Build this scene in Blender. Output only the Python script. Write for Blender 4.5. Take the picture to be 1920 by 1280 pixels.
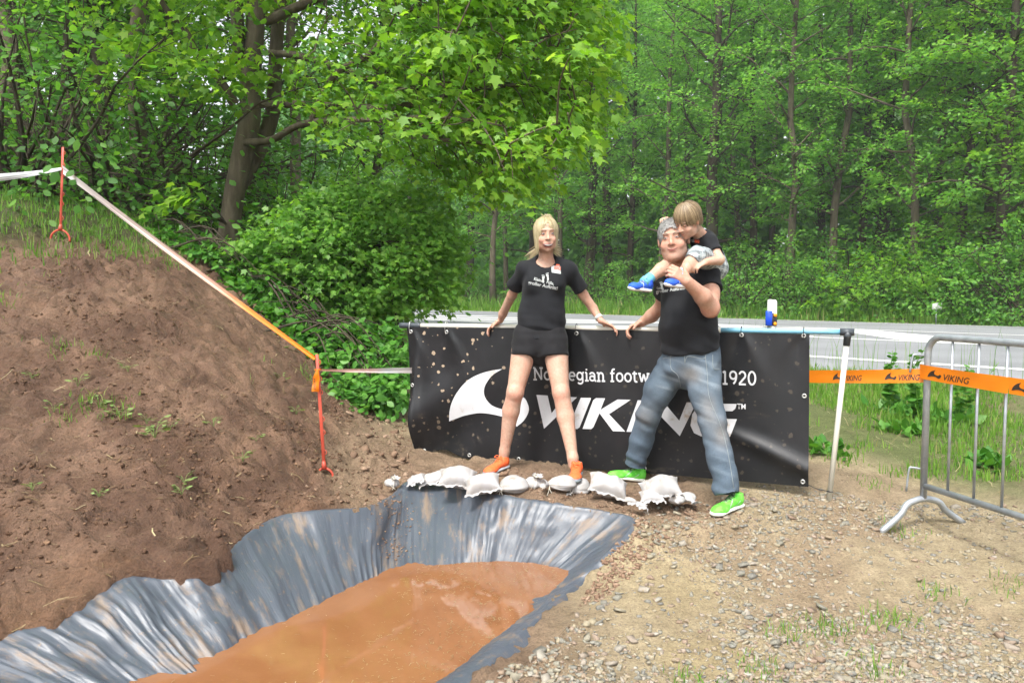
import bpy, bmesh, math, random
import numpy as np
from mathutils import Vector, Matrix
from mathutils.bvhtree import BVHTree

for _o in list(bpy.data.objects):
    bpy.data.objects.remove(_o)
scene = bpy.context.scene
COL = scene.collection
R = math.radians

# ------------------------------------------------------------------ camera
CAM = np.array([0.0, 0.0, 1.2])
PITCH = R(3.62)
cam = bpy.data.objects.new('camera', bpy.data.cameras.new('camera'))
COL.objects.link(cam)
cam.location = CAM
cam.rotation_euler = (math.pi / 2 - PITCH, 0, 0)
cam.data.sensor_width = 36
cam.data.lens = 1500 / 1920 * 36
cam.data.clip_end = 2000
scene.camera = cam

# ------------------------------------------------------------------ sky, sun, exposure
SUN_EL, SUN_AZ = R(58), R(205)          # azimuth measured from +Y clockwise: behind the camera, a little to the left
world = bpy.data.worlds.new('World')
scene.world = world
world.use_nodes = True
nt = world.node_tree
bg = nt.nodes['Background']
sky = nt.nodes.new('ShaderNodeTexSky')
sky.sky_type = 'NISHITA'
sky.sun_disc = False
sky.sun_elevation = SUN_EL
sky.sun_rotation = SUN_AZ
sky.air_density = 1.0
sky.dust_density = 4.0
sky.ozone_density = 1.0
hs = nt.nodes.new('ShaderNodeHueSaturation')
hs.inputs['Saturation'].default_value = 0.22     # thin bright overcast
nt.links.new(sky.outputs[0], hs.inputs['Color'])
nt.links.new(hs.outputs[0], bg.inputs['Color'])
bg.inputs['Strength'].default_value = 0.15
sl = bpy.data.lights.new('sun', 'SUN')
sl.energy = 1.5
sl.angle = R(10)
sl.color = (1.0, 0.96, 0.9)
sun = bpy.data.objects.new('sun', sl)
COL.objects.link(sun)
_sd = Vector((math.sin(SUN_AZ) * math.cos(SUN_EL), math.cos(SUN_AZ) * math.cos(SUN_EL), math.sin(SUN_EL)))
sun.rotation_euler = _sd.to_track_quat('Z', 'Y').to_euler()
sun.location = (0, 0, 30)
vs = scene.view_settings
vs.view_transform = 'Standard'
vs.look = 'None'
vs.exposure = 1.4
vs.gamma = 1.0
vs.use_curve_mapping = False
scene.cycles.max_bounces = 5
scene.cycles.diffuse_bounces = 4
scene.cycles.glossy_bounces = 2
scene.cycles.transmission_bounces = 3
scene.cycles.use_adaptive_sampling = True
scene.cycles.adaptive_threshold = 0.03
scene.cycles.transparent_max_bounces = 6
scene.cycles.caustics_reflective = False
scene.cycles.caustics_refractive = False
scene.cycles.use_denoising = True

rng = np.random.default_rng(7)
random.seed(7)

# ------------------------------------------------------------------ helpers
_c, _s = math.cos(PITCH), math.sin(PITCH)


def ray(u, v):
    a, b = (u - 960) / 1500, (640 - v) / 1500
    return np.array([a, _c + b * _s, -_s + b * _c])


def P(u, v, d):
    """world point seen at photo position u, v that lies d metres in front of the camera"""
    r = ray(u, v)
    return CAM + r * (d / r[1])


def G(u, v, z):
    """world point seen at photo position u, v at height z"""
    r = ray(u, v)
    return CAM + r * ((z - CAM[2]) / r[2])


def N3(a):
    a = np.asarray(a, float)
    return a / (np.linalg.norm(a, axis=-1, keepdims=True) + 1e-12)


def _hash(ix, iy, iz, seed):
    h = (ix * 374761393 + iy * 668265263 + iz * 2147483647 + seed * 974711).astype(np.int64)
    h = (h ^ (h >> 13)) * 1274126177
    h = h & 0x7fffffff
    h = (h ^ (h >> 16)) & 0xffff
    return h / 65535.0


def vnoise(p, seed=0):
    """value noise in -1..1 for an (n,3) array"""
    p = np.asarray(p, float)
    i = np.floor(p).astype(np.int64)
    f = p - i
    w = f * f * (3 - 2 * f)
    out = 0
    for dx in (0, 1):
        wx = w[:, 0] if dx else 1 - w[:, 0]
        for dy in (0, 1):
            wy = w[:, 1] if dy else 1 - w[:, 1]
            for dz in (0, 1):
                wz = w[:, 2] if dz else 1 - w[:, 2]
                out = out + wx * wy * wz * _hash(i[:, 0] + dx, i[:, 1] + dy, i[:, 2] + dz, seed)
    return out * 2 - 1


def fbm(p, oct=4, seed=0, gain=0.5):
    p = np.asarray(p, float)
    out, a, t = 0, 1.0, 0
    for k in range(oct):
        out = out + a * vnoise(p * (2.03 ** k) + 17.3 * k, seed + k)
        t += a
        a *= gain
    return out / t


def sstep(x, a, b):
    t = np.clip((x - a) / (b - a), 0, 1)
    return t * t * (3 - 2 * t)


ORG = {}


def raw_mesh(name, V, polys, smooth=True, mats=None, mat_idx=None):
    """V (n,3); polys: list of int arrays (m,k)"""
    me = bpy.data.meshes.new(name)
    V = np.asarray(V, np.float32)
    polys = [np.asarray(p, np.int32) for p in polys if len(p)]
    me.vertices.add(len(V))
    me.vertices.foreach_set('co', V.ravel())
    loops = np.concatenate([p.ravel() for p in polys])
    tot = np.concatenate([np.full(len(p), p.shape[1], np.int32) for p in polys])
    start = np.concatenate([[0], np.cumsum(tot)[:-1]]).astype(np.int32)
    me.loops.add(len(loops))
    me.loops.foreach_set('vertex_index', loops.astype(np.int32))
    me.polygons.add(len(tot))
    me.polygons.foreach_set('loop_start', start)
    me.polygons.foreach_set('loop_total', tot)
    if smooth is True:
        me.polygons.foreach_set('use_smooth', np.ones(len(tot), bool))
    if mat_idx is not None:
        me.polygons.foreach_set('material_index', np.asarray(mat_idx, np.int32))
    me.update(calc_edges=True)
    me.validate()
    return me


def add_col(me, rgb, name='Col'):
    at = me.color_attributes.new(name, 'FLOAT_COLOR', 'POINT')
    a = np.ones((len(me.vertices), 4), np.float32)
    a[:, :3] = rgb
    at.data.foreach_set('color', a.ravel())


def tag(o, label=None, cat=None, group=None, kind=None):
    if label:
        o['label'] = label
    if cat:
        o['category'] = cat
    if group:
        o['group'] = group
    if kind:
        o['kind'] = kind
    return o


def link(name, me, mat=None, parent=None, org=None):
    o = bpy.data.objects.new(name, me)
    COL.objects.link(o)
    if mat is not None:
        if isinstance(mat, (list, tuple)):
            for m in mat:
                me.materials.append(m)
        elif len(me.materials) == 0:
            me.materials.append(mat)
    if parent is not None:
        po = ORG.get(parent.name, np.zeros(3))
        if np.any(po != 0):
            me.transform(Matrix.Translation(Vector(-po)))
        o.parent = parent
        ORG[o.name] = po
    elif org is not None:
        org = np.asarray(org, float)
        me.transform(Matrix.Translation(Vector(-org)))
        o.location = org
        ORG[o.name] = org
    return o


def thing(name, label, cat, loc=(0, 0, 0), group=None):
    o = bpy.data.objects.new(name, None)
    COL.objects.link(o)
    o.empty_display_size = 0.1
    o.location = loc
    ORG[o.name] = np.asarray(loc, float)
    return tag(o, label, cat, group)


def copy_tree(o, parent=None):
    c = o.copy()
    COL.objects.link(c)
    c.parent = parent
    for ch in list(o.children):
        copy_tree(ch, c)
    return c


class MB:
    """collects pieces of geometry for one mesh"""

    def __init__(self):
        self.v, self.p, self.n = [], {}, 0

    def add(self, V, *polys):
        V = np.asarray(V, float).reshape(-1, 3)
        for p in polys:
            p = np.asarray(p, np.int64)
            if len(p):
                self.p.setdefault(p.shape[1], []).append(p + self.n)
        self.v.append(V)
        self.n += len(V)
        return self

    def mesh(self, name, smooth=True):
        return raw_mesh(name, np.concatenate(self.v), [np.concatenate(a) for a in self.p.values()], smooth)

    def build(self, name, mat, parent=None, smooth=True, org=None):
        return link(name, self.mesh(name, smooth), mat, parent, org)

    # --- shapes
    def tube(self, pts, rad, n=8, cap=True):
        pts = np.asarray(pts, float)
        m = len(pts)
        rad = np.broadcast_to(np.asarray(rad, float), (m,))
        t = np.gradient(pts, axis=0)
        t = N3(t)
        ref = np.array([0, 0, 1.0]) if abs(t[0][2]) < 0.9 else np.array([1.0, 0, 0])
        a = N3(np.cross(t[0], ref))
        A = [a]
        for k in range(1, m):
            a = a - t[k] * np.dot(a, t[k])
            a = N3(a)
            A.append(a)
        A = np.array(A)
        B = np.cross(t, A)
        ang = np.arange(n) * 2 * math.pi / n
        ring = A[:, None, :] * np.cos(ang)[None, :, None] + B[:, None, :] * np.sin(ang)[None, :, None]
        V = (pts[:, None, :] + ring * rad[:, None, None]).reshape(-1, 3)
        k = np.arange(m - 1)[:, None] * n
        j = np.arange(n)[None, :]
        j2 = (j + 1) % n
        q = np.stack([k + j, k + j2, k + n + j2, k + n + j], -1).reshape(-1, 4)
        polys = [q]
        if cap:
            polys += [np.arange(n)[::-1][None, :], ((m - 1) * n + np.arange(n))[None, :]]
        return self.add(V, *polys)

    def box(self, c, s, M=None, bev=0.0):
        s = np.asarray(s, float) / 2
        if bev > 0:
            b = min(bev, min(s) * 0.9)
            V = []
            for ax in range(3):
                for sg in [(x, y, z) for x in (-1, 1) for y in (-1, 1) for z in (-1, 1)]:
                    w = np.array(sg) * s
                    for k in range(3):
                        if k != ax:
                            w[k] -= sg[k] * b
                    V.append(w)
            bm = bmesh.new()
            for w in V:
                bm.verts.new(w)
            bmesh.ops.convex_hull(bm, input=bm.verts)
            bm.verts.index_update()
            V = np.array([v.co[:] for v in bm.verts])
            tri = np.array([[v.index for v in f.verts] for f in bm.faces if len(f.verts) == 3]).reshape(-1, 3)
            bm.free()
            polys = [tri]
        else:
            V = np.array([(x, y, z) for x in (-1, 1) for y in (-1, 1) for z in (-1, 1)]) * s
            polys = [np.array([(0, 1, 3, 2), (4, 6, 7, 5), (0, 4, 5, 1), (2, 3, 7, 6), (0, 2, 6, 4), (1, 5, 7, 3)])]
        if M is not None:
            V = V @ np.asarray(M, float).T
        return self.add(V + np.asarray(c, float), *polys)

    def grid(self, Vg):
        """Vg (a,b,3)"""
        a, b = Vg.shape[:2]
        i = np.arange(a - 1)[:, None] * b
        j = np.arange(b - 1)[None, :]
        q = np.stack([i + j, i + b + j, i + b + j + 1, i + j + 1], -1).reshape(-1, 4)
        return self.add(Vg.reshape(-1, 3), q)


def spline(pts, n):
    """Catmull-Rom through the points, n samples per span"""
    p = np.asarray(pts, float)
    p = np.concatenate([[2 * p[0] - p[1]], p, [2 * p[-1] - p[-2]]])
    out = []
    for k in range(1, len(p) - 2):
        for t in np.linspace(0, 1, n, endpoint=False):
            a, b, c, d = p[k - 1], p[k], p[k + 1], p[k + 2]
            out.append(0.5 * (2 * b + (c - a) * t + (2 * a - 5 * b + 4 * c - d) * t * t + (3 * b - a - 3 * c + d) * t ** 3))
    out.append(p[-2])
    return np.array(out)


# ------------------------------------------------------------------ materials
MAT = {}


class NT:
    def __init__(self, name):
        self.m = bpy.data.materials.new(name)
        self.m.use_nodes = True
        self.t = self.m.node_tree
        self.b = self.t.nodes['Principled BSDF']
        self.out = self.t.nodes['Material Output']
        MAT[name] = self.m

    def n(self, ty, **kw):
        nd = self.t.nodes.new(ty)
        for k, v in kw.items():
            setattr(nd, k, v)
        return nd

    def l(self, a, b):
        self.t.links.new(a, b)

    def noise(self, scale, detail=4, rough=0.55, coord='Object', dist=0.0, stretch=None):
        tc = self.n('ShaderNodeTexCoord')
        nz = self.n('ShaderNodeTexNoise')
        nz.inputs['Scale'].default_value = scale
        nz.inputs['Detail'].default_value = detail
        nz.inputs['Roughness'].default_value = rough
        nz.inputs['Distortion'].default_value = dist
        if stretch:
            mp = self.n('ShaderNodeMapping')
            mp.inputs['Scale'].default_value = stretch
            self.l(tc.outputs[coord], mp.inputs[0])
            self.l(mp.outputs[0], nz.inputs['Vector'])
        else:
            self.l(tc.outputs[coord], nz.inputs['Vector'])
        return nz.outputs['Fac']

    def ramp(self, fac, stops, interp='LINEAR'):
        r = self.n('ShaderNodeValToRGB')
        r.color_ramp.interpolation = interp
        e = r.color_ramp.elements
        while len(e) < len(stops):
            e.new(0.5)
        for k, (p, c) in enumerate(stops):
            e[k].position = p
            e[k].color = (*c, 1) if len(c) == 3 else c
        self.l(fac, r.inputs[0])
        return r.outputs[0]

    def mix(self, fac, a, b, blend='MIX'):
        m = self.n('ShaderNodeMix', data_type='RGBA', blend_type=blend)
        for sock, v in ((m.inputs[0], fac), (m.inputs[6], a), (m.inputs[7], b)):
            if hasattr(v, 'is_output'):
                self.l(v, sock)
            elif isinstance(v, (int, float)):
                sock.default_value = v
            else:
                sock.default_value = (*v, 1)
        return m.outputs[2]

    def col(self, c):
        if hasattr(c, 'is_output'):
            self.l(c, self.b.inputs['Base Color'])
        else:
            self.b.inputs['Base Color'].default_value = (*c, 1)
        return self

    def set(self, **kw):
        for k, v in kw.items():
            k = k.replace('_', ' ')
            s = self.b.inputs[k]
            if hasattr(v, 'is_output'):
                self.l(v, s)
            else:
                s.default_value = v
        return self

    def bump(self, h, strength=0.3, dist=0.01):
        b = self.n('ShaderNodeBump')
        b.inputs['Strength'].default_value = strength
        b.inputs['Distance'].default_value = dist
        self.l(h, b.inputs['Height'])
        self.l(b.outputs[0], self.b.inputs['Normal'])
        return self

    def attr(self, name='Col'):
        a = self.n('ShaderNodeVertexColor')
        a.layer_name = name
        return a.outputs[0]


def simple(name, c, rough=0.6, var=0.12, scale=30, metal=0.0, spec=0.5, bump=0.0):
    m = NT(name)
    c = np.array(c)
    f = m.noise(scale, 5)
    m.col(m.ramp(f, [(0.25, tuple(np.clip(c * (1 - var), 0, 1))), (0.75, tuple(np.clip(c * (1 + var), 0, 1)))]))
    m.set(Roughness=rough, Metallic=metal)
    m.b.inputs['Specular IOR Level'].default_value = spec
    if bump:
        m.bump(f, bump, 0.005)
    return m.m


def leaf_mat(name, stops, trans=0.4, tcol=(1.25, 1.3, 0.55), rough=0.45):
    m = NT(name)
    g = m.n('ShaderNodeNewGeometry')
    c = m.ramp(g.outputs['Random Per Island'], stops)
    f = m.noise(0.8, 2, coord='Object')
    c = m.mix(m.ramp(f, [(0.35, (0, 0, 0)), (0.65, (1, 1, 1))]), m.mix(1.0, c, (0.78, 0.82, 0.8), 'MULTIPLY'), c)
    m.col(c)
    m.set(Roughness=rough)
    m.b.inputs['Specular IOR Level'].default_value = 0.35
    tr = m.n('ShaderNodeBsdfTranslucent')
    m.l(m.mix(1.0, c, tcol, 'MULTIPLY'), tr.inputs['Color'])
    ms = m.n('ShaderNodeMixShader')
    ms.inputs[0].default_value = trans
    m.l(m.b.outputs[0], ms.inputs[1])
    m.l(tr.outputs[0], ms.inputs[2])
    m.l(ms.outputs[0], m.out.inputs['Surface'])
    return m.m


LEAF_MAPLE = leaf_mat('leaf_maple', [(0, (0.11, 0.27, 0.025)), (0.4, (0.17, 0.37, 0.035)), (0.8, (0.24, 0.44, 0.045)), (1, (0.32, 0.5, 0.07))], 0.55, (1.4, 1.35, 0.6))
LEAF_FOREST = leaf_mat('leaf_forest', [(0, (0.10, 0.28, 0.045)), (0.5, (0.16, 0.38, 0.055)), (1, (0.24, 0.46, 0.07))], 0.56, (1.35, 1.35, 0.8))
LEAF_DARK = leaf_mat('leaf_dark', [(0, (0.06, 0.19, 0.03)), (0.6, (0.10, 0.27, 0.04)), (1, (0.17, 0.36, 0.05))], 0.55, (1.4, 1.35, 0.65))  # darker leaf: the left wood's deep shade is put into this colour
LEAF_WOOD = leaf_mat('leaf_wood', [(0, (0.08, 0.24, 0.05)), (0.5, (0.13, 0.33, 0.065)), (1, (0.19, 0.41, 0.08))], 0.54, (1.3, 1.3, 0.9))
LEAF_SHRUB = leaf_mat('leaf_shrub', [(0, (0.13, 0.31, 0.055)), (0.5, (0.20, 0.41, 0.075)), (1, (0.28, 0.48, 0.09))], 0.55)
LEAF_BRIGHT = leaf_mat('leaf_bright', [(0, (0.14, 0.32, 0.035)), (0.5, (0.20, 0.41, 0.04)), (1, (0.27, 0.47, 0.05))], 0.56)
LEAF_BRAMBLE = leaf_mat('leaf_bramble', [(0, (0.06, 0.20, 0.028)), (0.5, (0.10, 0.28, 0.04)), (1, (0.16, 0.36, 0.06))], 0.4)
GRASS = leaf_mat('grass_blade', [(0, (0.09, 0.21, 0.028)), (0.45, (0.15, 0.31, 0.042)), (0.9, (0.23, 0.40, 0.065)), (1, (0.38, 0.34, 0.16))], 0.4)
STRAW = leaf_mat('dry_straw', [(0, (0.16, 0.1, 0.05)), (0.5, (0.32, 0.24, 0.12)), (1, (0.5, 0.42, 0.24))], 0.1, (1, 1, 1))


def bark_mat(name, a, b, moss=0.3):
    m = NT(name)
    f = m.noise(9, 6, 0.65, stretch=(1, 1, 0.22))
    f2 = m.noise(1.6, 4)
    c = m.ramp(f, [(0.3, a), (0.7, b)])
    c = m.mix(m.ramp(f2, [(0.45, (0, 0, 0)), (0.72, (moss,) * 3)]), c, (0.11, 0.12, 0.045))
    m.col(c).set(Roughness=0.9)
    m.b.inputs['Specular IOR Level'].default_value = 0.15
    m.bump(f, 0.7, 0.03)
    return m.m


BARK = bark_mat('bark', (0.055, 0.045, 0.032), (0.15, 0.125, 0.09))
BARK_DARK = bark_mat('bark_dark', (0.03, 0.025, 0.018), (0.085, 0.07, 0.05), 0.2)
# ------------------------------------------------------------------ terrain
WATER_Z = -0.40
RD = np.array([-0.68, 0.733])            # road direction, near right to far left
RN = np.array([0.733, 0.68])             # across the road
Q_NEAR, Q_FAR, ROAD_Z = 10.3, 25.6, 0.2

# rim (photo u, v, height) and water's edge (photo u, v) of the lined pit, once round
PIT = [
    ((-330, 1330, -0.26), (-60, 1480)),
    ((-130, 1225, -0.24), (120, 1352)),
    ((0, 1192, -0.22), (215, 1306)),
    ((110, 1165, -0.20), (285, 1274)),
    ((185, 1118, -0.17), (330, 1254)),
    ((255, 1082, -0.14), (380, 1232)),
    ((385, 1078, -0.16), (450, 1198)),
    ((450, 1010, -0.10), (530, 1162)),
    ((520, 968, -0.08), (590, 1134)),
    ((600, 955, -0.07), (650, 1105)),
    ((690, 948, -0.10), (700, 1082)),
    ((735, 930, -0.12), (735, 1068)),
    ((768, 902, -0.08), (775, 1058)),
    ((835, 897, -0.07), (830, 1053)),
    ((905, 922, -0.08), (890, 1050)),
    ((980, 935, -0.08), (950, 1050)),
    ((1060, 946, -0.09), (1000, 1054)),
    ((1130, 956, -0.10), (1035, 1060)),
    ((1188, 976, -0.12), (1058, 1068)),
    ((1128, 1045, -0.25), (1064, 1074)),
    ((1090, 1088, -0.36), (1042, 1102)),
    ((1044, 1125, -0.355), (1002, 1140)),
    ((984, 1180, -0.35), (942, 1187)),
    ((926, 1232, -0.35), (882, 1236)),
    ((868, 1292, -0.35), (818, 1284)),
    ((740, 1440, -0.34), (680, 1400)),
    ((560, 1700, -0.34), (450, 1640)),
]
RIM = np.array([G(*a) for a, b in PIT])
SHORE = np.array([G(b[0], b[1], WATER_Z) for a, b in PIT])
_rd = spline(RIM, 8)
_tn = N3(np.gradient(_rd, axis=0))
RIM_D = _rd + np.c_[-_tn[:, 1], _tn[:, 0], np.zeros(len(_rd))] * ((0.045 * fbm(_rd * [6, 6, 0], 3, 4) + 0.03 * vnoise(_rd * [19, 19, 0], 9)) * np.where((np.arange(len(_rd)) > 92) & (np.arange(len(_rd)) < 146), 0.45, 1.0))[:, None]

CTRL = []
for a in [
    # left mud bank
    (-200, 1000, 3.5), (-200, 800, 4.2), (-200, 600, 5.2), (-200, 430, 6.6),
    (0, 1100, 3.5), (0, 1000, 3.75), (0, 900, 4.1), (0, 800, 4.5), (0, 700, 5.0), (0, 600, 5.6), (0, 500, 6.4), (0, 432, 7.1),
    (115, 447, 7.2), (150, 1000, 3.8), (150, 800, 4.65), (150, 600, 5.8),
    (300, 1000, 3.98), (300, 900, 4.3), (300, 800, 4.75), (300, 700, 5.3), (300, 600, 6.1), (300, 520, 6.9), (230, 450, 7.6),
    (430, 950, 4.4), (430, 850, 4.8), (430, 740, 5.5), (430, 650, 6.3), (430, 590, 7.0),
    (540, 900, 4.95), (540, 820, 5.3), (540, 740, 6.0), (540, 680, 6.7),
    (612, 893, 5.35), (640, 930, 4.85), (640, 840, 5.75), (640, 770, 6.6), (700, 860, 5.75), (700, 775, 7.0),
    # crest under the people
    (775, 868, 5.85), (850, 872, 5.75), (935, 880, 5.45), (1030, 890, 5.35), (1080, 905, 5.2), (1165, 900, 5.35),
    (800, 893, 5.4), (960, 915, 5.15), (1230, 925, 5.15), (1300, 945, 4.95), (1355, 968, 4.72), (1400, 950, 4.85), (1480, 940, 4.95),
    (1555, 935, 5.0), (1250, 985, 4.6),
    # gravel on the right
    (1680, 1006, 4.79), (1812, 978, 4.93), (1900, 1000, 4.7), (2050, 1000, 4.7),
    (1200, 1040, 4.3), (1300, 1040, 4.3), (1450, 1040, 4.35), (1600, 1060, 4.25), (1800, 1080, 4.15), (1950, 1080, 4.1),
    (1180, 1120, 3.85), (1350, 1130, 3.85), (1500, 1130, 3.88), (1700, 1150, 3.8), (1900, 1150, 3.75),
    (1080, 1190, 3.5), (1250, 1200, 3.5), (1500, 1220, 3.42), (1750, 1230, 3.4), (1950, 1240, 3.35),
    (980, 1270, 3.15), (1250, 1280, 3.15), (1600, 1280, 3.2), (1900, 1290, 3.15),
    # ground behind the banner and verge
    (1000, 800, 7.0), (1300, 790, 7.2), (1560, 860, 5.9), (1560, 780, 7.2), (1620, 720, 8.9), (1800, 860, 6.1), (1800, 780, 7.3), (1900, 740, 8.4),
    (2150, 800, 7.0), (800, 780, 7.3),
]:
    CTRL.append(P(*a))
CTRL += [np.array(a, float) for a in [
    # pit surroundings near the camera, the photographer's stand
    (0.6, 2.0, -0.36), (0.5, 1.0, -0.38), (0.0, 0.0, -0.38), (2.5, 1.0, -0.36), (-1.0, 0.5, -0.38), (3.5, 2.5, -0.34), (4.5, 4.0, -0.28),
    (-2.9, 2.4, -0.1), (-4.0, 2.5, 0.5), (-5.0, 4.0, 1.3), (-6.5, 5.0, 1.9), (-6, 7, 2.1), (-5, 9, 2.15), (-7, 11, 2.4), (-3.5, 9.0, 1.75),
    (-2.6, 8.2, 1.15), (-1.9, 8.0, 0.65), (-1.2, 8.0, 0.25), (-3.2, 11.0, 1.5), (-2.2, 10.2, 0.7), (-1.0, 9.5, 0.2), (-3.6, 14, 0.9), (-5.2, 14.0, 1.9),
    (-9, 16, 2.2), (-12, 20, 2.4), (-10, 9, 2.7), (-12, 12, 2.8), (-14, 5, 3.0), (-8, 2, 2.4), (-6, -2, 1.6), (0, -4, -0.3), (5, -3, -0.3),
    (2, 10, 0.12), (0, 11, 0.14), (4, 10, 0.14), (5, 8.6, 0.1), (7, 6.5, 0.05), (-6, 17, 0.6), (-10, 23, 0.6), (10, 3, 0.1), (7, 1, -0.1),
]]
for (a, b) in zip(RIM, SHORE):
    CTRL.append(a)
CTRL = np.array(CTRL)


def _rbf_fit(C):
    d = np.linalg.norm(C[:, None, :2] - C[None, :, :2], axis=-1)
    n = len(C)
    A = np.zeros((n + 1, n + 1))
    A[:n, :n] = -d + np.eye(n) * -0.02
    A[:n, n] = 1
    A[n, :n] = 1
    return np.linalg.solve(A, np.concatenate([C[:, 2], [0]]))


_W = _rbf_fit(CTRL)


def _rbf(X):
    out = np.zeros(len(X))
    for k in range(0, len(X), 20000):
        x = X[k:k + 20000]
        d = np.linalg.norm(x[:, None, :] - CTRL[None, :, :2], axis=-1)
        out[k:k + 20000] = -d @ _W[:-1] + _W[-1]
    return out


def inside_poly(X, poly):
    x, y = X[:, 0], X[:, 1]
    ins = np.zeros(len(X), bool)
    n = len(poly)
    for k in range(n):
        x0, y0 = poly[k][:2]
        x1, y1 = poly[(k + 1) % n][:2]
        c = (y0 > y) != (y1 > y)
        with np.errstate(divide='ignore', invalid='ignore'):
            xi = (x1 - x0) * (y - y0) / (y1 - y0) + x0
        ins ^= c & (x < xi)
    return ins


def dist_poly(X, poly, closed=True):
    best = np.full(len(X), 1e9)
    n = len(poly)
    for k in range(n if closed else n - 1):
        a = np.array(poly[k][:2])
        b = np.array(poly[(k + 1) % n][:2])
        ab = b - a
        t = np.clip(((X - a) @ ab) / (ab @ ab + 1e-12), 0, 1)
        best = np.minimum(best, np.linalg.norm(X - a - t[:, None] * ab, axis=1))
    return best


def masks(X):
    """how much of each kind of ground lies at the points X (n,2)"""
    q = X @ RN
    x, y = X[:, 0], X[:, 1]
    p3 = np.c_[X, np.zeros(len(X))]
    w = fbm(p3 * 0.9, 3, 5) * 0.5
    # the mud bank's right border runs from the pit's back corner up to the shrubs
    border = -1.05 - 0.10 * (y - 5.0)
    mud = sstep(border - x + w * 0.5, -0.25, 0.3) * sstep(q, 16, 12)
    clod = sstep(5.0 - y + w * 0.6, -2.6, -0.5) * sstep(x + w * 0.3, 0.55, -0.1) * (1 - mud)      # reddish loose earth under the people
    clod = np.maximum(clod, (1 - mud) * sstep(np.abs(x - 0.35), 1.15, 0.75) * sstep(np.abs(y - 5.2) + w * 0.2, 0.75, 0.4))
    return q, mud, clod, w


FEET = [(P(953, 874, 5.54), P(915, 891, 5.36)), (P(1209, 903, 5.385), P(1130, 896, 5.30)), (P(1392, 947, 4.79), P(1322, 975, 4.58))]


def height(X, fine=True):
    z = _rbf(X)
    q, mud, clod, w = masks(X)
    far = np.hypot(X[:, 0], X[:, 1])
    # road cut and far verge
    base_far = ROAD_Z - 0.02 + 0.05 * np.clip(q - Q_FAR - 1.5, 0, 8) + 0.03 * np.clip(q - Q_FAR - 9, 0, 80)
    blend = sstep(q, Q_NEAR - 2.2, Q_NEAR - 0.6)
    z = z * (1 - blend) + base_far * blend
    left = sstep(far, 16, 26) * (1 - blend)
    z = z * (1 - left) + 1.9 * left
    on_road = sstep(q, Q_NEAR - 0.5, Q_NEAR - 0.1) * sstep(q, Q_FAR + 0.9, Q_FAR + 0.3)
    z = z - 0.06 * on_road
    if fine:
        p3 = np.c_[X, np.zeros(len(X))]
        off = 1 - np.maximum(on_road, sstep(far, 9, 14))
        rough = 0.06 * mud + 0.035 * clod + 0.014
        n1 = fbm(p3 * 3.2, 4, 11)
        n2 = fbm(p3 * 14.0, 3, 21)
        ridge = 1 - np.abs(fbm(p3 * 7.0 + 3, 3, 31)) * 2
        wp = p3 + np.c_[fbm(p3 * 2.5, 2, 33), fbm(p3 * 2.5, 2, 34), np.zeros(len(X))] * 0.25
        lump = np.abs(fbm(wp * [9, 13, 1], 3, 35)) * 2
        fine_n = np.abs(vnoise(wp * [24, 30, 1], 37))
        z = z + off * (rough * n1 + (0.020 * mud + 0.016 * clod + 0.005) * n2 + 0.022 * mud * ridge + (0.05 * mud + 0.024 * clod) * (lump - 0.45) + (0.018 * mud + 0.014 * clod + 0.004) * (fine_n - 0.4))
        z = z + sstep(far, 9, 14) * (1 - on_road) * 0.08 * fbm(p3 * 0.5, 3, 8)
    for (h_, t_) in FEET:                 # trodden flat under the shoes
        ab = (t_ - h_)[:2]
        tt_ = np.clip(((X - h_[:2]) @ ab) / (ab @ ab), -0.1, 1.1)
        dd_ = np.linalg.norm(X - h_[:2] - tt_[:, None] * ab, axis=1)
        w_ = sstep(dd_, 0.17, 0.06)
        z = z * (1 - w_) + (h_[2] + (t_[2] - h_[2]) * tt_ - 0.004) * w_
    ins = np.zeros(len(X), bool)
    dd = np.zeros(len(X))
    nr = (X[:, 0] > -4) & (X[:, 0] < 1.2) & (X[:, 1] > 0.5) & (X[:, 1] < 6)
    ins[nr] = inside_poly(X[nr], RIM_D)
    dd[nr] = dist_poly(X[nr], RIM_D)
    z = np.where(ins, z - 0.04 - 0.5 * sstep(dd, 0.0, 0.10), z)
    return z


def axis(lo, hi, step, far_lo, far_hi, g=1.14):
    mid = list(np.arange(lo, hi + step / 2, step))
    a, s = [], step
    x = lo
    while x > far_lo:
        s *= g
        x -= s
        a.append(x)
    b, s = [], step
    x = mid[-1]
    while x < far_hi:
        s *= g
        x += s
        b.append(x)
    return np.array(a[::-1] + mid + b)


gx = axis(-4.7, 3.9, 0.019, -260, 260)
gy = axis(2.6, 8.0, 0.019, -60, 320)
XX, YY = np.meshgrid(gx, gy, indexing='ij')
XY = np.c_[XX.ravel(), YY.ravel()]
ZZ = height(XY)
q, mud, clod, w = masks(XY)
p3 = np.c_[XY, np.zeros(len(XY))]
far = np.hypot(XY[:, 0], XY[:, 1])


def lerp(a, b, t):
    return a + (np.asarray(b) - a) * t[:, None]


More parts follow.
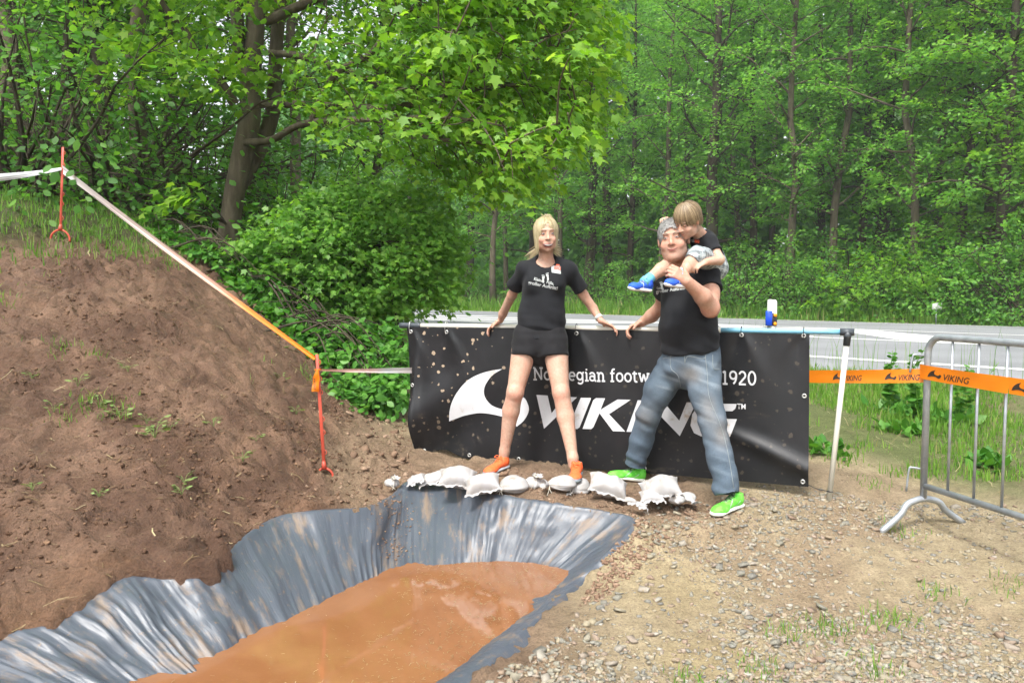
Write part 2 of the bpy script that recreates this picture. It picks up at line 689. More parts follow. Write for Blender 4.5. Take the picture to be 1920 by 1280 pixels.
nA = fbm(p3 * 2.0, 4, 41) * 0.5 + 0.5
nB = fbm(p3 * 6.0, 4, 51) * 0.5 + 0.5
nC = fbm(p3 * 0.7, 3, 61) * 0.5 + 0.5
gravel = lerp(np.array([0.42, 0.34, 0.215]), [0.54, 0.44, 0.28], nB)
yel = sstep(fbm(p3 * 1.1 + 9, 3, 71), 0.12, 0.4) * sstep(XY[:, 1], 4.6, 3.6)
gravel = lerp(gravel, [0.46, 0.36, 0.17], yel * 0.45)
red = sstep(fbm(p3 * 0.9 + 31, 3, 77), 0.1, 0.45)
gravel = lerp(gravel, [0.31, 0.21, 0.14], red * 0.5)
cold = lerp(np.array([0.23, 0.152, 0.098]), [0.36, 0.25, 0.165], nB)
mudc = lerp(np.array([0.145, 0.08, 0.05]), [0.26, 0.158, 0.102], sstep(nA * 0.5 + nB * 0.5, 0.3, 0.7))
mudc = lerp(mudc, [0.30, 0.18, 0.115], sstep(nB, 0.58, 0.8) * 0.7)
mudc = lerp(mudc, [0.24, 0.13, 0.07], sstep(dist_poly(XY, RIM), 0.35, 0.02) * sstep(nA, 0.35, 0.7) * 0.7)
col = gravel
verge = sstep(q, 6.2, 7.6) * sstep(XY[:, 0] + XY[:, 1] * 0.0, -2.0, -1.0)
verge = np.maximum(verge * sstep(nA + nC * 0.6, 0.55, 1.0), sstep(q, 24, 26))
soil = lerp(np.array([0.27, 0.205, 0.13]), [0.15, 0.18, 0.06], sstep(nC + nB * 0.4, 0.45, 0.85))
col = lerp(col, soil, sstep(q, 5.6, 6.4)) if False else col + (soil - col) * sstep(q, 5.6, 6.4)[:, None]
shoulder = sstep(q, 9.6, 10.6) * sstep(q, 12, 11) * sstep(XY[:, 0], 1.5, 4)
col = lerp(col, [0.24, 0.22, 0.19], shoulder * 0.8)
col = col + (cold - col) * clod[:, None]
col = col + (mudc - col) * mud[:, None]
litter = lerp(np.array([0.06, 0.06, 0.025]), [0.10, 0.12, 0.035], nB)
wood = np.maximum(sstep(q, Q_FAR + 0.4, Q_FAR + 1.2), mud * sstep(ZZ, 1.45, 1.8))
col = col + (litter - col) * wood[:, None]
i = np.arange(len(gx) - 1)[:, None] * len(gy)
j = np.arange(len(gy) - 1)[None, :]
quads = np.stack([i + j, i + len(gy) + j, i + len(gy) + j + 1, i + j + 1], -1).reshape(-1, 4)
me = raw_mesh('ground', np.c_[XY, ZZ], [quads])
add_col(me, col * 0.88)
add_col(me, np.repeat((mud * (1 - wood))[:, None], 3, 1), 'Wet')

m = NT('ground')
f1 = m.noise(70, 9, 0.72)
f2 = m.noise(9, 6, 0.6)
c = m.mix(1.0, m.attr(), m.ramp(f1, [(0.28, (0.45, 0.43, 0.41)), (0.52, (1, 1, 1)), (0.75, (1.35, 1.32, 1.26))]), 'MULTIPLY')
c = m.mix(1.0, c, m.ramp(f2, [(0.3, (0.75, 0.73, 0.7)), (0.7, (1.15, 1.15, 1.15))]), 'MULTIPLY')
m.col(c)
wet = m.attr('Wet')
rr = m.mix(wet, (0.92,) * 3, m.ramp(f2, [(0.4, (0.38,) * 3), (0.62, (0.8,) * 3)]))
m.set(Roughness=rr)
m.b.inputs['Specular IOR Level'].default_value = 0.35
m.bump(f1, 1.0, 0.03)
ground = link('ground', me, m.m)
tag(ground, 'trampled earth, mud bank and stony gravel around the pit', 'ground', kind='structure')
ZCO = (gx, gy, ZZ.reshape(len(gx), len(gy)))


def gz(X):
    """height of the finished ground under points (n,2)"""
    X = np.atleast_2d(np.asarray(X, float))
    a, b, Z = ZCO
    ii = np.clip(np.searchsorted(a, X[:, 0]) - 1, 0, len(a) - 2)
    jj = np.clip(np.searchsorted(b, X[:, 1]) - 1, 0, len(b) - 2)
    tx = np.clip((X[:, 0] - a[ii]) / (a[ii + 1] - a[ii]), 0, 1)
    ty = np.clip((X[:, 1] - b[jj]) / (b[jj + 1] - b[jj]), 0, 1)
    return (Z[ii, jj] * (1 - tx) * (1 - ty) + Z[ii + 1, jj] * tx * (1 - ty) + Z[ii, jj + 1] * (1 - tx) * ty + Z[ii + 1, jj + 1] * tx * ty)


def gz1(x, y):
    return float(gz([[x, y]])[0])


# ------------------------------------------------------------------ road
def rp(p, q, z):
    return np.array([RD[0] * p + RN[0] * q, RD[1] * p + RN[1] * q, z])


mb = MB()
ps = np.linspace(-60, 170, 120)
qs = np.concatenate([[Q_NEAR - 0.25], np.linspace(Q_NEAR, Q_FAR, 24), [Q_FAR + 0.25]])
Vg = np.array([[rp(a, b, ROAD_Z - (0.16 if k in (0, 25) else 0) + 0.04 * math.sin(min(1, max(0, (b - Q_NEAR) / (Q_FAR - Q_NEAR))) * math.pi)) for k, b in enumerate(qs)] for a in ps])
mb.grid(Vg)
m = NT('asphalt')
f = m.noise(90, 6, 0.7)
f2 = m.noise(0.5, 4)
c = m.ramp(f, [(0.3, (0.165, 0.172, 0.18)), (0.7, (0.235, 0.242, 0.25))])
m.col(m.mix(1.0, c, m.ramp(f2, [(0.35, (0.85,) * 3), (0.65, (1.1,) * 3)]), 'MULTIPLY')).set(Roughness=0.8).bump(f, 0.4, 0.01)
road = tag(mb.build('road', m.m), 'grey asphalt main road crossing behind the banner', 'road', kind='structure')
m = NT('road_paint')
f = m.noise(40, 6, 0.7)
m.col(m.ramp(f, [(0.2, (0.42, 0.42, 0.41)), (0.45, (0.62, 0.62, 0.61))])).set(Roughness=0.6)
PAINT = m.m


def road_z(q):
    return ROAD_Z + 0.04 * math.sin((q - Q_NEAR) / (Q_FAR - Q_NEAR) * math.pi) + 0.006


def paint(name, poly):
    """poly: list of (p,q) quad corners a-b-c-d; ab and dc run along p"""
    a, b, c, d = [np.array(x, float) for x in poly]
    n = max(2, int(np.linalg.norm(b - a) / 2) + 1)
    k = 6
    V = np.zeros((n, k, 3))
    for x in range(n):
        s = x / (n - 1)
        for y in range(k):
            t = y / (k - 1)
            pq = (a + (b - a) * s) * (1 - t) + (d + (c - d) * s) * t
            V[x, y] = rp(pq[0], pq[1], road_z(pq[1]))
    MB().grid(V).build(name, PAINT, road)


def pq(u, v):
    w = G(u, v, ROAD_Z + 0.03)[:2]
    return np.array([w @ RD, w @ RN])


q_edge = pq(1650, 675)[1]
q_in1 = pq(1600, 636.5)[1]
q_in2 = pq(1760, 624)[1]
q_out = Q_FAR - 0.45
for qq, wd, nm in ((q_edge, 0.25, 'edge_line'), (q_in1, 0.22, 'lane_line'), (q_in2, 0.22, 'lane_line'), (q_out, 0.2, 'edge_line')):
    paint(nm, [(-50, qq), (165, qq), (165, qq + wd), (-50, qq + wd)])
w_h = q_in2 - q_in1
# hatching between the two inner lines: one broad bar on the right, bars the other way on the left
pr = pq(1725, 638)[0]
paint('hatch_bar', [(pr - 2.3, q_in1 + .2), (pr + 0.1, q_in1 + .2), (pr + 3.6, q_in2), (pr + 2.4, q_in2)])
pl = pq(1405, 630)[0]
paint('hatch_bar', [(pl - 1.2, q_in1 + .2), (pl + 0.9, q_in1 + .2), (pl + 3.6, q_in2), (pl + 2.4, q_in2)])
for (u, v) in ((1190, 611), (905, 602), (825, 598), (762, 594), (700, 590)):
    a = pq(u, v)[0]
    paint('hatch_bar', [(a - 1.4, q_in1 + .2), (a + 0.6, q_in1 + .2), (a - 4.2, q_in2), (a - 5.6, q_in2)])

# ------------------------------------------------------------------ water
mb = MB()
cx = SHORE[:, :2].mean(0)
# sheet that reaches under the liner all round
a = np.linspace(-3.2, 0.9, 60)
b = np.linspace(1.4, 5.1, 60)
Vg = np.array([[(x, y, WATER_Z) for y in b] for x in a])
keep = inside_poly(Vg.reshape(-1, 3)[:, :2], RIM) | (dist_poly(Vg.reshape(-1, 3)[:, :2], RIM) < 0.05)
keep = keep.reshape(60, 60)
i, j = np.meshgrid(np.arange(59), np.arange(59), indexing='ij')
ok = keep[i, j] & keep[i + 1, j] & keep[i, j + 1] & keep[i + 1, j + 1]
idx = i * 60 + j
qd = np.stack([idx, idx + 60, idx + 61, idx + 1], -1)[ok]
mb.add(Vg.reshape(-1, 3), qd)
m = NT('muddy_water')
f = m.noise(3.0, 4, 0.55, dist=0.6)
f2 = m.noise(60, 3, 0.6)
c = m.ramp(f, [(0.3, (0.20, 0.084, 0.034)), (0.7, (0.255, 0.118, 0.052))])
c = m.mix(m.ramp(f2, [(0.58, (0, 0, 0)), (0.72, (0.35,) * 3)]), c, (0.28, 0.15, 0.05))
m.col(c).set(Roughness=0.045)
m.b.inputs['Specular IOR Level'].default_value = 0.5
m.bump(m.noise(7, 3, 0.5), 0.035, 0.02)
water = tag(mb.build('water', m.m), 'opaque orange brown muddy water filling the pit', 'water', kind='structure')

# ------------------------------------------------------------------ liner
ns = 26
n_t = 50
rim_s = spline(RIM, ns)
shore_s = spline(SHORE, ns)
L = len(rim_s)
tt = np.linspace(-0.32, 1.5, n_t)
s_len = np.concatenate([[0], np.cumsum(np.linalg.norm(np.diff((rim_s + shore_s)[:, :2] / 2, axis=0), axis=1))])
Vg = np.zeros((L, n_t, 3))
for k in range(L):
    r0, s0 = rim_s[k], shore_s[k]
    run = np.linalg.norm((r0 - s0)[:2])
    for t_i, t in enumerate(tt):
        if t < 0:
            out = (r0 - s0)
            pnt = r0 + np.array([out[0], out[1], 0]) / (run + 1e-6) * (-t) * 0.3 + np.array([0, 0, t * 0.16])
        else:
            tz = t if t < 1 else t
            pnt = r0 + (s0 - r0) * t
            pnt[2] = r0[2] + (s0[2] - r0[2]) * (tz ** 0.85 if t < 1 else 1 + (t - 1) * 1.3)
            pnt = pnt + np.array([0, 0, 0.012 * math.sin(min(t, 1) * math.pi)])
        Vg[k, t_i] = pnt
# pleats that fan out from the rim, uneven in width and height
du = np.gradient(Vg, axis=0)
dv = np.gradient(Vg, axis=1)
nrm = N3(np.cross(du, dv).reshape(-1, 3))
nrm = np.where(nrm[:, 2:3] < 0, -nrm, nrm).reshape(L, n_t, 3)
S = np.repeat(s_len[:, None], n_t, 1)
T = np.repeat(tt[None, :], L, 0)
pp = np.c_[(S * 7.5 + 0.5 * T).ravel(), (T * 0.5).ravel(), np.zeros(L * n_t)]
pf = np.c_[(S * 19).ravel(), (T * 0.9).ravel(), np.ones(L * n_t)]
pleat = 1 - 2 * np.abs(vnoise(pp, 3))
pleat2 = 1 - 2 * np.abs(vnoise(pf, 9))
broad = fbm(np.c_[(S * 2.2).ravel(), (T * 1.4).ravel(), np.full(L * n_t, 4.0)], 3, 12)
amp = (sstep(T.ravel(), -0.05, 0.25) * 0.7 + 0.3) * sstep(T.ravel(), -0.3, -0.05)
strip = np.repeat(np.array([1.0 if k < 18.4 * ns else 0.4 for k in range(L)])[:, None], n_t, 1).ravel()
pf2 = np.c_[(S * 42 + 2 * T).ravel(), (T * 1.2).ravel(), np.full(L * n_t, 7.0)]
pleat3 = 1 - 2 * np.abs(vnoise(pf2, 19))
patch = np.clip(0.5 + 1.4 * fbm(np.c_[(S * 1.7).ravel(), (T * 0.6).ravel(), np.full(L * n_t, 2.0)], 2, 44), 0.3, 1.0)
disp = ((0.028 * pleat + 0.016 * pleat2 + 0.006 * pleat3) * patch + 0.045 * broad) * amp * strip
Vg = Vg + nrm * disp.reshape(L, n_t)[..., None]
me_l = MB().grid(Vg).mesh('pond_liner')
add_col(me_l, np.c_[S.ravel(), T.ravel(), np.zeros(L * n_t)], 'ST')
m = NT('black_plastic')
st_a = m.n('ShaderNodeAttribute')
st_a.attribute_name = 'ST'


def st_noise(sc, det, ro):
    mp = m.n('ShaderNodeMapping')
    mp.inputs['Scale'].default_value = sc
    nz = m.n('ShaderNodeTexNoise')
    nz.inputs['Scale'].default_value = 1.0
    nz.inputs['Detail'].default_value = det
    nz.inputs['Roughness'].default_value = ro
    m.l(st_a.outputs['Vector'], mp.inputs[0])
    m.l(mp.outputs[0], nz.inputs['Vector'])
    return nz.outputs['Fac']


f = st_noise((9, 1.6, 1), 8, 0.7)
f2 = m.noise(34, 5, 0.7)
mudm = m.ramp(f, [(0.53, (0, 0, 0)), (0.64, (0.75, 0.75, 0.75))])
spk = m.ramp(f2, [(0.61, (0, 0, 0)), (0.67, (0.7, 0.7, 0.7))])
mk = m.mix(1.0, mudm, spk, 'LIGHTEN')
m.col(m.mix(mk, (0.062, 0.075, 0.094), (0.21, 0.15, 0.10)))
m.set(Roughness=m.mix(mk, (0.42, 0.42, 0.42), (0.62, 0.62, 0.62)))
m.b.inputs['Specular IOR Level'].default_value = 0.6
m.bump(st_noise((34, 2.2, 1), 4, 0.55), 0.22, 0.02)
liner = link('pond_liner', me_l, m.m)
BV_LINER = BVHTree.FromPolygons([tuple(v.co) for v in me_l.vertices], [tuple(p_.vertices) for p_ in me_l.polygons])
tag(liner, 'black plastic sheet with mud stains lining the sides of the pit', 'plastic sheet')
# ------------------------------------------------------------------ banner and its pipe frame
WHITE_PVC = simple('white_pipe', (0.58, 0.57, 0.50), 0.4, 0.08, 14)
BLUE_PIPE = simple('blue_pipe', (0.16, 0.40, 0.55), 0.4, 0.1, 20)
GREY_FIT = simple('grey_fitting', (0.045, 0.055, 0.065), 0.45, 0.15, 20)
STEEL = simple('eyelet_metal', (0.62, 0.62, 0.6), 0.35, 0.1, 50, metal=0.85)
BLACK_TIE = simple('black_cord', (0.02, 0.02, 0.02), 0.6)

TL, TR = P(763, 613, 6.2), P(1518, 619, 5.08)
BL, BR = P(779, 852, 6.15), P(1516, 912, 5.02)
B_W = np.linalg.norm(TR - TL)
B_H = 0.5 * (np.linalg.norm(TL - BL) + np.linalg.norm(TR - BR))
B_N = N3(np.cross(TR - TL, BL - TL))
if B_N[1] > 0:
    B_N = -B_N


def ban0(st):
    s, t = st[:, :1], st[:, 1:]
    return TL * (1 - s) * (1 - t) + TR * s * (1 - t) + BL * (1 - s) * t + BR * s * t


EYES_S = [0.012, 0.118, 0.47, 0.70, 0.857, 0.988]


def ban_disp(st):
    s, t = st[:, 0], st[:, 1]
    x, y = s * B_W, t * B_H
    d = 0.012 * np.sin(x * 2.2 + 0.6 * y) * t
    # hollows that fan out from the eyelets
    for es in EYES_S:
        dx = x - es * B_W
        ang = np.arctan2(dx, y + 0.03)
        rr = np.hypot(dx, y)
        d += 0.012 * np.exp(-((ang - 0.35) / 0.22) ** 2) * np.exp(-rr / 0.5) * sstep(rr, 0, 0.12)
        d -= 0.010 * np.exp(-((ang + 0.30) / 0.25) ** 2) * np.exp(-rr / 0.6) * sstep(rr, 0, 0.12)
    # the loose lower left corner billows
    ax = x * 0.75 + (y - 0.55) * 0.9
    d += 0.075 * np.exp(-((ax - 0.12) / 0.16) ** 2) * sstep(t, 0.25, 0.9) * sstep(s, 0.45, 0.1)
    d -= 0.05 * np.exp(-((ax - 0.48) / 0.17) ** 2) * sstep(t, 0.3, 0.95) * sstep(s, 0.5, 0.15)
    d += 0.03 * np.exp(-(((x - 0.05) + 0.1 * (y - 0.4)) / 0.035) ** 2) * sstep(t, 0.05, 0.4)
    # a crease to the lower right eyelet
    ln = (x - B_W * 0.988) * 0.42 + (B_H - y) * 1.0
    d += 0.03 * np.exp(-((ln - 0.12) / 0.055) ** 2) * sstep(s, 0.62, 0.97) * sstep(t, 0.55, 0.75)
    d += 0.004 * vnoise(np.c_[x * 4, y * 2.5, np.zeros(len(x))], 5)
    return d


def ban(st, off=0.0):
    st = np.asarray(st, float)
    return ban0(st) + B_N[None, :] * (ban_disp(st) + off)[:, None]


def proj(X):
    X = np.asarray(X, float) - CAM
    xc = X[:, 0]
    yc = X[:, 2] * _c + X[:, 1] * _s
    zc = X[:, 1] * _c - X[:, 2] * _s
    return np.c_[960 + 1500 * xc / zc, 640 - 1500 * yc / zc]


def ban_inv(uv):
    """banner coordinates of photo positions"""
    uv = np.asarray(uv, float)
    st = np.c_[(uv[:, 0] - 763) / 755, (uv[:, 1] - 615) / 270]
    for _ in range(12):
        p0 = proj(ban0(st))
        e = 1e-4
        ds = (proj(ban0(st + [e, 0])) - p0) / e
        dt = (proj(ban0(st + [0, e])) - p0) / e
        r = uv - p0
        det = ds[:, 0] * dt[:, 1] - ds[:, 1] * dt[:, 0]
        st = st + np.c_[(r[:, 0] * dt[:, 1] - r[:, 1] * dt[:, 0]) / det, (ds[:, 0] * r[:, 1] - ds[:, 1] * r[:, 0]) / det]
    return st


m = NT('banner_vinyl')
f = m.noise(5.0, 6, 0.6)
vor = m.n('ShaderNodeTexVoronoi')
vor.inputs['Scale'].default_value = 26
tc = m.n('ShaderNodeTexCoord')
nzv = m.n('ShaderNodeTexNoise')
nzv.inputs['Scale'].default_value = 30
mpv = m.n('ShaderNodeVectorMath', operation='SCALE')
mpv.inputs['Scale'].default_value = 0.025
m.l(tc.outputs['Object'], nzv.inputs['Vector'])
m.l(nzv.outputs['Color'], mpv.inputs[0])
adv = m.n('ShaderNodeVectorMath', operation='ADD')
m.l(tc.outputs['Object'], adv.inputs[0])
m.l(mpv.outputs[0], adv.inputs[1])
m.l(adv.outputs[0], vor.inputs['Vector'])
sep = m.n('ShaderNodeSeparateColor')
m.l(vor.outputs['Color'], sep.inputs[0])
rad = m.n('ShaderNodeMath', operation='MULTIPLY')            # each mud spot has its own size, most have none
rad.inputs[1].default_value = 0.42
pw = m.n('ShaderNodeMath', operation='POWER')
pw.inputs[1].default_value = 3.5
m.l(sep.outputs[0], pw.inputs[0])
m.l(pw.outputs[0], rad.inputs[0])
lt = m.n('ShaderNodeMath', operation='LESS_THAN')
m.l(vor.outputs['Distance'], lt.inputs[0])
m.l(rad.outputs[0], lt.inputs[1])
area = m.attr('Mud')
spot = m.n('ShaderNodeMath', operation='MULTIPLY')
m.l(lt.outputs[0], spot.inputs[0])
m.l(area, spot.inputs[1])
sm = m.noise(3.2, 7, 0.7, stretch=(1, 1, 2.6))
smear = m.ramp(sm, [(0.6, (0, 0, 0)), (0.74, (0.75, 0.75, 0.75))])
area2 = m.attr('Smear')
smf = m.mix(1.0, smear, area2, 'MULTIPLY')
k = m.mix(1.0, spot.outputs[0], smf, 'LIGHTEN')
c = m.ramp(f, [(0.35, (0.007, 0.008, 0.009)), (0.75, (0.015, 0.015, 0.017))])
m.col(m.mix(k, c, (0.34, 0.26, 0.18)))
m.set(Roughness=m.mix(k, (0.36, 0.36, 0.36), (0.85,) * 3))
m.b.inputs['Specular IOR Level'].default_value = 0.42
BANNER_MAT = m.m

bp = thing('banner', 'long black vinyl banner with white lettering tied to a pipe frame', 'banner', tuple((BL + BR) / 2))
na, nb = 190, 70
ss, tt2 = np.meshgrid(np.linspace(0, 1, na), np.linspace(0, 1, nb), indexing='ij')
ST = np.c_[ss.ravel(), tt2.ravel()]
# the lower edge hangs in a shallow wave near the left corner
STb = ST.copy()
STb[:, 1] += -0.05 * np.exp(-((ST[:, 0] - 0.085) / 0.045) ** 2) * sstep(ST[:, 1], 0.6, 1.0)
mb = MB().grid(ban(STb).reshape(na, nb, 3))
me = mb.mesh('cloth')
mudA = sstep(ST[:, 0], 0.5, 0.12) * sstep(ST[:, 1], 1.0, 0.2) + 0.12
add_col(me, np.repeat(np.clip(mudA, 0, 1)[:, None], 3, 1), 'Mud')
smA = np.exp(-((ST[:, 0] - 0.48) / 0.12) ** 2) * sstep(ST[:, 1], 0.6, 0.9) + 0.25 * sstep(ST[:, 1], 0.3, 1)
add_col(me, np.repeat(np.clip(smA, 0, 1)[:, None], 3, 1), 'Smear')
link('cloth', me, BANNER_MAT, bp)


def ring(mb, c, n, r, w, seg=14):
    n = N3(n)
    a = N3(np.cross(n, [0, 0, 1.0]))
    b = np.cross(n, a)
    ang = np.linspace(0, 2 * math.pi, seg + 1)[:-1]
    pts = c + r * (np.cos(ang)[:, None] * a + np.sin(ang)[:, None] * b)
    pts = np.concatenate([pts, pts[:1]])
    return mb.tube(pts, w, 6, cap=False)


eye_st = [(s, 0.035) for s in EYES_S] + [(s, 0.968) for s in (0.022, 0.165, 0.305, 0.47, 0.63, 0.988)] + [(0.012, 0.45), (0.99, 0.42)]
for st in eye_st:
    mb = MB()
    ring(mb, ban([st], 0.004)[0], B_N, 0.011, 0.0045)
    mb.build('eyelet', STEEL, bp)


def tess(poly):
    from mathutils.geometry import tessellate_polygon
    return tessellate_polygon([[Vector((p[0], p[1], 0)) for p in poly]])


def flat_mesh(polys, cuts_len):
    """triangulated and subdivided flat outlines; returns V (n,2), list of faces"""
    bm = bmesh.new()
    for poly in polys:
        vs_ = [bm.verts.new((p[0], p[1], 0)) for p in poly]
        for t in tess(poly):
            try:
                bm.faces.new([vs_[i] for i in t])
            except ValueError:
                pass
    for _ in range(5):
        es = [e for e in bm.edges if e.calc_length() > cuts_len]
        if not es:
            break
        bmesh.ops.subdivide_edges(bm, edges=es, cuts=1)
        bmesh.ops.triangulate(bm, faces=[f for f in bm.faces if len(f.verts) > 3])
    bm.verts.index_update()
    V = np.array([v.co[:2] for v in bm.verts])
    F = np.array([[v.index for v in f.verts] for f in bm.faces])
    bm.free()
    return V, F


def zoomA(pts):      # logo outlines, measured on an enlargement of the photograph
    return [(820 + x / 3.097, 660 + y / 3.097) for x, y in pts]


def zoomB(pts):
    return [(860 + x / 3.368, 640 + y / 3.368) for x, y in pts]


def smooth2(pts, closed=False):
    p = np.array([(a, b, 0) for a, b in pts])
    return [tuple(x[:2]) for x in spline(p, 5)]


FIN = zoomA(
    smooth2([(380, 97), (330, 128), (290, 175), (273, 222), (280, 265), (308, 302), (350, 323), (400, 332), (440, 318), (468, 285), (480, 252)])[:-1]
    + smooth2([(480, 252), (512, 270), (532, 315), (530, 350), (505, 395), (463, 432)])[:-1]
    + smooth2([(463, 432), (440, 392), (380, 373), (330, 362), (280, 355), (230, 355), (160, 368), (110, 385), (66, 402)])[:-1]
    + smooth2([(66, 402), (75, 340), (95, 280), (130, 220), (180, 165), (240, 130), (310, 108), (380, 97)])[:-1])
LETTERS = {
    'V': [[(493, 336), (563, 340), (588, 452), (668, 348), (748, 352), (540, 550)]],
    'I': [[(772, 354), (834, 356), (836, 360), (765, 540), (750, 551), (690, 549)]],
    'K': [[(868, 357), (925, 358), (897, 430), (1003, 366), (1086, 368), (950, 458), (1052, 568), (975, 566), (890, 452), (852, 540), (838, 552), (783, 551), (850, 370)]],
    'I2': [[(1130, 371), (1192, 373), (1116, 571), (1060, 569)]],
    'N': [[(1222, 375), (1290, 377), (1392, 500), (1440, 383), (1502, 385), (1395, 598), (1265, 462), (1222, 576), (1152, 573)]],
    'G': [[(1755, 394), (1747, 424), (1728, 440), (1572, 438), (1542, 452), (1522, 500), (1532, 540), (1560, 550), (1640, 552), (1652, 520), (1598, 519), (1612, 486), (1757, 490), (1715, 600),
           (1530, 599), (1485, 578), (1463, 530), (1475, 460), (1508, 408), (1550, 391)]],
}
m = NT('banner_print')
f = m.noise(7, 6, 0.7)
m.col(m.ramp(f, [(0.32, (0.42, 0.36, 0.29)), (0.42, (0.56, 0.57, 0.59)), (0.7, (0.61, 0.62, 0.64))])).set(Roughness=0.45)
PRINT = m.m


def ban_print(name, polys_px, off, mat=None, cuts=0.03):
    st = [ban_inv(p) for p in polys_px]
    V, F = flat_mesh([s * [B_W, B_H] for s in st], cuts)
    W = ban(V / [B_W, B_H], off)
    me = raw_mesh(name, W, [F], True)
    link(name, me, mat or PRINT, bp)


ban_print('logo_fin', [FIN], 0.004)
for k, a in LETTERS.items():
    ban_print('logo_letter', [zoomB(a[0])], 0.004)


def arc(cx, cy, rx, ry, a0, a1, n=12):
    return [(cx + rx * math.cos(R(a)), cy + ry * math.sin(R(a))) for a in np.linspace(a0, a1, n)]


SL = {  # slab serif letters as pen strokes: (advance, strokes)
    'N': (.74, [[(.12, 0), (.12, .72)], [(.12, .72), (.58, 0)], [(.58, 0), (.58, .72)], [(.0, .0), (.25, .0)], [(0, .72), (.14, .72)], [(.46, .72), (.7, .72)]]),
    'o': (.55, [arc(.26, .25, .2, .24, 0, 360, 20)]),
    'r': (.42, [[(.12, 0), (.12, .49)], [(0, 0), (.25, 0)], [(.0, .49), (.12, .49)], arc(.30, .30, .18, .18, 180, 70, 8)]),
    'w': (.78, [[(.08, .48), (.22, .0)], [(.22, .0), (.36, .46)], [(.36, .46), (.50, .0)], [(.50, 0), (.64, .48)], [(0, .49), (.17, .49)], [(.55, .49), (.73, .49)]]),
    'e': (.53, [[(.06, .26), (.45, .26)], arc(.25, .25, .2, .24, 3, 310, 18)]),
    'g': (.60, [arc(.25, .27, .19, .22, 0, 360, 18), [(.45, .49), (.45, -.04)], arc(.27, -.04, .18, .15, 0, -150, 9), [(.45, .49), (.55, .49)]]),
    'i': (.29, [[(.13, 0), (.13, .49)], [(0, 0), (.26, 0)], [(.02, .49), (.13, .49)], [(.13, .62), (.13, .72)]]),
    'a': (.54, [arc(.22, .33, .17, .16, 160, 0, 8), [(.39, .33), (.39, .0)], [(.39, 0), (.49, 0)], arc(.22, .15, .16, .14, 0, 360, 16)]),
    'n': (.60, [[(.12, 0), (.12, .49)], [(0, 0), (.23, 0)], [(.0, .49), (.12, .49)], arc(.27, .31, .15, .18, 180, 0, 9), [(.42, .31), (.42, 0)], [(.32, 0), (.55, 0)]]),
    'f': (.38, [[(.14, 0), (.14, .56)], arc(.26, .56, .12, .16, 180, 60, 7), [(0, .48), (.3, .48)], [(.02, 0), (.27, 0)]]),
    't': (.38, [[(.14, .62), (.14, .12)], arc(.24, .12, .1, .12, 180, 310, 7), [(0, .48), (.31, .48)]]),
    's': (.46, [arc(.22, .365, .15, .125, 40, 270, 9) + arc(.22, .125, .16, .125, 90, -140, 9)]),
    'c': (.50, [arc(.26, .25, .2, .24, 45, 315, 14)]),
    '1': (.44, [[(.22, 0), (.22, .72)], [(.07, .0), (.37, .0)], [(.22, .72), (.08, .64)]]),
    '9': (.56, [arc(.26, .5, .19, .21, 0, 360, 18), arc(.20, .47, .25, .46, 5, -75, 9)]),
    '2': (.55, [arc(.25, .5, .18, .21, 165, -25, 10) + [(.07, .03)], [(.05, .0), (.46, .0)]]),
    '0': (.58, [arc(.27, .36, .2, .36, 0, 360, 22)]),
    ' ': (.28, []),
}


def stroke_quads(pts, w):
    p = np.array(pts, float)
    closed = np.allclose(p[0], p[-1]) and len(p) > 3
    t = np.gradient(p, axis=0)
    if closed:
        t[0] = t[-1] = p[1] - p[-2]
    t = t / (np.linalg.norm(t, axis=1, keepdims=True) + 1e-9)
    n = np.c_[-t[:, 1], t[:, 0]] * w / 2
    if not closed and len(p) == 2:
        pass
    a, b = p + n, p - n
    V = np.empty((2 * len(p), 2))
    V[0::2], V[1::2] = a, b
    k = np.arange(len(p) - 1) * 2
    F = np.stack([k, k + 1, k + 3, k + 2], -1)
    return V, F


text = 'Norwegian footwear since 1920'
a0, a1 = ban_inv([(1001, 711), (1420, 721)])
total = sum(SL[ch][0] for ch in text)
width_m = (a1[0] - a0[0]) * B_W
sc = width_m / total
x = 0
kk = 0
for ch in text:
    adv_, strokes = SL[ch]
    mb = MB()
    for st_ in strokes:
        pts = np.array(st_, float)
        dense = [pts[0]]
        for q0, q1 in zip(pts[:-1], pts[1:]):
            n_ = max(1, int(np.linalg.norm(q1 - q0) * sc / 0.02))
            dense += [q0 + (q1 - q0) * (z + 1) / n_ for z in range(n_)]
        V, F = stroke_quads(dense, 0.105)
        s_ = a0[0] + (x + V[:, 0]) * sc / B_W
        t_ = a0[1] + (a1[1] - a0[1]) * ((x + V[:, 0]) / total) - V[:, 1] * sc * 1.08 / B_H
        kk += 1
        mb.add(ban(np.c_[s_, t_], 0.004 + 0.0004 * (kk % 5)), F)
    x += adv_
    if strokes:
        mb.build('lettering', PRINT, bp)


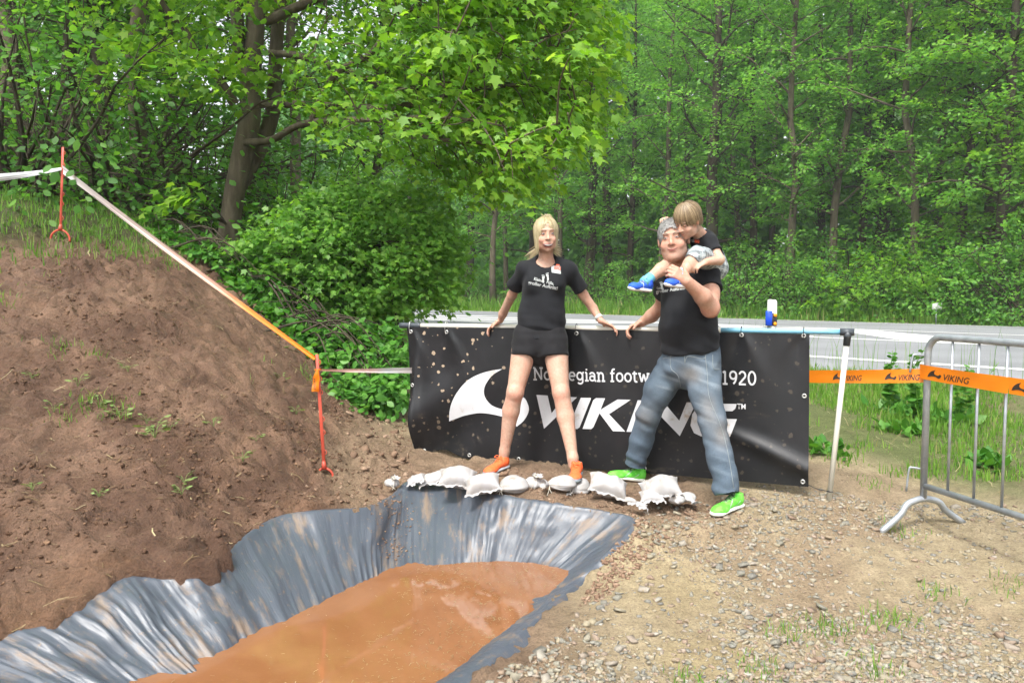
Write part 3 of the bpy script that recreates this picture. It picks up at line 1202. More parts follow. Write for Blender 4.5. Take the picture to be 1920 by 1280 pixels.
def font_mesh(body, size=1.0, offset=0.0, shear=0.0, align='LEFT'):
    cu = bpy.data.curves.new('t', 'FONT')
    cu.body = body
    cu.size = size
    cu.offset = offset
    cu.shear = shear
    cu.align_x = align
    cu.resolution_u = 3
    o = bpy.data.objects.new('t', cu)
    COL.objects.link(o)
    dg = bpy.context.evaluated_depsgraph_get()
    me = o.evaluated_get(dg).to_mesh()
    V = np.array([v.co[:2] for v in me.vertices])
    F = [list(p.vertices) for p in me.polygons]
    bm = bmesh.new()
    vs_ = [bm.verts.new((*v, 0)) for v in V]
    for f_ in F:
        try:
            bm.faces.new([vs_[i_] for i_ in f_])
        except ValueError:
            pass
    bmesh.ops.triangulate(bm, faces=bm.faces[:])
    bm.verts.index_update()
    T = np.array([[v.index for v in f_.verts] for f_ in bm.faces])
    bm.free()
    o.evaluated_get(dg).to_mesh_clear()
    bpy.data.objects.remove(o)
    bpy.data.curves.remove(cu)
    return V, T


V, F = font_mesh('TM', 1.0, 0.02)
tl = ban_inv([(1382, 766), (1398, 757)])
V = V / V.max(0)
W = ban(np.c_[tl[0][0] + V[:, 0] * (tl[1][0] - tl[0][0]), tl[0][1] + V[:, 1] * (tl[1][1] - tl[0][1])], 0.005)
link('lettering', raw_mesh('lettering', W, [F], False), PRINT, bp)

# pipe frame
fr = thing('pipe_stand', 'white plastic pipe stand with a blue end piece holding the black banner', 'pipe stand', tuple(P(1553, 935, 5.0)))
B_up = np.array([0, 0, 1.0])
pt_l = P(750, 610, 6.24) + np.array([0, 0.02, 0])
pt_r = P(1604, 623, 4.96) + np.array([0, 0.02, 0])


def bar_at(u):
    """point of the top rail seen at photo column u"""
    a, b = pt_l, pt_r
    lo, hi = 0.0, 1.0
    for _ in range(40):
        mid = (lo + hi) / 2
        if proj([a + (b - a) * mid])[0][0] < u:
            lo = mid
        else:
            hi = mid
    return a + (b - a) * lo


def rail(u0, u1, r, mat, name):
    a, b = bar_at(u0), bar_at(u1)
    pts = [a + (b - a) * t for t in np.linspace(0, 1, 9)]
    MB().tube(pts, r, 14).build(name, mat, fr)


rail(770, 1352, 0.019, WHITE_PVC, 'rail')
rail(1352, 1578, 0.017, BLUE_PIPE, 'blue_rail')
rail(750, 790, 0.023, GREY_FIT, 'elbow')
mb = MB()
a, b = bar_at(1575), bar_at(1604)
mb.tube([a, b], 0.023, 14)
jn = bar_at(1590)
dn = N3(P(1555, 936, 5.0) - jn)
mb.tube([jn, jn + dn * 0.035, jn + dn * 0.036, jn + dn * 0.085], [0.024, 0.024, 0.022, 0.021], 14)
mb.tube([b, b + N3(b - a) * 0.002], [0.02, 0.02], 14)
mb.build('tee_joint', GREY_FIT, fr)
MB().tube([jn + dn * 0.06, P(1553, 938, 5.0) + np.array([0, 0, -0.05])], 0.0165, 14).build('post', WHITE_PVC, fr)
lp = bar_at(772)
lb = P(779, 868, 6.2)
MB().tube([lp, lb + np.array([0, 0, -0.06])], 0.018, 14).build('post', WHITE_PVC, fr)
mp = bar_at(1226) + np.array([0, 0.02, 0])
MB().tube([mp, P(1222, 912, 5.62)], 0.016, 14).build('post', WHITE_PVC, fr)
for s in EYES_S:
    e = ban([(s, 0.035)], 0.006)[0]
    uu = proj([e])[0][0]
    c0 = bar_at(uu)
    mb = MB()
    ang = np.linspace(0, 2 * math.pi, 15)
    tdir = N3(pt_r - pt_l)
    side = N3(np.cross(tdir, [0, 0, 1.0]))
    mid = (c0 + e) / 2 + np.array([0, 0, 0.006])
    h = np.linalg.norm(c0 - e) / 2 + 0.022
    pts = [mid + side * 0.026 * math.cos(a_) + np.array([0, 0, 1]) * h * math.sin(a_) for a_ in ang]
    mb.tube(pts, 0.0022, 6, cap=False)
    mb.build('cable_tie', STEEL if s in (EYES_S[1], EYES_S[0]) else BLACK_TIE, fr)
e = ban([(0.988, 0.968)], 0.004)[0]
pe = P(1556, 921, 4.985)
mb = MB().tube(spline([e, (e + pe) / 2 + np.array([0, 0, -0.012]), pe], 5), 0.0025, 6)
ring(mb, P(1556, 921, 5.0), dn, 0.019, 0.0028)
mb.build('cord', BLACK_TIE, fr)

# ------------------------------------------------------------------ tapes
m = NT('orange_tape')
f = m.noise(6, 3)
m.col(m.ramp(f, [(0.3, (0.78, 0.20, 0.008)), (0.7, (0.86, 0.245, 0.011))])).set(Roughness=0.4)
tr = m.n('ShaderNodeBsdfTranslucent')
tr.inputs['Color'].default_value = (0.95, 0.3, 0.02, 1)
ms = m.n('ShaderNodeMixShader')
ms.inputs[0].default_value = 0.3
m.l(m.b.outputs[0], ms.inputs[1])
m.l(tr.outputs[0], ms.inputs[2])
m.l(ms.outputs[0], m.out.inputs['Surface'])
ORANGE_TAPE = m.m
TAPE_INK = simple('tape_ink', (0.03, 0.02, 0.015), 0.5)
m = NT('striped_tape')
m.col(m.attr()).set(Roughness=0.35)
STRIPED = m.m


def ribbon(c0, c1, n, width, up, sag=0.0, twist=0.0, crease=0.0, rows=5, taper=None):
    c0, c1 = np.asarray(c0), np.asarray(c1)
    d = N3(c1 - c0)
    Vg = np.zeros((n, rows, 3))
    for k in range(n):
        t = k / (n - 1)
        c = c0 + (c1 - c0) * t + np.array([0, 0, -4 * sag * t * (1 - t)])
        u_ = N3(np.asarray(up) - d * np.dot(up, d))
        w_ = np.cross(d, u_)
        a = twist * t if not callable(twist) else twist(t)
        x_ = u_ * math.cos(a) + w_ * math.sin(a)
        y_ = np.cross(d, x_)
        wd = width * (taper(t) if taper else 1)
        for r_ in range(rows):
            s = r_ / (rows - 1) - 0.5
            Vg[k, r_] = c + x_ * s * wd + y_ * crease * (abs(s) - 0.25 + 0.3 * math.sin(9 * t + 3 * s))
    return Vg


FIN_T = [(x_, -y_) for x_, y_ in smooth2([(0, 0), (3, 11), (10, 20), (20, 26)])[:-1] + smooth2([(20, 26), (16, 18), (18, 11), (27, 8)])[:-1] + [(30, 14), (33, 9), (30, 2), (26, 0)] + smooth2([(26, 0), (20, 4), (10, 4), (0, 0)])[:-1]]


def tape_thing(name, label, segs, inks):
    """segs: list of (n,rows,3) grids; inks: (seg index, t0, t1) where the mark stands"""
    root = thing(name, label, 'barrier tape', tuple(segs[0][0, 0]))
    mb = MB()
    for g in segs:
        mb.grid(g)
    mb.build('tape', ORANGE_TAPE, root)
    Vt, Ft = font_mesh('VIKING', 1.0, 0.012, 0.3)
    Vt = Vt / Vt.max(0)
    for si, t0, t1 in inks:
        g = segs[si]
        n, rows = g.shape[:2]

        def at(X):
            t = np.clip((t0 + (t1 - t0) * X[:, 0]) * (n - 1), 0, n - 1.001)
            k_ = np.floor(t).astype(int)
            fr_ = (t - k_)[:, None]
            r_ = np.clip(X[:, 1] * (rows - 1), 0, rows - 1.001)
            rk = np.floor(r_).astype(int)
            rf = (r_ - rk)[:, None]
            p00, p10, p01, p11 = g[k_, rk], g[k_ + 1, rk], g[k_, rk + 1], g[k_ + 1, rk + 1]
            pt = (p00 * (1 - fr_) + p10 * fr_) * (1 - rf) + (p01 * (1 - fr_) + p11 * fr_) * rf
            nn = N3(np.cross(p10 - p00, p01 - p00))
            nn = np.where((nn @ np.array([0, -1.0, 0]))[:, None] < 0, -nn, nn)
            return pt + nn * 0.0025
        Vf, Ff = flat_mesh([FIN_T], 6)
        X1 = np.c_[Vf[:, 0] / 33 * 0.34, 0.22 + (-Vf[:, 1]) / 26 * 0.56]
        X2 = np.c_[0.36 + Vt[:, 0] * 0.62, 0.18 + Vt[:, 1] * 0.42]
        for X_, F_ in ((X1, Ff), (X2, Ft)):
            X_[:, 1] = X_[:, 1]
            link('lettering', raw_mesh('lettering', at(X_), [F_], False), TAPE_INK, root)
    return root


up = np.array([0, 0, 1.0])
t_a, t_b = P(1478, 705, 5.45), P(1737, 704, 4.885)
seg = ribbon(t_a, t_b, 40, 0.085, up, 0.004, twist=lambda t: 0.15 * math.sin(5 * t), crease=0.01)
tape_thing('orange_tape', 'orange printed barrier tape stretched from the banner to the steel barrier', [seg],
           [(0, 0.345, 0.565), (0, 0.72, 0.965), (0, -0.05, 0.155)])

BX, BY = 2.535, 4.86                      # crowd barrier end post
BD = N3(np.array([0.24, -0.97, 0]))       # barrier runs towards the camera
BP = np.array([BD[1], -BD[0], 0]) * -1
if BP[0] < 0:
    BP = -BP


def front(p):                             # the side of the barrier facing the pit
    return p - BP * 0.028


t_c = np.array([BX, BY, 0]) + up * P(1748, 697, 4.85)[2]
seg0 = ribbon(front(t_c) + BD * -0.03, front(t_c) + BD * 0.62 + up * -0.012, 36, 0.088, up, 0.002, twist=lambda t: 0.12 * math.sin(4 * t), crease=0.006)
seg1 = ribbon(front(t_c) + BD * 0.62 + up * -0.012, front(t_c) + BD * 1.5, 30, 0.088, up, 0.006)
tape_thing('orange_tape', 'orange printed barrier tape running along the bars of the steel barrier', [seg0, seg1], [(0, 0.10, 0.60), (1, 0.02, 0.35)])

# ------------------------------------------------------------------ red fence posts
m = NT('red_plastic')
f = m.noise(18, 5)
m.col(m.ramp(f, [(0.35, (0.44, 0.06, 0.035)), (0.7, (0.58, 0.095, 0.055))])).set(Roughness=0.5)
RED = m.m


def fence_post(top, bot, label, r_foot=0.055, flip=1, open_end=False):
    top, bot = np.asarray(top), np.asarray(bot)
    root = thing('fence_post', label, 'fence post', tuple(bot))
    d = N3(top - bot)
    xr = N3(np.cross(d, [0, 1.0, 0]))
    if xr[0] < 0:
        xr = -xr
    yr = np.cross(d, xr)
    Mx = np.c_[xr, yr, d]
    ln = np.linalg.norm(top - bot)
    lf = r_foot + 0.02
    mb = MB()
    mb.box(bot + d * (lf + (ln - lf) / 2), (0.022, 0.007, ln - lf), Mx, 0.002)
    mb.box(bot + d * (lf + (ln - lf) / 2) + yr * 0.007, (0.006, 0.012, ln - lf - 0.01), Mx, 0.001)
    mb.build('stem', RED, root)
    for t in (0.12, 0.3, 0.42, 0.66, 0.78, 0.93):
        c = bot + d * (lf + (ln - lf) * t) + xr * 0.010 * flip
        a = np.linspace(-80, 100, 8)
        pts = [c + xr * flip * 0.012 * math.cos(R(q_)) + d * 0.016 * math.sin(R(q_)) for q_ in a]
        MB().tube(pts, 0.0032, 6).build('wire_hook', RED, root)
    mb = MB()
    a = np.linspace(-8, 188, 18) if not open_end else np.linspace(-38, 176, 20)
    pts = [bot + xr * r_foot * math.cos(R(q_)) + d * r_foot * math.sin(R(q_)) for q_ in a]
    if open_end:
        pts = [pts[0] + xr * -0.05 + d * -0.002] + pts
    mb.tube(pts, 0.0085, 8)
    mb.tube([bot + d * (r_foot - 0.004), bot + d * (r_foot + 0.05)], [0.022, 0.011], 8)
    mb.build('foot', RED, root)
    return root


pA_t, pA_b = P(118, 276, 7.15), P(113, 452, 7.15)
pB_t, pB_b = P(594, 664, 5.35), P(609, 893, 5.35)
pA_b[2] = gz1(*pA_b[:2]) + 0.01
pB_b[2] = min(pB_b[2], gz1(*pB_b[:2]) + 0.05)
fence_post(pA_t, pA_b, 'red plastic fence post at the top of the mud bank', 0.085)
fence_post(pB_t, pB_b, 'red plastic fence post near the foot of the bank beside the banner', 0.055, open_end=True)


def striped(name, label, c0, c1, width, stops, n=70, rows=9, sag=0.0, tw=None, taper=None, crease=0.012, stripes=True):
    g = ribbon(c0, c1, n, width, up, sag, tw or (lambda t: 0.3 * math.sin(7 * t)), crease, rows, taper)
    me = MB().grid(g).mesh(name)
    t = np.repeat(np.linspace(0, 1, n)[:, None], rows, 1).ravel()
    s = np.repeat(np.linspace(0, 1, rows)[None, :], n, 0).ravel()
    colr = np.stack([np.interp(t, [a_[0] for a_ in stops], [a_[1][k_] for a_ in stops]) for k_ in range(3)], -1)
    if stripes:
        band = (np.abs(((s * 2.6 + 0.3 * t) % 1.0) - 0.5) < 0.13) & (t < 0.75)
        colr[band] = colr[band] * 0.45
    add_col(me, colr)
    return tag(link(name, me, STRIPED, None, c0), label, 'barrier tape')


tA = pA_t + (pA_b - pA_t) * 0.235
tB = pB_t + (pB_b - pB_t) * 0.03
striped('barrier_tape', 'pale twisted tape between the two red posts, orange at its lower end', tA, tB + np.array([-0.012, -0.01, 0]), 0.072,
        [(0, (0.62, 0.58, 0.58)), (0.45, (0.55, 0.42, 0.36)), (0.68, (0.7, 0.4, 0.3)), (0.78, (0.85, 0.26, 0.06)), (1, (0.9, 0.2, 0.01))],
        sag=0.015, taper=lambda t: 1 - 0.62 * t)
striped('barrier_tape', 'white tape leading out of the picture to the left of the upper red post', tA + np.array([0, -0.012, 0.0]), P(-120, 340, 6.6), 0.075,
        [(0, (0.7, 0.72, 0.74)), (1, (0.8, 0.82, 0.84))], sag=0.02, taper=lambda t: 0.35 + 0.9 * t if t < 0.6 else 0.89)
tC = pB_t + (pB_b - pB_t) * 0.125
striped('barrier_tape', 'pinkish white tape between the lower red post and the banner', tC + np.array([0, -0.01, 0]), P(772, 694, 6.16), 0.045,
        [(0, (0.75, 0.4, 0.3)), (0.25, (0.78, 0.5, 0.42)), (0.55, (0.75, 0.55, 0.5)), (0.7, (0.6, 0.62, 0.62)), (1, (0.75, 0.68, 0.66))],
        sag=0.004, taper=lambda t: 0.3 + 0.7 * t, stripes=False)
# knotted tape end on the lower post
kt = thing('tape_tail', 'short orange printed tape end knotted round the lower red post', 'tape end', tuple(tC))
mb = MB()
ring(mb, tC, pB_t - pB_b, 0.017, 0.006)
mb.build('knot', ORANGE_TAPE, kt)
g = ribbon(tC + np.array([0.004, -0.022, 0]), tC + np.array([-0.012, -0.03, -0.145]), 14, 0.042, (1, 0, 0), 0, twist=lambda t: 0.4 * math.sin(4 * t), crease=0.02, taper=lambda t: 0.4 + 0.8 * math.sin(min(1, t * 1.4) * 1.9))
MB().grid(g).build('tail', ORANGE_TAPE, kt)
Vt, Ft = font_mesh('VIKING', 1.0, 0.01, 0.3)
Vt = Vt / Vt.max(0)
W = tC + np.array([-0.012, -0.046, -0.05]) + np.c_[0.014 * (Vt[:, 1] - 0.5), np.zeros(len(Vt)), -0.08 * Vt[:, 0]]
link('lettering', raw_mesh('lettering', W, [Ft], False), TAPE_INK, kt)

# ------------------------------------------------------------------ steel crowd barrier
m = NT('galvanised')
f = m.noise(14, 6, 0.65)
m.col(m.ramp(f, [(0.3, (0.28, 0.31, 0.34)), (0.7, (0.44, 0.47, 0.5))])).set(Roughness=0.42, Metallic=0.55)
m.bump(f, 0.1, 0.004)
GALV = m.m
bz = P(1680, 1006, 4.79)[2]
b0 = np.array([BX, BY, 0.0])
ztop = P(1780, 632, 4.8)[2]
zbot = P(1745, 913, 4.82)[2]
zfoot = P(1740, 935, 4.84)[2]
br = thing('crowd_barrier', 'galvanised steel crowd barrier with upright bars and a bowed foot', 'barrier', (BX, BY, bz))
LEN = 2.3
rc = 0.1
pts = [b0 + up * (zfoot + 0.0), b0 + up * (ztop - rc)]
pts += [b0 + BD * (rc - rc * math.cos(a)) + up * (ztop - rc + rc * math.sin(a)) for a in np.linspace(0.15, math.pi / 2, 8)]
pts += [b0 + BD * (LEN - rc) + up * ztop]
pts += [b0 + BD * (LEN - rc + rc * math.sin(a)) + up * (ztop - rc + rc * math.cos(a)) for a in np.linspace(0.1, math.pi / 2, 8)]
pts += [b0 + BD * LEN + up * zfoot]
MB().tube(pts, 0.0205, 14).build('frame', GALV, br)
MB().tube([b0 + BD * 0.015 + up * zbot, b0 + BD * (LEN - 0.015) + up * zbot], 0.0185, 14).build('bottom_rail', GALV, br)
n_bar = 11
for k in range(1, n_bar + 1):
    c = b0 + BD * (LEN * k / (n_bar + 1))
    MB().tube([c + up * (zbot + 0.01), c + up * (ztop - 0.015)], 0.0078, 10).build('bar', GALV, br)
for L_ in (0, LEN):
    c = b0 + BD * L_
    zl = gz1(*(c - BP * 0.3)[:2])
    zr = gz1(*(c + BP * 0.3)[:2])
    cp = [c - BP * 0.305 + up * (zl - 0.01), c - BP * 0.17 + up * (zfoot - 0.10), c - BP * 0.12 + up * (zfoot - 0.035), c - BP * 0.06 + up * (zfoot - 0.012), c + up * (zfoot - 0.003),
          c + BP * 0.06 + up * (zfoot - 0.012), c + BP * 0.12 + up * (zfoot - 0.035), c + BP * 0.17 + up * (zfoot - 0.09), c + BP * 0.305 + up * (zr - 0.01)]
    MB().tube(spline(cp, 4), 0.020, 12).build('foot', GALV, br)
for zt, ln in ((ztop - 0.115, 0.11), (zbot + 0.1, 0.15)):
    c = b0 + up * zt
    o_ = -BD * 0.02
    pts = [c, c - BD * 0.04, c - BD * 0.065, c - BD * 0.075 + up * -0.012, c - BD * 0.077 + up * -ln]
    # the hooks stand off towards the pit as well as outwards
    pts = [p_ - BP * 0.045 * i_ / 3 for i_, p_ in enumerate(pts)]
    MB().tube(spline(pts, 4), 0.0065, 8).build('hook', GALV, br)

# ------------------------------------------------------------------ delineator and the small sign across the road
WHITE_PLASTIC = simple('white_plastic', (0.55, 0.56, 0.53), 0.45, 0.06, 10)
BLACK_PLASTIC = simple('black_plastic_post', (0.03, 0.03, 0.032), 0.5)
m = NT('orange_reflector')
m.col((0.9, 0.33, 0.01)).set(Roughness=0.2)
m.bump(m.noise(120, 2), 0.3, 0.003)
REFL = m.m
m = NT('blue_reflector')
m.col((0.012, 0.07, 0.62)).set(Roughness=0.25)
m.bump(m.noise(150, 2), 0.3, 0.003)
REFL_B = m.m
dl_top = P(1448, 561, 10.9)
dz0 = gz1(dl_top[0], dl_top[1])
dp = thing('delineator', 'white roadside delineator post with a blue reflector and orange dots behind the banner', 'road post', (dl_top[0], dl_top[1], dz0))
ax = N3(np.array([RD[0], RD[1], 0]))      # its faces look up and down the road
sd = np.array([RN[0], RN[1], 0])
prof = [(-0.055, -0.06), (0.035, -0.06), (0.055, -0.03), (0.055, 0.03), (0.035, 0.06), (-0.055, 0.06), (-0.075, 0.0)]
hz = dl_top[2]


def dl_pt(a, b, z):
    return np.array([dl_top[0], dl_top[1], 0]) + N3(np.array([0.25, 1, 0])) * a + N3(np.array([1, -0.25, 0])) * b + up * z


def dl_prism(z0, z1a, z1b, grow=0.0):
    n = len(prof)
    V = [dl_pt(a * (1 + grow), b * (1 + grow), z0) for a, b in prof]
    V += [dl_pt(a * (1 + grow), b * (1 + grow), z1a + (z1b - z1a) * (b + 0.06) / 0.12) for a, b in prof]
    k = np.arange(n)
    return MB().add(V, np.stack([k, (k + 1) % n, n + (k + 1) % n, n + k], -1), [list(range(n, 2 * n))], [list(range(n))[::-1]])


mbx = dl_prism(dz0 - 0.1, hz - 0.015, hz - 0.03)
n = len(prof)
mbx.add([dl_pt(a * .98, b * .98, hz - 0.014 - 0.015 * (b + .06) / .12) for a, b in prof] + [dl_pt(a * 0.7, b * 0.72, hz - 0.006 * (b + .06) / .12) for a, b in prof],
        np.stack([np.arange(n), (np.arange(n) + 1) % n, n + (np.arange(n) + 1) % n, n + np.arange(n)], -1), [list(range(n, 2 * n))])
mbx.build('post_body', WHITE_PLASTIC, dp, smooth=False)
dl_prism(hz - 0.36, hz - 0.165, hz - 0.205, 0.03).build('black_band', BLACK_PLASTIC, dp, smooth=False)
for zz in (hz - 0.215, hz - 0.33):
    c = dl_pt(-0.07, 0.036, zz)
    nn = N3(dl_pt(-1, 0.5, 0) - dl_pt(0, 0, 0))
    mb = MB()
    mb.tube([c, c + nn * 0.012, c + nn * 0.018], [0.024, 0.024, 0.015], 14)
    mb.build('reflector', REFL, dp)
mb = MB()
Mx = np.c_[N3(np.array([1, -0.25, 0])), N3(np.array([0.25, 1, 0])), up]
mb.box(dl_pt(-0.075, -0.045, hz - 0.255), (0.085, 0.05, 0.2), Mx, 0.006)
mb.build('blue_reflector', REFL_B, dp)

sg = P(1757, 574, 24.5)
sroot = thing('marker_sign', 'small white marker board on a short grey stake at the far verge', 'sign', (sg[0], sg[1], gz1(sg[0], sg[1])))
MB().box(sg, (0.29, 0.02, 0.21), None, 0.004).build('board', WHITE_PLASTIC, sroot)
MB().tube([np.array([sg[0], sg[1] + 0.035, gz1(sg[0], sg[1]) - 0.05]), sg + [0, 0.035, 0.02]], 0.02, 8).build('stake', GALV, sroot)
Vt, Ft = font_mesh('18', 1.0, 0.01)
W = sg + np.array([0.0, -0.013, -0.02]) + np.c_[Vt[:, 0] * 0.075, np.zeros(len(Vt)), Vt[:, 1] * 0.075]
link('lettering', raw_mesh('lettering', W, [Ft], False), simple('sign_ink', (0.35, 0.36, 0.36), 0.6), sroot)
# ------------------------------------------------------------------ foliage
T_MAPLE = (np.array([(0, 0, 0), (.36, .02, -.05), (.27, .24, 0), (.58, .52, -.1), (.22, .57, -.02), (0, 1, -.16),
                     (-.22, .57, -.02), (-.58, .52, -.1), (-.27, .24, 0), (-.36, .02, -.05)]),
           [np.array([[0, 1, 2, 3, 4, 5]]), np.array([[0, 5, 6, 7, 8, 9]])])
T_OVAL = (np.array([(0, 0, 0), (.3, .33, -.08), (.25, .68, -.1), (0, 1, -.12), (-.25, .68, -.1), (-.3, .33, -.08)]),
          [np.array([[0, 1, 2, 3]]), np.array([[0, 3, 4, 5]])])
T_DIAM = (np.array([(0, 0, 0), (.36, .45, -.08), (0, 1, -.05), (-.36, .45, -.08)]), [np.array([[0, 1, 2, 3]])])


def leaves(mb, C, tip, nrm, size, tpl):
    C = np.asarray(C, float)
    n = len(C)
    if n == 0:
        return
    y = N3(tip)
    z = N3(nrm - y * np.sum(nrm * y, 1, keepdims=True))
    x = np.cross(y, z)
    tv, tp = tpl
    s = np.broadcast_to(np.asarray(size, float), (n,))[:, None, None]
    V = C[:, None, :] + s * (tv[None, :, 0:1] * x[:, None, :] + tv[None, :, 1:2] * y[:, None, :] + tv[None, :, 2:3] * z[:, None, :])
    k = len(tv)
    off = (np.arange(n) * k)[:, None]
    mb.add(V.reshape(-1, 3), *[(p[0][None, :] + off) for p in tp])


def spray(mb, c, d, n, ln, wd, size, tpl, rg, up_w=1.0, out_w=0.25, jit=0.45, droop=0.25):
    """a twig's worth of leaves about c that reaches along d"""
    c, d = np.asarray(c, float), N3(d)
    side = N3(np.cross(d, [0, 0, 1.0]) + 1e-6)
    t = rg.random(n)
    s = rg.normal(size=n) * 0.45 * (1 - 0.4 * t)
    C = c + d * ((t - 0.35) * ln)[:, None] + side * (s * wd)[:, None] + np.array([0, 0, 1.0]) * (rg.normal(size=n) * 0.12 * wd - droop * ln * t * t * 0.5 - 0.2 * wd * np.abs(s))[:, None]
    tip = d[None, :] * 0.7 + side[None, :] * (np.sign(s) * 0.7)[:, None] + rg.normal(size=(n, 3)) * 0.35 + np.array([0, 0, -droop])
    nr = np.array([0, 0, up_w]) + d[None, :] * out_w + rg.normal(size=(n, 3)) * jit
    leaves(mb, C, tip, nr, size * (0.65 + 0.6 * rg.random(n)), tpl)


def limb_pts(a, d, ln, n, rg, rise=0.1, wob=0.12):
    p = [np.asarray(a, float)]
    d = N3(np.asarray(d, float))
    for k in range(n):
        d = N3(d + rg.normal(size=3) * wob + np.array([0, 0, rise]))
        p.append(p[-1] + d * ln / n)
    return np.array(p)


def forest_tree(seed, H, r0, base, n_limb, reach, leaf, tpl, n_leaf, flat=0.25, lean=(0, 0), bare=0.15):
    """trunk mesh and crown mesh of a forest tree that stands at the origin"""
    rg = np.random.default_rng(seed)
    hs_ = np.linspace(0, 1, 12)
    wander = np.cumsum(rg.normal(size=(12, 2)) * 0.11, 0)
    wander -= wander[0]
    tr = np.c_[wander + np.outer(hs_ ** 1.3, lean), hs_ * H]
    tr[0, 2] = -0.3
    rads = r0 * (1 - 0.8 * hs_) * (1 + 0.35 * np.exp(-hs_ * 22))
    tb = MB().tube(tr, rads, 10)
    cb = MB()
    for k in range(n_limb):
        h = base + (0.97 - base) * ((k + rg.random() * 0.8) / n_limb)
        f = np.interp(h, [base, base + 0.25, 0.75, 1.0], [0.75, 1.0, 0.85, 0.35])
        c = np.array([np.interp(h, hs_, tr[:, a]) for a in range(3)])
        az = k * 2.4 + rg.normal() * 0.4
        ln = reach * f * (0.7 + 0.5 * rg.random())
        d = np.array([math.cos(az), math.sin(az), flat + 0.5 * h + rg.normal() * 0.15])
        lp_ = limb_pts(c, d, ln, 6, rg, rise=rg.normal() * 0.05 - 0.02, wob=0.16)
        rl = r0 * 0.36 * (1 - h * 0.6)
        tb.tube(lp_, np.linspace(rl, rl * 0.2, 7), 6, cap=False)
        m_ = max(5, int(ln * 3.2))
        for q_ in range(m_):
            t = bare + (1 - bare) * (q_ + rg.random()) / m_
            cc = np.array([np.interp(t, np.linspace(0, 1, 7), lp_[:, a]) for a in range(3)])
            sd_ = rg.normal(size=3)
            sd_[2] = sd_[2] * 0.3 + 0.1
            dd_ = N3(N3(lp_[-1] - lp_[0]) * 0.5 + N3(sd_) * 0.9)
            tl_ = (0.5 + rg.random() * 0.9) * (1.15 - 0.5 * t) * reach / 3.2
            e = cc + dd_ * tl_
            tb.tube([cc, (cc + e) / 2 + [0, 0, 0.05], e], [rl * 0.22, rl * 0.15, 0.006], 4, cap=False)
            for w_ in range(2):
                cw = cc + (e - cc) * (0.55 + 0.45 * w_) + rg.normal(size=3) * 0.1
                spray(cb, cw, dd_, int(n_leaf * (0.6 + 0.8 * rg.random())), 0.75 * reach / 3.2, 0.55 * reach / 3.2, leaf, tpl, rg, out_w=0.35, jit=0.5)
    return tb, cb


def tree_proto(name, tb, cb, bark, leafm):
    return tb.mesh(name + '_trunk'), cb.mesh(name + '_crown', smooth=False), bark, leafm


def put_tree(name, proto, x, y, label, cat='tree', group=None, scale=1.0, rot=0.0, z=None, parts=('trunk', 'crown')):
    tm, cm, bark, leafm = proto
    z = gz1(x, y) if z is None else z
    o = thing(name, label, cat, (x, y, z - 0.05), group)
    o.rotation_euler = (0, 0, rot)
    o.scale = (scale,) * 3
    for me_, mt, nm in ((tm, bark, parts[0]), (cm, leafm, parts[1])):
        if me_ is None:
            continue
        if len(me_.materials) == 0:
            me_.materials.append(mt)
        c = bpy.data.objects.new(nm, me_)
        COL.objects.link(c)
        c.parent = o
    return o


def at_q(u, q):
    a = (u - 960) / 1500
    y = q / (RN[0] * a + RN[1])
    return a * y, y


PT = [
    tree_proto('beech', *forest_tree(1, 19, 0.20, 0.10, 40, 3.4, 0.16, T_OVAL, 17), BARK_DARK, LEAF_FOREST),
    tree_proto('oak', *forest_tree(2, 20, 0.30, 0.14, 36, 4.0, 0.16, T_OVAL, 18, flat=0.5), BARK_DARK, LEAF_FOREST),
    tree_proto('ash', *forest_tree(3, 21, 0.17, 0.16, 38, 3.0, 0.155, T_OVAL, 17, flat=0.4), BARK, LEAF_FOREST),
    tree_proto('elm', *forest_tree(4, 17, 0.16, 0.08, 38, 3.2, 0.16, T_OVAL, 17), BARK_DARK, LEAF_BRIGHT),
]
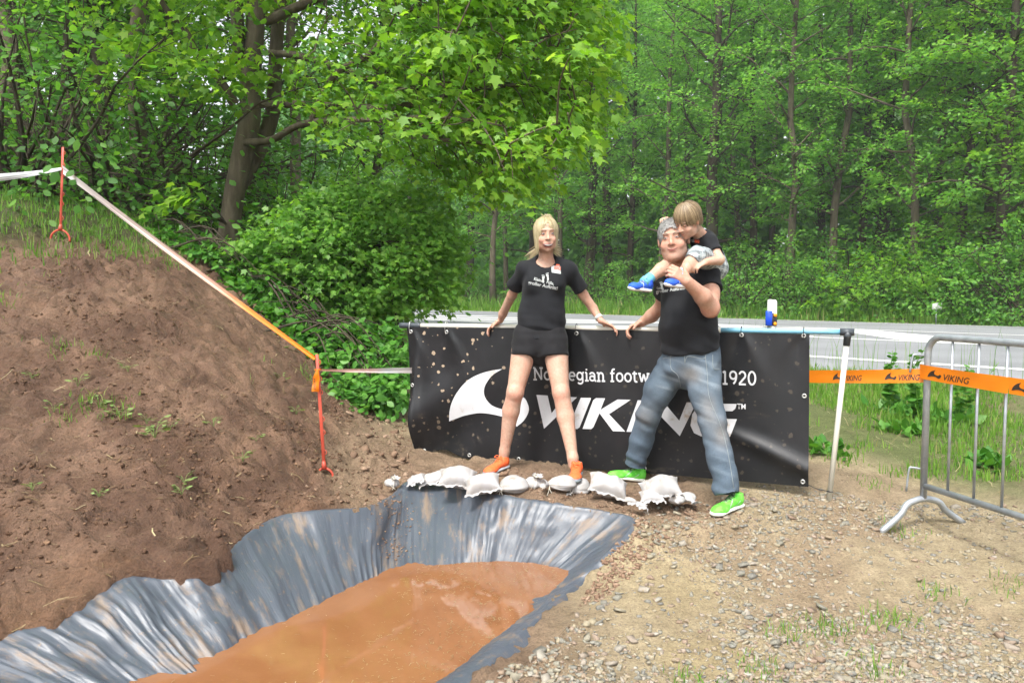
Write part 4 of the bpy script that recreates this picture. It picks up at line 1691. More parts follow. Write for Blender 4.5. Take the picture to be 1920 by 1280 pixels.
# forest edge across the road: photo column, distance across, kind, scale, label
ROW = [
    (1325, 31.0, 1, 1.00, 'broad dark forest tree with forking limbs above the man and child'),
    (1478, 30.5, 2, 1.00, 'slim straight forest tree rising behind the delineator post'),
    (1562, 31.5, 2, 1.05, 'tall forest tree with a dark straight trunk above the right end of the banner'),
    (1612, 34.0, 0, 1.00, 'leafy forest tree just right of the banner end, behind the bright bush'),
    (1706, 30.0, 2, 0.95, 'tall forest tree with thin trunk above the left end of the steel barrier'),
    (1800, 31.0, 3, 1.00, 'light green forest tree behind the white marker board'),
    (1880, 29.5, 0, 1.00, 'leafy forest tree at the right edge of the picture'),
    (1980, 30.0, 3, 1.00, 'light green forest tree just past the right edge of the picture'),
    (1405, 33.5, 0, 1.00, 'leafy forest tree between the broad dark tree and the delineator'),
    (1240, 32.5, 2, 1.00, 'slim forest tree above the gap between the woman and the man'),
    (1185, 34.5, 0, 0.95, 'leafy forest tree left of the man, behind the maple crown tip'),
    (1105, 33.0, 1, 0.95, 'dark forest tree right behind the woman in black'),
    (1046, 31.0, 2, 1.00, 'forest tree with a grey trunk directly above the woman in black'),
    (925, 30.0, 2, 1.05, 'forest tree with a leaning pale trunk left of the woman in black'),
    (950, 32.0, 2, 0.9, 'thin forest tree next to the leaning pale trunk'),
    (840, 33.0, 0, 1.0, 'leafy forest tree across the road above the left end of the banner'),
    (770, 31.0, 1, 0.95, 'dark forest tree across the road behind the big shrub'),
    (690, 34.0, 3, 1.0, 'light green forest tree across the road behind the lower maple limbs'),
    (1650, 37.0, 1, 1.1, 'large forest tree in the second row above the orange tape'),
    (1530, 37.5, 0, 1.1, 'forest tree in the second row between two straight dark trunks'),
    (1760, 36.0, 0, 1.1, 'forest tree in the second row above the steel barrier'),
    (1860, 37.0, 1, 1.1, 'forest tree in the second row near the right edge'),
    (1380, 39.0, 2, 1.15, 'forest tree in the second row above the delineator'),
    (1285, 38.5, 0, 1.15, 'forest tree in the second row above the child'),
    (1140, 40.0, 1, 1.15, 'forest tree in the second row beyond the maple crown'),
    (1000, 39.0, 0, 1.15, 'forest tree in the second row above the woman'),
    (880, 40.0, 1, 1.15, 'forest tree in the second row left of the woman'),
]
for k, (u, qd_, kind, sc_, lab) in enumerate(ROW):
    x, y = at_q(u, qd_)
    put_tree('forest_tree', PT[kind], x, y, lab, group='trees of the forest edge across the road', scale=sc_, rot=k * 1.7)


def bush_mesh(seed, H, W, n_stem, n_leaf, leaf, tpl, up_w=0.9, out_w=0.5, bottom=0.05):
    rg = np.random.default_rng(seed)
    tb, cb = MB(), MB()
    for k in range(n_stem):
        az = k * 2.4 + rg.normal() * 0.3
        el = 0.35 + 1.1 * rg.random()
        ln = H * (0.55 + 0.5 * rg.random()) * (0.75 + 0.25 * math.sin(el))
        d = np.array([math.cos(az) * math.cos(el) * W / H, math.sin(az) * math.cos(el) * W / H, math.sin(el)])
        lp_ = limb_pts((rg.normal() * 0.12, rg.normal() * 0.12, -0.1), d, ln, 6, rg, rise=-0.06, wob=0.14)
        tb.tube(lp_, np.linspace(0.014, 0.003, 7) * H / 1.6, 5, cap=False)
        for q_ in range(9):
            t = bottom + (1 - bottom) * (q_ + rg.random()) / 9
            c = np.array([np.interp(t, np.linspace(0, 1, 7), lp_[:, a]) for a in range(3)])
            dd_ = N3(N3(c - np.array([0, 0, H * 0.3])) * 0.8 + rg.normal(size=3) * 0.6)
            e = c + dd_ * 0.22 * H * (0.4 + rg.random())
            tb.tube([c, e], [0.005, 0.002], 4, cap=False)
            spray(cb, e, dd_, n_leaf, 0.30 * H * 0.8, 0.24 * H * 0.8, leaf, tpl, rg, up_w, out_w, 0.5)
    return tb, cb


BU = [
    tree_proto('bush_a', *bush_mesh(11, 2.8, 3.2, 34, 16, 0.13, T_OVAL), BARK_DARK, LEAF_FOREST),
    tree_proto('bush_b', *bush_mesh(12, 3.6, 3.2, 34, 17, 0.13, T_OVAL), BARK_DARK, LEAF_DARK),
    tree_proto('bush_c', *bush_mesh(13, 2.9, 2.8, 36, 16, 0.15, T_MAPLE), BARK_DARK, LEAF_BRIGHT),
]
UNDER = [
    (1655, 28.4, 2, 1.0, 'bright yellow green bush at the forest edge above the orange tape'),
    (1480, 28.6, 0, 1.0, 'green bush at the forest edge right behind the delineator'),
    (1560, 28.9, 1, 0.9, 'dark green bush between the delineator and the bright bush'),
    (1775, 28.3, 1, 0.9, 'dark green bush behind the white marker board'),
    (1850, 28.0, 0, 1.0, 'green bush at the forest edge right of the white marker board'),
    (1930, 27.8, 1, 1.0, 'dark green bush at the right edge of the picture'),
    (1400, 29.0, 1, 0.95, 'dark green bush at the forest edge right of the man'),
    (1180, 30.0, 0, 0.7, 'low green bush across the road between the woman and the man'),
    (1110, 31.0, 1, 0.8, 'dark green bush across the road beside the woman'),
    (880, 30.5, 1, 0.75, 'dark green bush across the road left of the woman'),
    (800, 29.5, 0, 0.7, 'green bush across the road above the left banner end'),
    (980, 31.5, 0, 0.7, 'green bush across the road directly behind the woman'),
    (1720, 30.5, 0, 1.15, 'tall green bush behind the bright bush'),
    (1620, 31.0, 1, 1.2, 'tall dark bush behind and left of the bright bush'),
    (1300, 30.5, 1, 1.0, 'dark green bush across the road behind the man'),
]
for k, (u, qd_, kind, sc_, lab) in enumerate(UNDER):
    x, y = at_q(u, qd_)
    put_tree('bush', BU[kind], x, y, lab, 'bush', 'bushes along the forest edge', sc_, k * 1.3, parts=('stems', 'foliage'))

# the wood behind reads as one mass
rg = np.random.default_rng(99)
mb = MB()
n = 95000
p_ = rg.uniform(-2, 108, n)
q_ = 45 + 18 * rg.random(n) ** 1.3
x_, y_ = RD[0] * p_ + RN[0] * q_, RD[1] * p_ + RN[1] * q_
lump = fbm(np.c_[x_, y_, np.zeros(n)] * 0.2, 3, 5)
z_ = 0.3 + (27 + 6 * lump) * rg.random(n) ** 1.25
C = np.c_[x_, y_, z_]
leaves(mb, C, rg.normal(size=(n, 3)) + [0, 0, -0.3], rg.normal(size=(n, 3)) * 0.7 + [-0.4, -0.5, 0.8], 0.6 + 0.5 * rg.random(n), T_DIAM)
tb = MB()
for k in range(60):
    a, b = rg.uniform(-30, 110), rg.uniform(44, 62)
    c = np.array([RD[0] * a + RN[0] * b, RD[1] * a + RN[1] * b, 0.3])
    tb.tube([c, c + [rg.normal() * 0.3, rg.normal() * 0.3, 9], c + [rg.normal() * 0.8, rg.normal() * 0.8, 18]], [0.22, 0.17, 0.08], 7)
o = mb.build('background_wood', LEAF_WOOD, smooth=False)
tag(o, 'deep green wood behind the forest edge', 'wood', kind='stuff')
c_ = tb.build('trunks', BARK_DARK, o)
tag(c_, kind='stuff')

mb = MB()
n = 26000
C = np.c_[rg.uniform(-30, -5, n), rg.uniform(21, 31, n), 1.0 + 15 * rg.random(n) ** 1.1]
C = C[(C[:, :2] @ RN) < 9.5]
n = len(C)
leaves(mb, C, rg.normal(size=(n, 3)) + [0, 0, -0.3], rg.normal(size=(n, 3)) * 0.7 + [0.4, -0.5, 0.8], 0.3 + 0.3 * rg.random(n), T_DIAM)
tag(mb.build('background_wood', LEAF_DARK, smooth=False), 'deep green wood far back on the left bank', 'wood', kind='stuff')

# ------------------------------------------------------------------ the big maple on the bank
rg = np.random.default_rng(21)
mx = P(428, 462, 9.5)
mz = gz1(mx[0], mx[1])
maple = thing('maple_tree', 'large maple with forked trunk on the bank, its bright crown reaching right', 'tree', (mx[0], mx[1], mz))
tb = MB()


def px_tube(pts, r, n=10, cap=True, k=5):
    p_ = np.array([P(*a) for a in pts])
    sp = spline(p_, k)
    rr = np.interp(np.linspace(0, 1, len(sp)), np.linspace(0, 1, len(r)), r)
    tb.tube(sp, rr, n, cap)
    return sp


t1 = px_tube([(418, 500, 9.5), (430, 430, 9.5), (440, 360, 9.5), (455, 290, 9.5), (468, 225, 9.5), (470, 150, 9.5), (478, 60, 9.5), (484, -60, 9.55), (495, -260, 9.6), (500, -600, 9.7)],
             [0.18, 0.122, 0.12, 0.124, 0.125, 0.115, 0.105, 0.10, 0.09, 0.06], 14)
t2 = px_tube([(452, 350, 9.55), (482, 290, 9.75), (510, 215, 9.85), (516, 130, 9.9), (522, 40, 9.95), (540, -120, 10.0), (560, -420, 10.1)], [0.07, 0.088, 0.09, 0.085, 0.078, 0.07, 0.05], 12)
t3 = px_tube([(448, 120, 9.5), (446, 60, 9.4), (440, -40, 9.3), (430, -200, 9.2)], [0.06, 0.075, 0.07, 0.04], 10)
LIMBS = [
    ([(460, 268, 9.4), (510, 262, 9.2), (560, 235, 8.9), (620, 226, 8.5), (700, 226, 8.1), (750, 240, 7.9), (810, 260, 7.7), (900, 268, 7.4), (1000, 290, 7.2)], [0.046, 0.04, 0.036, 0.032, 0.028, 0.024, 0.02, 0.015, 0.008]),
    ([(490, 196, 9.5), (560, 196, 9.1), (640, 200, 8.7), (720, 203, 8.3), (800, 190, 8.0), (880, 170, 7.8), (980, 160, 7.5), (1080, 170, 7.3)], [0.045, 0.042, 0.04, 0.036, 0.03, 0.024, 0.016, 0.008]),
    ([(585, 225, 8.7), (610, 170, 8.6), (640, 130, 8.4), (690, 105, 8.2), (720, 70, 8.1), (770, 20, 8.0), (830, -60, 7.9), (900, -160, 7.8)], [0.036, 0.036, 0.034, 0.03, 0.026, 0.02, 0.014, 0.008]),
    ([(505, 100, 9.5), (560, 105, 9.0), (650, 132, 8.6), (740, 165, 8.2), (850, 150, 7.9), (960, 90, 7.6), (1060, 60, 7.4)], [0.04, 0.038, 0.032, 0.026, 0.02, 0.014, 0.008]),
    ([(440, 195, 9.5), (405, 140, 9.4), (370, 100, 9.3), (345, 55, 9.2), (310, 15, 9.0), (270, -60, 8.8)], [0.06, 0.05, 0.045, 0.04, 0.032, 0.02]),
    ([(500, 40, 9.6), (640, -20, 9.0), (800, -60, 8.4), (950, -70, 7.8), (1100, -60, 7.4)], [0.06, 0.05, 0.04, 0.028, 0.012]),
    ([(500, -60, 9.6), (600, -150, 8.8), (760, -230, 8.0), (900, -260, 7.2)], [0.06, 0.05, 0.035, 0.015]),
    ([(495, -150, 9.6), (420, -260, 8.8), (330, -330, 8.0), (240, -330, 7.4)], [0.06, 0.05, 0.03, 0.012]),
    ([(700, 226, 8.1), (790, 220, 7.5), (880, 225, 7.0), (960, 240, 6.7)], [0.02, 0.018, 0.013, 0.006]),
    ([(720, 203, 8.3), (800, 240, 8.9), (880, 275, 9.3), (960, 300, 9.5)], [0.02, 0.018, 0.013, 0.006]),
    ([(740, 165, 8.2), (830, 120, 9.0), (930, 60, 9.6), (1040, 20, 9.9)], [0.02, 0.018, 0.013, 0.006]),
]
skel = []
for pts, r in LIMBS:
    sp = px_tube(pts, r, 8, False)
    skel.append(sp)
skel = np.concatenate(skel)
cb = MB()


def in_poly_px(uv, poly):
    return inside_poly(np.asarray(uv, float), np.asarray(poly, float))


CROWN = [(600, -330), (1070, -330), (1110, -60), (1128, 60), (1118, 180), (1080, 270), (1030, 305), (1005, 330), (945, 352), (910, 365), (880, 350), (820, 338), (700, 310), (620, 262), (560, 180), (545, 60)]
pts_c = []
while len(pts_c) < 980:
    u, v = rg.uniform(540, 1190), rg.uniform(-330, 390)
    if not in_poly_px([(u, v)], CROWN)[0]:
        continue
    dens = np.interp(u, [560, 720, 860, 1190], [0.32, 0.6, 0.9, 1.0])
    if v > 120 and u < 860:
        dens *= 0.8
    if rg.random() > dens:
        continue
    dmid = np.interp(u, [500, 800, 1190], [9.3, 8.2, 7.8])
    pts_c.append(P(u, v, dmid + rg.normal() * 0.9))
pts_c = np.array(pts_c)
order = np.argsort([np.min(np.linalg.norm(skel - c, axis=1)) for c in pts_c])
skel_n = list(skel)
for c in pts_c[order]:
    sk = np.array(skel_n)
    dist = np.linalg.norm(sk - c, axis=1)
    # twigs leave a branch that is nearer to the trunk
    dist = dist + 0.6 * np.clip(np.linalg.norm(sk - mx, axis=1) - np.linalg.norm(c - mx) + 0.1, 0, None)
    a = sk[np.argmin(dist)]
    ln_ = np.linalg.norm(a - c)
    if ln_ > 0.1:
        midp = (a + c) / 2 + np.array([0, 0, 0.06 * ln_]) + rg.normal(size=3) * 0.04 * min(1, ln_)
        tw = spline([a, midp, c], 3)
        tb.tube(tw, np.linspace(0.009, 0.004, 7), 5, cap=False)
        skel_n += [tw[3], tw[5], c]
    out = N3((c - a) * 0.6 / (ln_ + .05) + np.array([c[0] - mx[0], (c[1] - mx[1]) * 0.8, 0.1]) * 0.25 + rg.normal(size=3) * 0.4)
    spray(cb, c, out, 22, 0.46, 0.40, 0.084, T_MAPLE, rg, up_w=0.85, out_w=0.55, jit=0.45, droop=0.45)
# upper crown, mostly above the picture, and the shaded side over the bank
for k in range(420):
    a_ = rg.normal(size=3)
    c = P(470, -420, 9.2) + N3(a_) * rg.random() ** 0.4 * np.array([3.4, 3.0, 2.0])
    if c[2] < 3.9 and c[0] < -1.2:
        c[2] = 3.9 + rg.random() * 2
    out = N3(np.array([a_[0], a_[1], 0.1]))
    spray(cb, c, out, 17, 0.6, 0.5, 0.11, T_MAPLE, rg, up_w=0.9, out_w=0.45, jit=0.45, droop=0.4)
for k in range(150):
    u, v = rg.uniform(180, 520), rg.uniform(-80, 180)
    c = P(u, v, rg.uniform(8.2, 10.6))
    spray(cb, c, rg.normal(size=3) * [1, 1, 0.2], 12, 0.5, 0.4, 0.10, T_MAPLE, rg, up_w=0.9, out_w=0.4, jit=0.45, droop=0.4)
for (u, v) in ((335, 365), (360, 350), (310, 385), (375, 372), (345, 392)):      # a low leafy shoot beside the trunk
    c = P(u, v, 8.6)
    tb.tube(spline([P(425, 420, 9.4), (P(425, 420, 9.4) + c) / 2 + [0, 0, .05], c], 4), np.linspace(0.01, 0.004, 9), 5, cap=False)
    spray(cb, c, (-0.6, -0.6, 0.1), 14, 0.35, 0.3, 0.12, T_MAPLE, rg, up_w=0.8, out_w=0.6, jit=0.35, droop=0.3)
tb.build('trunk', BARK, maple)
cb.build('crown', LEAF_MAPLE, maple, smooth=False)

# ------------------------------------------------------------------ trees of the left wood
LT = [
    tree_proto('hornbeam', *forest_tree(31, 12, 0.14, 0.22, 26, 3.0, 0.10, T_OVAL, 24, bare=0.1), BARK_DARK, LEAF_DARK),
    tree_proto('lime', *forest_tree(32, 13, 0.12, 0.28, 26, 3.0, 0.10, T_OVAL, 24, flat=0.5, bare=0.1), BARK, LEAF_DARK),
]
for k, (u, d_, kind, sc_, lab) in enumerate([
    (272, 11.2, 1, 1.0, 'slim crooked tree on the bank left of the maple trunk'),
    (212, 13.0, 0, 1.0, 'dark tree in the left wood behind the crooked slim tree'),
    (345, 14.0, 0, 1.0, 'dark tree in the left wood between the crooked tree and the maple'),
    (120, 13.5, 0, 1.0, 'dark tree in the left wood behind the upper red post'),
    (20, 12.0, 1, 1.0, 'thin tree at the left edge of the picture'),
    (570, 15.0, 1, 1.0, 'thin tree behind and right of the maple trunk'),
    (480, 18.0, 0, 1.1, 'dark tree far back behind the maple trunk'),
    (60, 18.0, 0, 1.2, 'dark tree far back in the left wood'),
    (290, 19.0, 0, 1.2, 'dark tree far back behind the crooked slim tree'),
    (680, 19.0, 0, 0.9, 'dark tree beyond the big shrub on this side of the road'),
]):
    x, y = (u - 960) / 1500 * d_, d_
    put_tree('wood_tree', LT[kind], x, y, lab, group='trees of the left wood', scale=sc_, rot=k * 2.1 + 0.6)

BL_ = tree_proto('hazel', *bush_mesh(41, 3.2, 4.2, 44, 13, 0.085, T_OVAL, bottom=0.25), BARK_DARK, LEAF_DARK)
for k, (u, d_, sc_, lab) in enumerate([
    (215, 10.3, 1.15, 'hazel thicket of arching dark stems behind the upper red post'),
    (40, 9.6, 1.05, 'hazel thicket of arching dark stems at the left edge'),
    (340, 11.6, 0.85, 'hazel thicket between the crooked slim tree and the maple'),
    (520, 12.2, 0.8, 'hazel thicket right behind the maple trunk'),
    (120, 15.0, 1.6, 'tall hazel thicket deeper in the left wood'),
    (420, 16.0, 1.5, 'tall hazel thicket deep behind the maple'),
    (280, 22.0, 2.2, 'tall thicket closing the view in the left wood'),
    (30, 22.0, 2.2, 'tall thicket closing the view at the left edge'),
    (560, 22.0, 1.9, 'tall thicket closing the view behind the big shrub'),
]):
    put_tree('hazel', BL_, (u - 960) / 1500 * d_, d_, lab, 'bush', 'hazel thickets in the left wood', sc_, k * 1.9 + 0.4, parts=('stems', 'foliage'))

# ------------------------------------------------------------------ big shrub and brambles beside the banner
rg = np.random.default_rng(51)


def px_shrub(name, label, poly, n, d_fun, base, leaf, tpl, mat, per, ln, wd, cat='bush', up_w=0.8, out_w=0.6, jit=0.5, droop=0.3, spread=0.5):
    b = P(*base)
    bz_ = gz1(b[0], b[1])
    root = thing(name, label, cat, (b[0], b[1], bz_))
    tb, cb = MB(), MB()
    poly = np.asarray(poly, float)
    lo, hi = poly.min(0), poly.max(0)
    k = 0
    while k < n:
        uv = rg.uniform(lo, hi)
        if not in_poly_px([uv], poly)[0]:
            continue
        c = P(uv[0], uv[1], d_fun(*uv) + abs(rg.normal()) * spread)
        g_ = gz1(c[0], c[1])
        if c[2] < g_ + 0.03:
            c[2] = g_ + 0.03 + rg.random() * 0.05
        out = N3(np.array([c[0] - b[0], c[1] - b[1] - 0.5, 0.25 * (c[2] - bz_)]) + rg.normal(size=3) * 0.5)
        if k % 3 == 0:
            s0 = np.array([b[0] + rg.normal() * 0.3, b[1] + 0.2 + rg.normal() * 0.2, 0])
            s0[2] = gz1(s0[0], s0[1])
            mid_ = (s0 + c) / 2 + [0, 0, 0.25 * np.linalg.norm(c - s0)]
            tb.tube(spline([s0, mid_, c], 4), np.linspace(0.012, 0.003, 9), 5, cap=False)
        spray(cb, c, out, per, ln, wd, leaf, tpl, rg, up_w, out_w, jit, droop)
        k += 1
    tb.build('stems', BARK_DARK, root)
    cb.build('foliage', mat, root, smooth=False)
    return root


px_shrub('shrub', 'big feathery light green shrub between the maple trunk and the banner',
         [(480, 430), (560, 380), (640, 345), (720, 330), (800, 360), (835, 420), (858, 480), (862, 520), (840, 572), (800, 560), (760, 590), (700, 625), (600, 640), (500, 600), (430, 540), (430, 480)],
         760, lambda u, v: 8.6 - 0.5 * math.sin((v - 330) / 300 * 3.14), (620, 640, 8.9), 0.062, T_MAPLE, LEAF_SHRUB, 26, 0.34, 0.26, up_w=0.75, out_w=0.55)
px_shrub('bramble', 'bramble thicket on the bank left of the banner above the red post',
         [(440, 545), (520, 580), (600, 610), (680, 600), (750, 620), (762, 740), (700, 755), (640, 745), (600, 700), (520, 650), (430, 600)],
         330, lambda u, v: np.interp(v, [545, 755], [8.0, 6.75]), (620, 690, 7.6), 0.085, T_OVAL, LEAF_BRAMBLE, 15, 0.3, 0.26, up_w=0.7, out_w=0.6, spread=0.35)
px_shrub('bramble', 'low bramble growth along the bank crest under the maple',
         [(250, 450), (330, 440), (430, 470), (520, 540), (520, 600), (430, 560), (330, 500)],
         150, lambda u, v: np.interp(u, [250, 520], [8.3, 7.9]), (400, 500, 8.2), 0.075, T_OVAL, LEAF_BRAMBLE, 13, 0.28, 0.24, up_w=0.8, out_w=0.5, spread=0.3)
# ------------------------------------------------------------------ people: smooth-blended bodies turned into one mesh
class Sdf:
    def __init__(self, lo, hi, h):
        self.lo, self.h = np.asarray(lo, float), h
        self.n = np.ceil((np.asarray(hi, float) - self.lo) / h).astype(int) + 1
        self.f = np.full(self.n, 0.08, np.float32)
        self.ax = [self.lo[a] + np.arange(self.n[a]) * h for a in range(3)]

    def _box(self, lo, hi):
        a = np.clip(np.floor((lo - self.lo) / self.h).astype(int), 0, self.n - 1)
        b = np.clip(np.ceil((hi - self.lo) / self.h).astype(int) + 1, 1, self.n)
        if np.any(b <= a):
            return None, None
        sl_ = tuple(slice(a[k], b[k]) for k in range(3))
        X = np.stack(np.meshgrid(*[self.ax[k][sl_[k]] for k in range(3)], indexing='ij'), -1)
        return sl_, X

    def _put(self, sl_, d, k, mode='add'):
        f = self.f[sl_]
        d = d.astype(np.float32)
        if mode == 'add':
            h = np.clip(0.5 + 0.5 * (f - d) / k, 0, 1)
            self.f[sl_] = f * (1 - h) + d * h - k * h * (1 - h)
        else:
            h = np.clip(0.5 - 0.5 * (f + d) / k, 0, 1)
            self.f[sl_] = f * (1 - h) + (-d) * h + k * h * (1 - h)

    def cap(self, a, b, ra, rb, k=0.02, sq=None, flat=False, mode='add'):
        a, b = np.asarray(a, float), np.asarray(b, float)
        mg = max(ra, rb) + k + 0.03
        if sq is not None:
            mg = mg * max(1, sq[1])
        sl_, X = self._box(np.minimum(a, b) - mg, np.maximum(a, b) + mg)
        if sl_ is None:
            return self
        ab = b - a
        pa = X - a
        t = np.clip(pa @ ab / (ab @ ab + 1e-9), 0, 1)
        dv = pa - t[..., None] * ab
        if sq is not None:
            n_ = N3(sq[0])
            c_ = dv @ n_
            dv = dv + (c_ * (1 / sq[1] - 1))[..., None] * n_
        d = np.linalg.norm(dv, axis=-1) - (ra + (rb - ra) * t)
        if flat:
            d = np.maximum(d, pa @ (ab / np.linalg.norm(ab)) - np.linalg.norm(ab))
        self._put(sl_, d, k, mode)
        return self

    def ell(self, c, r, k=0.02, M=None, mode='add'):
        c, r = np.asarray(c, float), np.broadcast_to(np.asarray(r, float), (3,))
        mg = r.max() + k + 0.03
        sl_, X = self._box(c - mg, c + mg)
        if sl_ is None:
            return self
        p_ = X - c
        if M is not None:
            p_ = p_ @ np.asarray(M, float)
        k0 = np.linalg.norm(p_ / r, axis=-1)
        k1 = np.linalg.norm(p_ / r ** 2, axis=-1)
        self._put(sl_, k0 * (k0 - 1) / (k1 + 1e-9), k, mode)
        return self

    def cut(self, p, n, k=0.004):
        n = N3(n)
        X = sum(n[a] * (self.ax[a] - p[a]).reshape([-1 if b == a else 1 for b in range(3)]) for a in range(3)).astype(np.float32)
        self.f = np.maximum(self.f, X)
        return self

    def mesh(self):
        f = self.f
        f[0], f[-1] = 0.08, 0.08
        f[:, 0], f[:, -1] = 0.08, 0.08
        f[:, :, 0], f[:, :, -1] = 0.08, 0.08
        s = f < 0
        nx, ny, nz = f.shape
        cnt = sum(s[a:nx - 1 + a, b:ny - 1 + b, c:nz - 1 + c].astype(np.int8) for a in (0, 1) for b in (0, 1) for c in (0, 1))
        act = np.argwhere((cnt > 0) & (cnt < 8))
        idm = np.full((nx - 1, ny - 1, nz - 1), -1, np.int64)
        idm[act[:, 0], act[:, 1], act[:, 2]] = np.arange(len(act))
        acc = np.zeros((len(act), 3))
        num = np.zeros(len(act))
        cor = [(a, b, c) for a in (0, 1) for b in (0, 1) for c in (0, 1)]
        val = {c: f[act[:, 0] + c[0], act[:, 1] + c[1], act[:, 2] + c[2]] for c in cor}
        for c0 in cor:
            for ax_ in range(3):
                if c0[ax_] == 0:
                    c1 = list(c0)
                    c1[ax_] = 1
                    c1 = tuple(c1)
                    v0, v1 = val[c0], val[c1]
                    m_ = (v0 < 0) != (v1 < 0)
                    t = np.where(m_, v0 / np.where(m_, v0 - v1, 1), 0)
                    pt = np.tile(np.array(c0, float), (len(act), 1))
                    pt[:, ax_] = t
                    acc += pt * m_[:, None]
                    num += m_
        V = self.lo + (act + acc / num[:, None]) * self.h
        Q = []
        for ax_ in range(3):
            o1, o2 = [a for a in range(3) if a != ax_]
            A = [slice(None)] * 3
            B = [slice(None)] * 3
            A[ax_], B[ax_] = slice(0, -1), slice(1, None)
            d_ = s[tuple(A)] != s[tuple(B)]
            e = np.argwhere(d_)
            e = e[(e[:, o1] > 0) & (e[:, o2] > 0) & (e[:, o1] < f.shape[o1] - 1) & (e[:, o2] < f.shape[o2] - 1)]
            i1, i2 = np.zeros(3, int), np.zeros(3, int)
            i1[o1] = 1
            i2[o2] = 1
            q_ = np.stack([idm[tuple((e - i1 - i2).T)], idm[tuple((e - i2).T)], idm[tuple(e.T)], idm[tuple((e - i1).T)]], -1)
            fl = s[e[:, 0], e[:, 1], e[:, 2]]
            if ax_ == 1:
                fl = ~fl
            q_ = np.where(fl[:, None], q_, q_[:, ::-1])
            Q.append(q_)
        return V, np.concatenate(Q)


def vnormals(V, Q):
    a, b, c, d = V[Q[:, 0]], V[Q[:, 1]], V[Q[:, 2]], V[Q[:, 3]]
    n_ = np.cross(c - a, d - b)
    out = np.zeros_like(V)
    for k in range(4):
        np.add.at(out, Q[:, k], n_)
    return N3(out)


def smooth_v(V, Q, it=1, lam=0.5):
    E = np.concatenate([Q[:, [0, 1]], Q[:, [1, 2]], Q[:, [2, 3]], Q[:, [3, 0]]])
    E = np.concatenate([E, E[:, ::-1]])
    for _ in range(it):
        s = np.zeros_like(V)
        n_ = np.zeros(len(V))
        np.add.at(s, E[:, 0], V[E[:, 1]])
        np.add.at(n_, E[:, 0], 1)
        V = V + lam * (s / n_[:, None] - V)
    return V


class Frame:
    """local axes: x = the person's left seen from behind mirrored (image right), y forward, z up"""

    def __init__(self, c, fwd, up_=(0, 0, 1), s=1.0):
        self.c = np.asarray(c, float)
        f_ = N3(np.asarray(fwd, float))
        u_ = N3(np.asarray(up_, float) - f_ * np.dot(up_, f_))
        r_ = np.cross(f_, u_)
        self.M = np.c_[r_, f_, u_]
        self.s = s

    def __call__(self, x, y, z):
        return self.c + self.M @ (np.array([x, y, z]) * self.s)

    def loc(self, V):
        return ((V - self.c) @ self.M) / self.s


def head(S, F, neck, neck_r=0.052, chub=0.0, mouth='closed', ears=True):
    s = F.s
    E = lambda c, r, k=0.012, mode='add': S.ell(F(*c), np.array(r) * s, k * s, F.M, mode)
    E((0, -.018, .035), (.073, .092, .085))
    E((0, .022, -.025), (.060 + chub * .6, .072, .083), 0.02)
    E((0, .03, -.07), (.046 + chub, .052, .042), 0.02)
    E((0, .068, -.096), (.018 + chub * .4, .018, .016), 0.016)
    for sg_ in (-1, 1):
        E((sg_ * .037, .062, -.03), (.024 + chub * .4, .022, .024), 0.016)
        E((sg_ * .045, .02, -.065), (.018 + chub * .5, .035, .03), 0.02)
    E((0, .08, .032), (.048, .012, .012), 0.014)
    S.cap(F(0, .086, .016), F(0, .106, -.024), .0075 * s, .0115 * s, .008 * s)
    for sg_ in (-1, 1):
        E((sg_ * .012, .094, -.027), (.008, .010, .007), 0.006)
        E((sg_ * .031, .103, .010), (.017, .016, .010), 0.008, 'sub')
        E((sg_ * .031, .0775, .009), (.0135, .0115, .0115), 0.003)
    if mouth == 'open':
        E((0, .085, -.062), (.030, .012, .018), 0.014)
    else:
        E((0, .087, -.052), (.022, .010, .005), 0.006)
        E((0, .086, -.061), (.019, .010, .006), 0.006)
    if ears:
        for sg_ in (-1, 1):
            E((sg_ * (.076 + chub * .5), -.004, -.002), (.009, .019, .030), 0.006)
            E((sg_ * (.086 + chub * .5), .006, .0), (.006, .009, .016), 0.004, 'sub')
    S.cap(F(0, -.025, -.03), neck, neck_r * s, neck_r * 1.12 * s, 0.025)


def paint_head(F, V, col, lips, brow, mouth='closed', blush=(0.72, 0.30, 0.22), chub=0.0):
    L_ = F.loc(V)

    def g(c, r, p=2):
        return np.exp(-np.sum(((L_ - np.array(c)) / np.array(r)) ** 2, 1) ** (p / 2))
    near = (np.abs(L_) < 0.16).all(1)

    def put(w, c):
        w = (w * near)[:, None]
        col[:] = col * (1 - w) + np.array(c) * w
    for sg_ in (-1, 1):
        put(g((sg_ * .042, .075, -.028), (.022, .03, .02)) * 0.35, blush)
        put(g((sg_ * .031, .092, .010), (.021, .03, .014)) * 0.38, np.array(brow) * 0.4 + np.array([.22, .11, .08]))  # soft shade of the eye socket, put into the skin colour
        put(g((sg_ * .018, .09, -.046), (.006, .03, .012)) * 0.18, (0.3, 0.13, 0.1))
    put(g((0, .106, -.022), (.012, .02, .012)) * 0.3, blush)
    put(g((0, .09, -.058), (.03, .03, .016)) * 0.25, lips)


FACE_M = {}


def face_mat(c, rough=0.5):
    k = tuple(round(x, 3) for x in c)
    if k not in FACE_M:
        FACE_M[k] = simple('face_%d' % len(FACE_M), c, rough, 0.05, 80)
    return FACE_M[k]


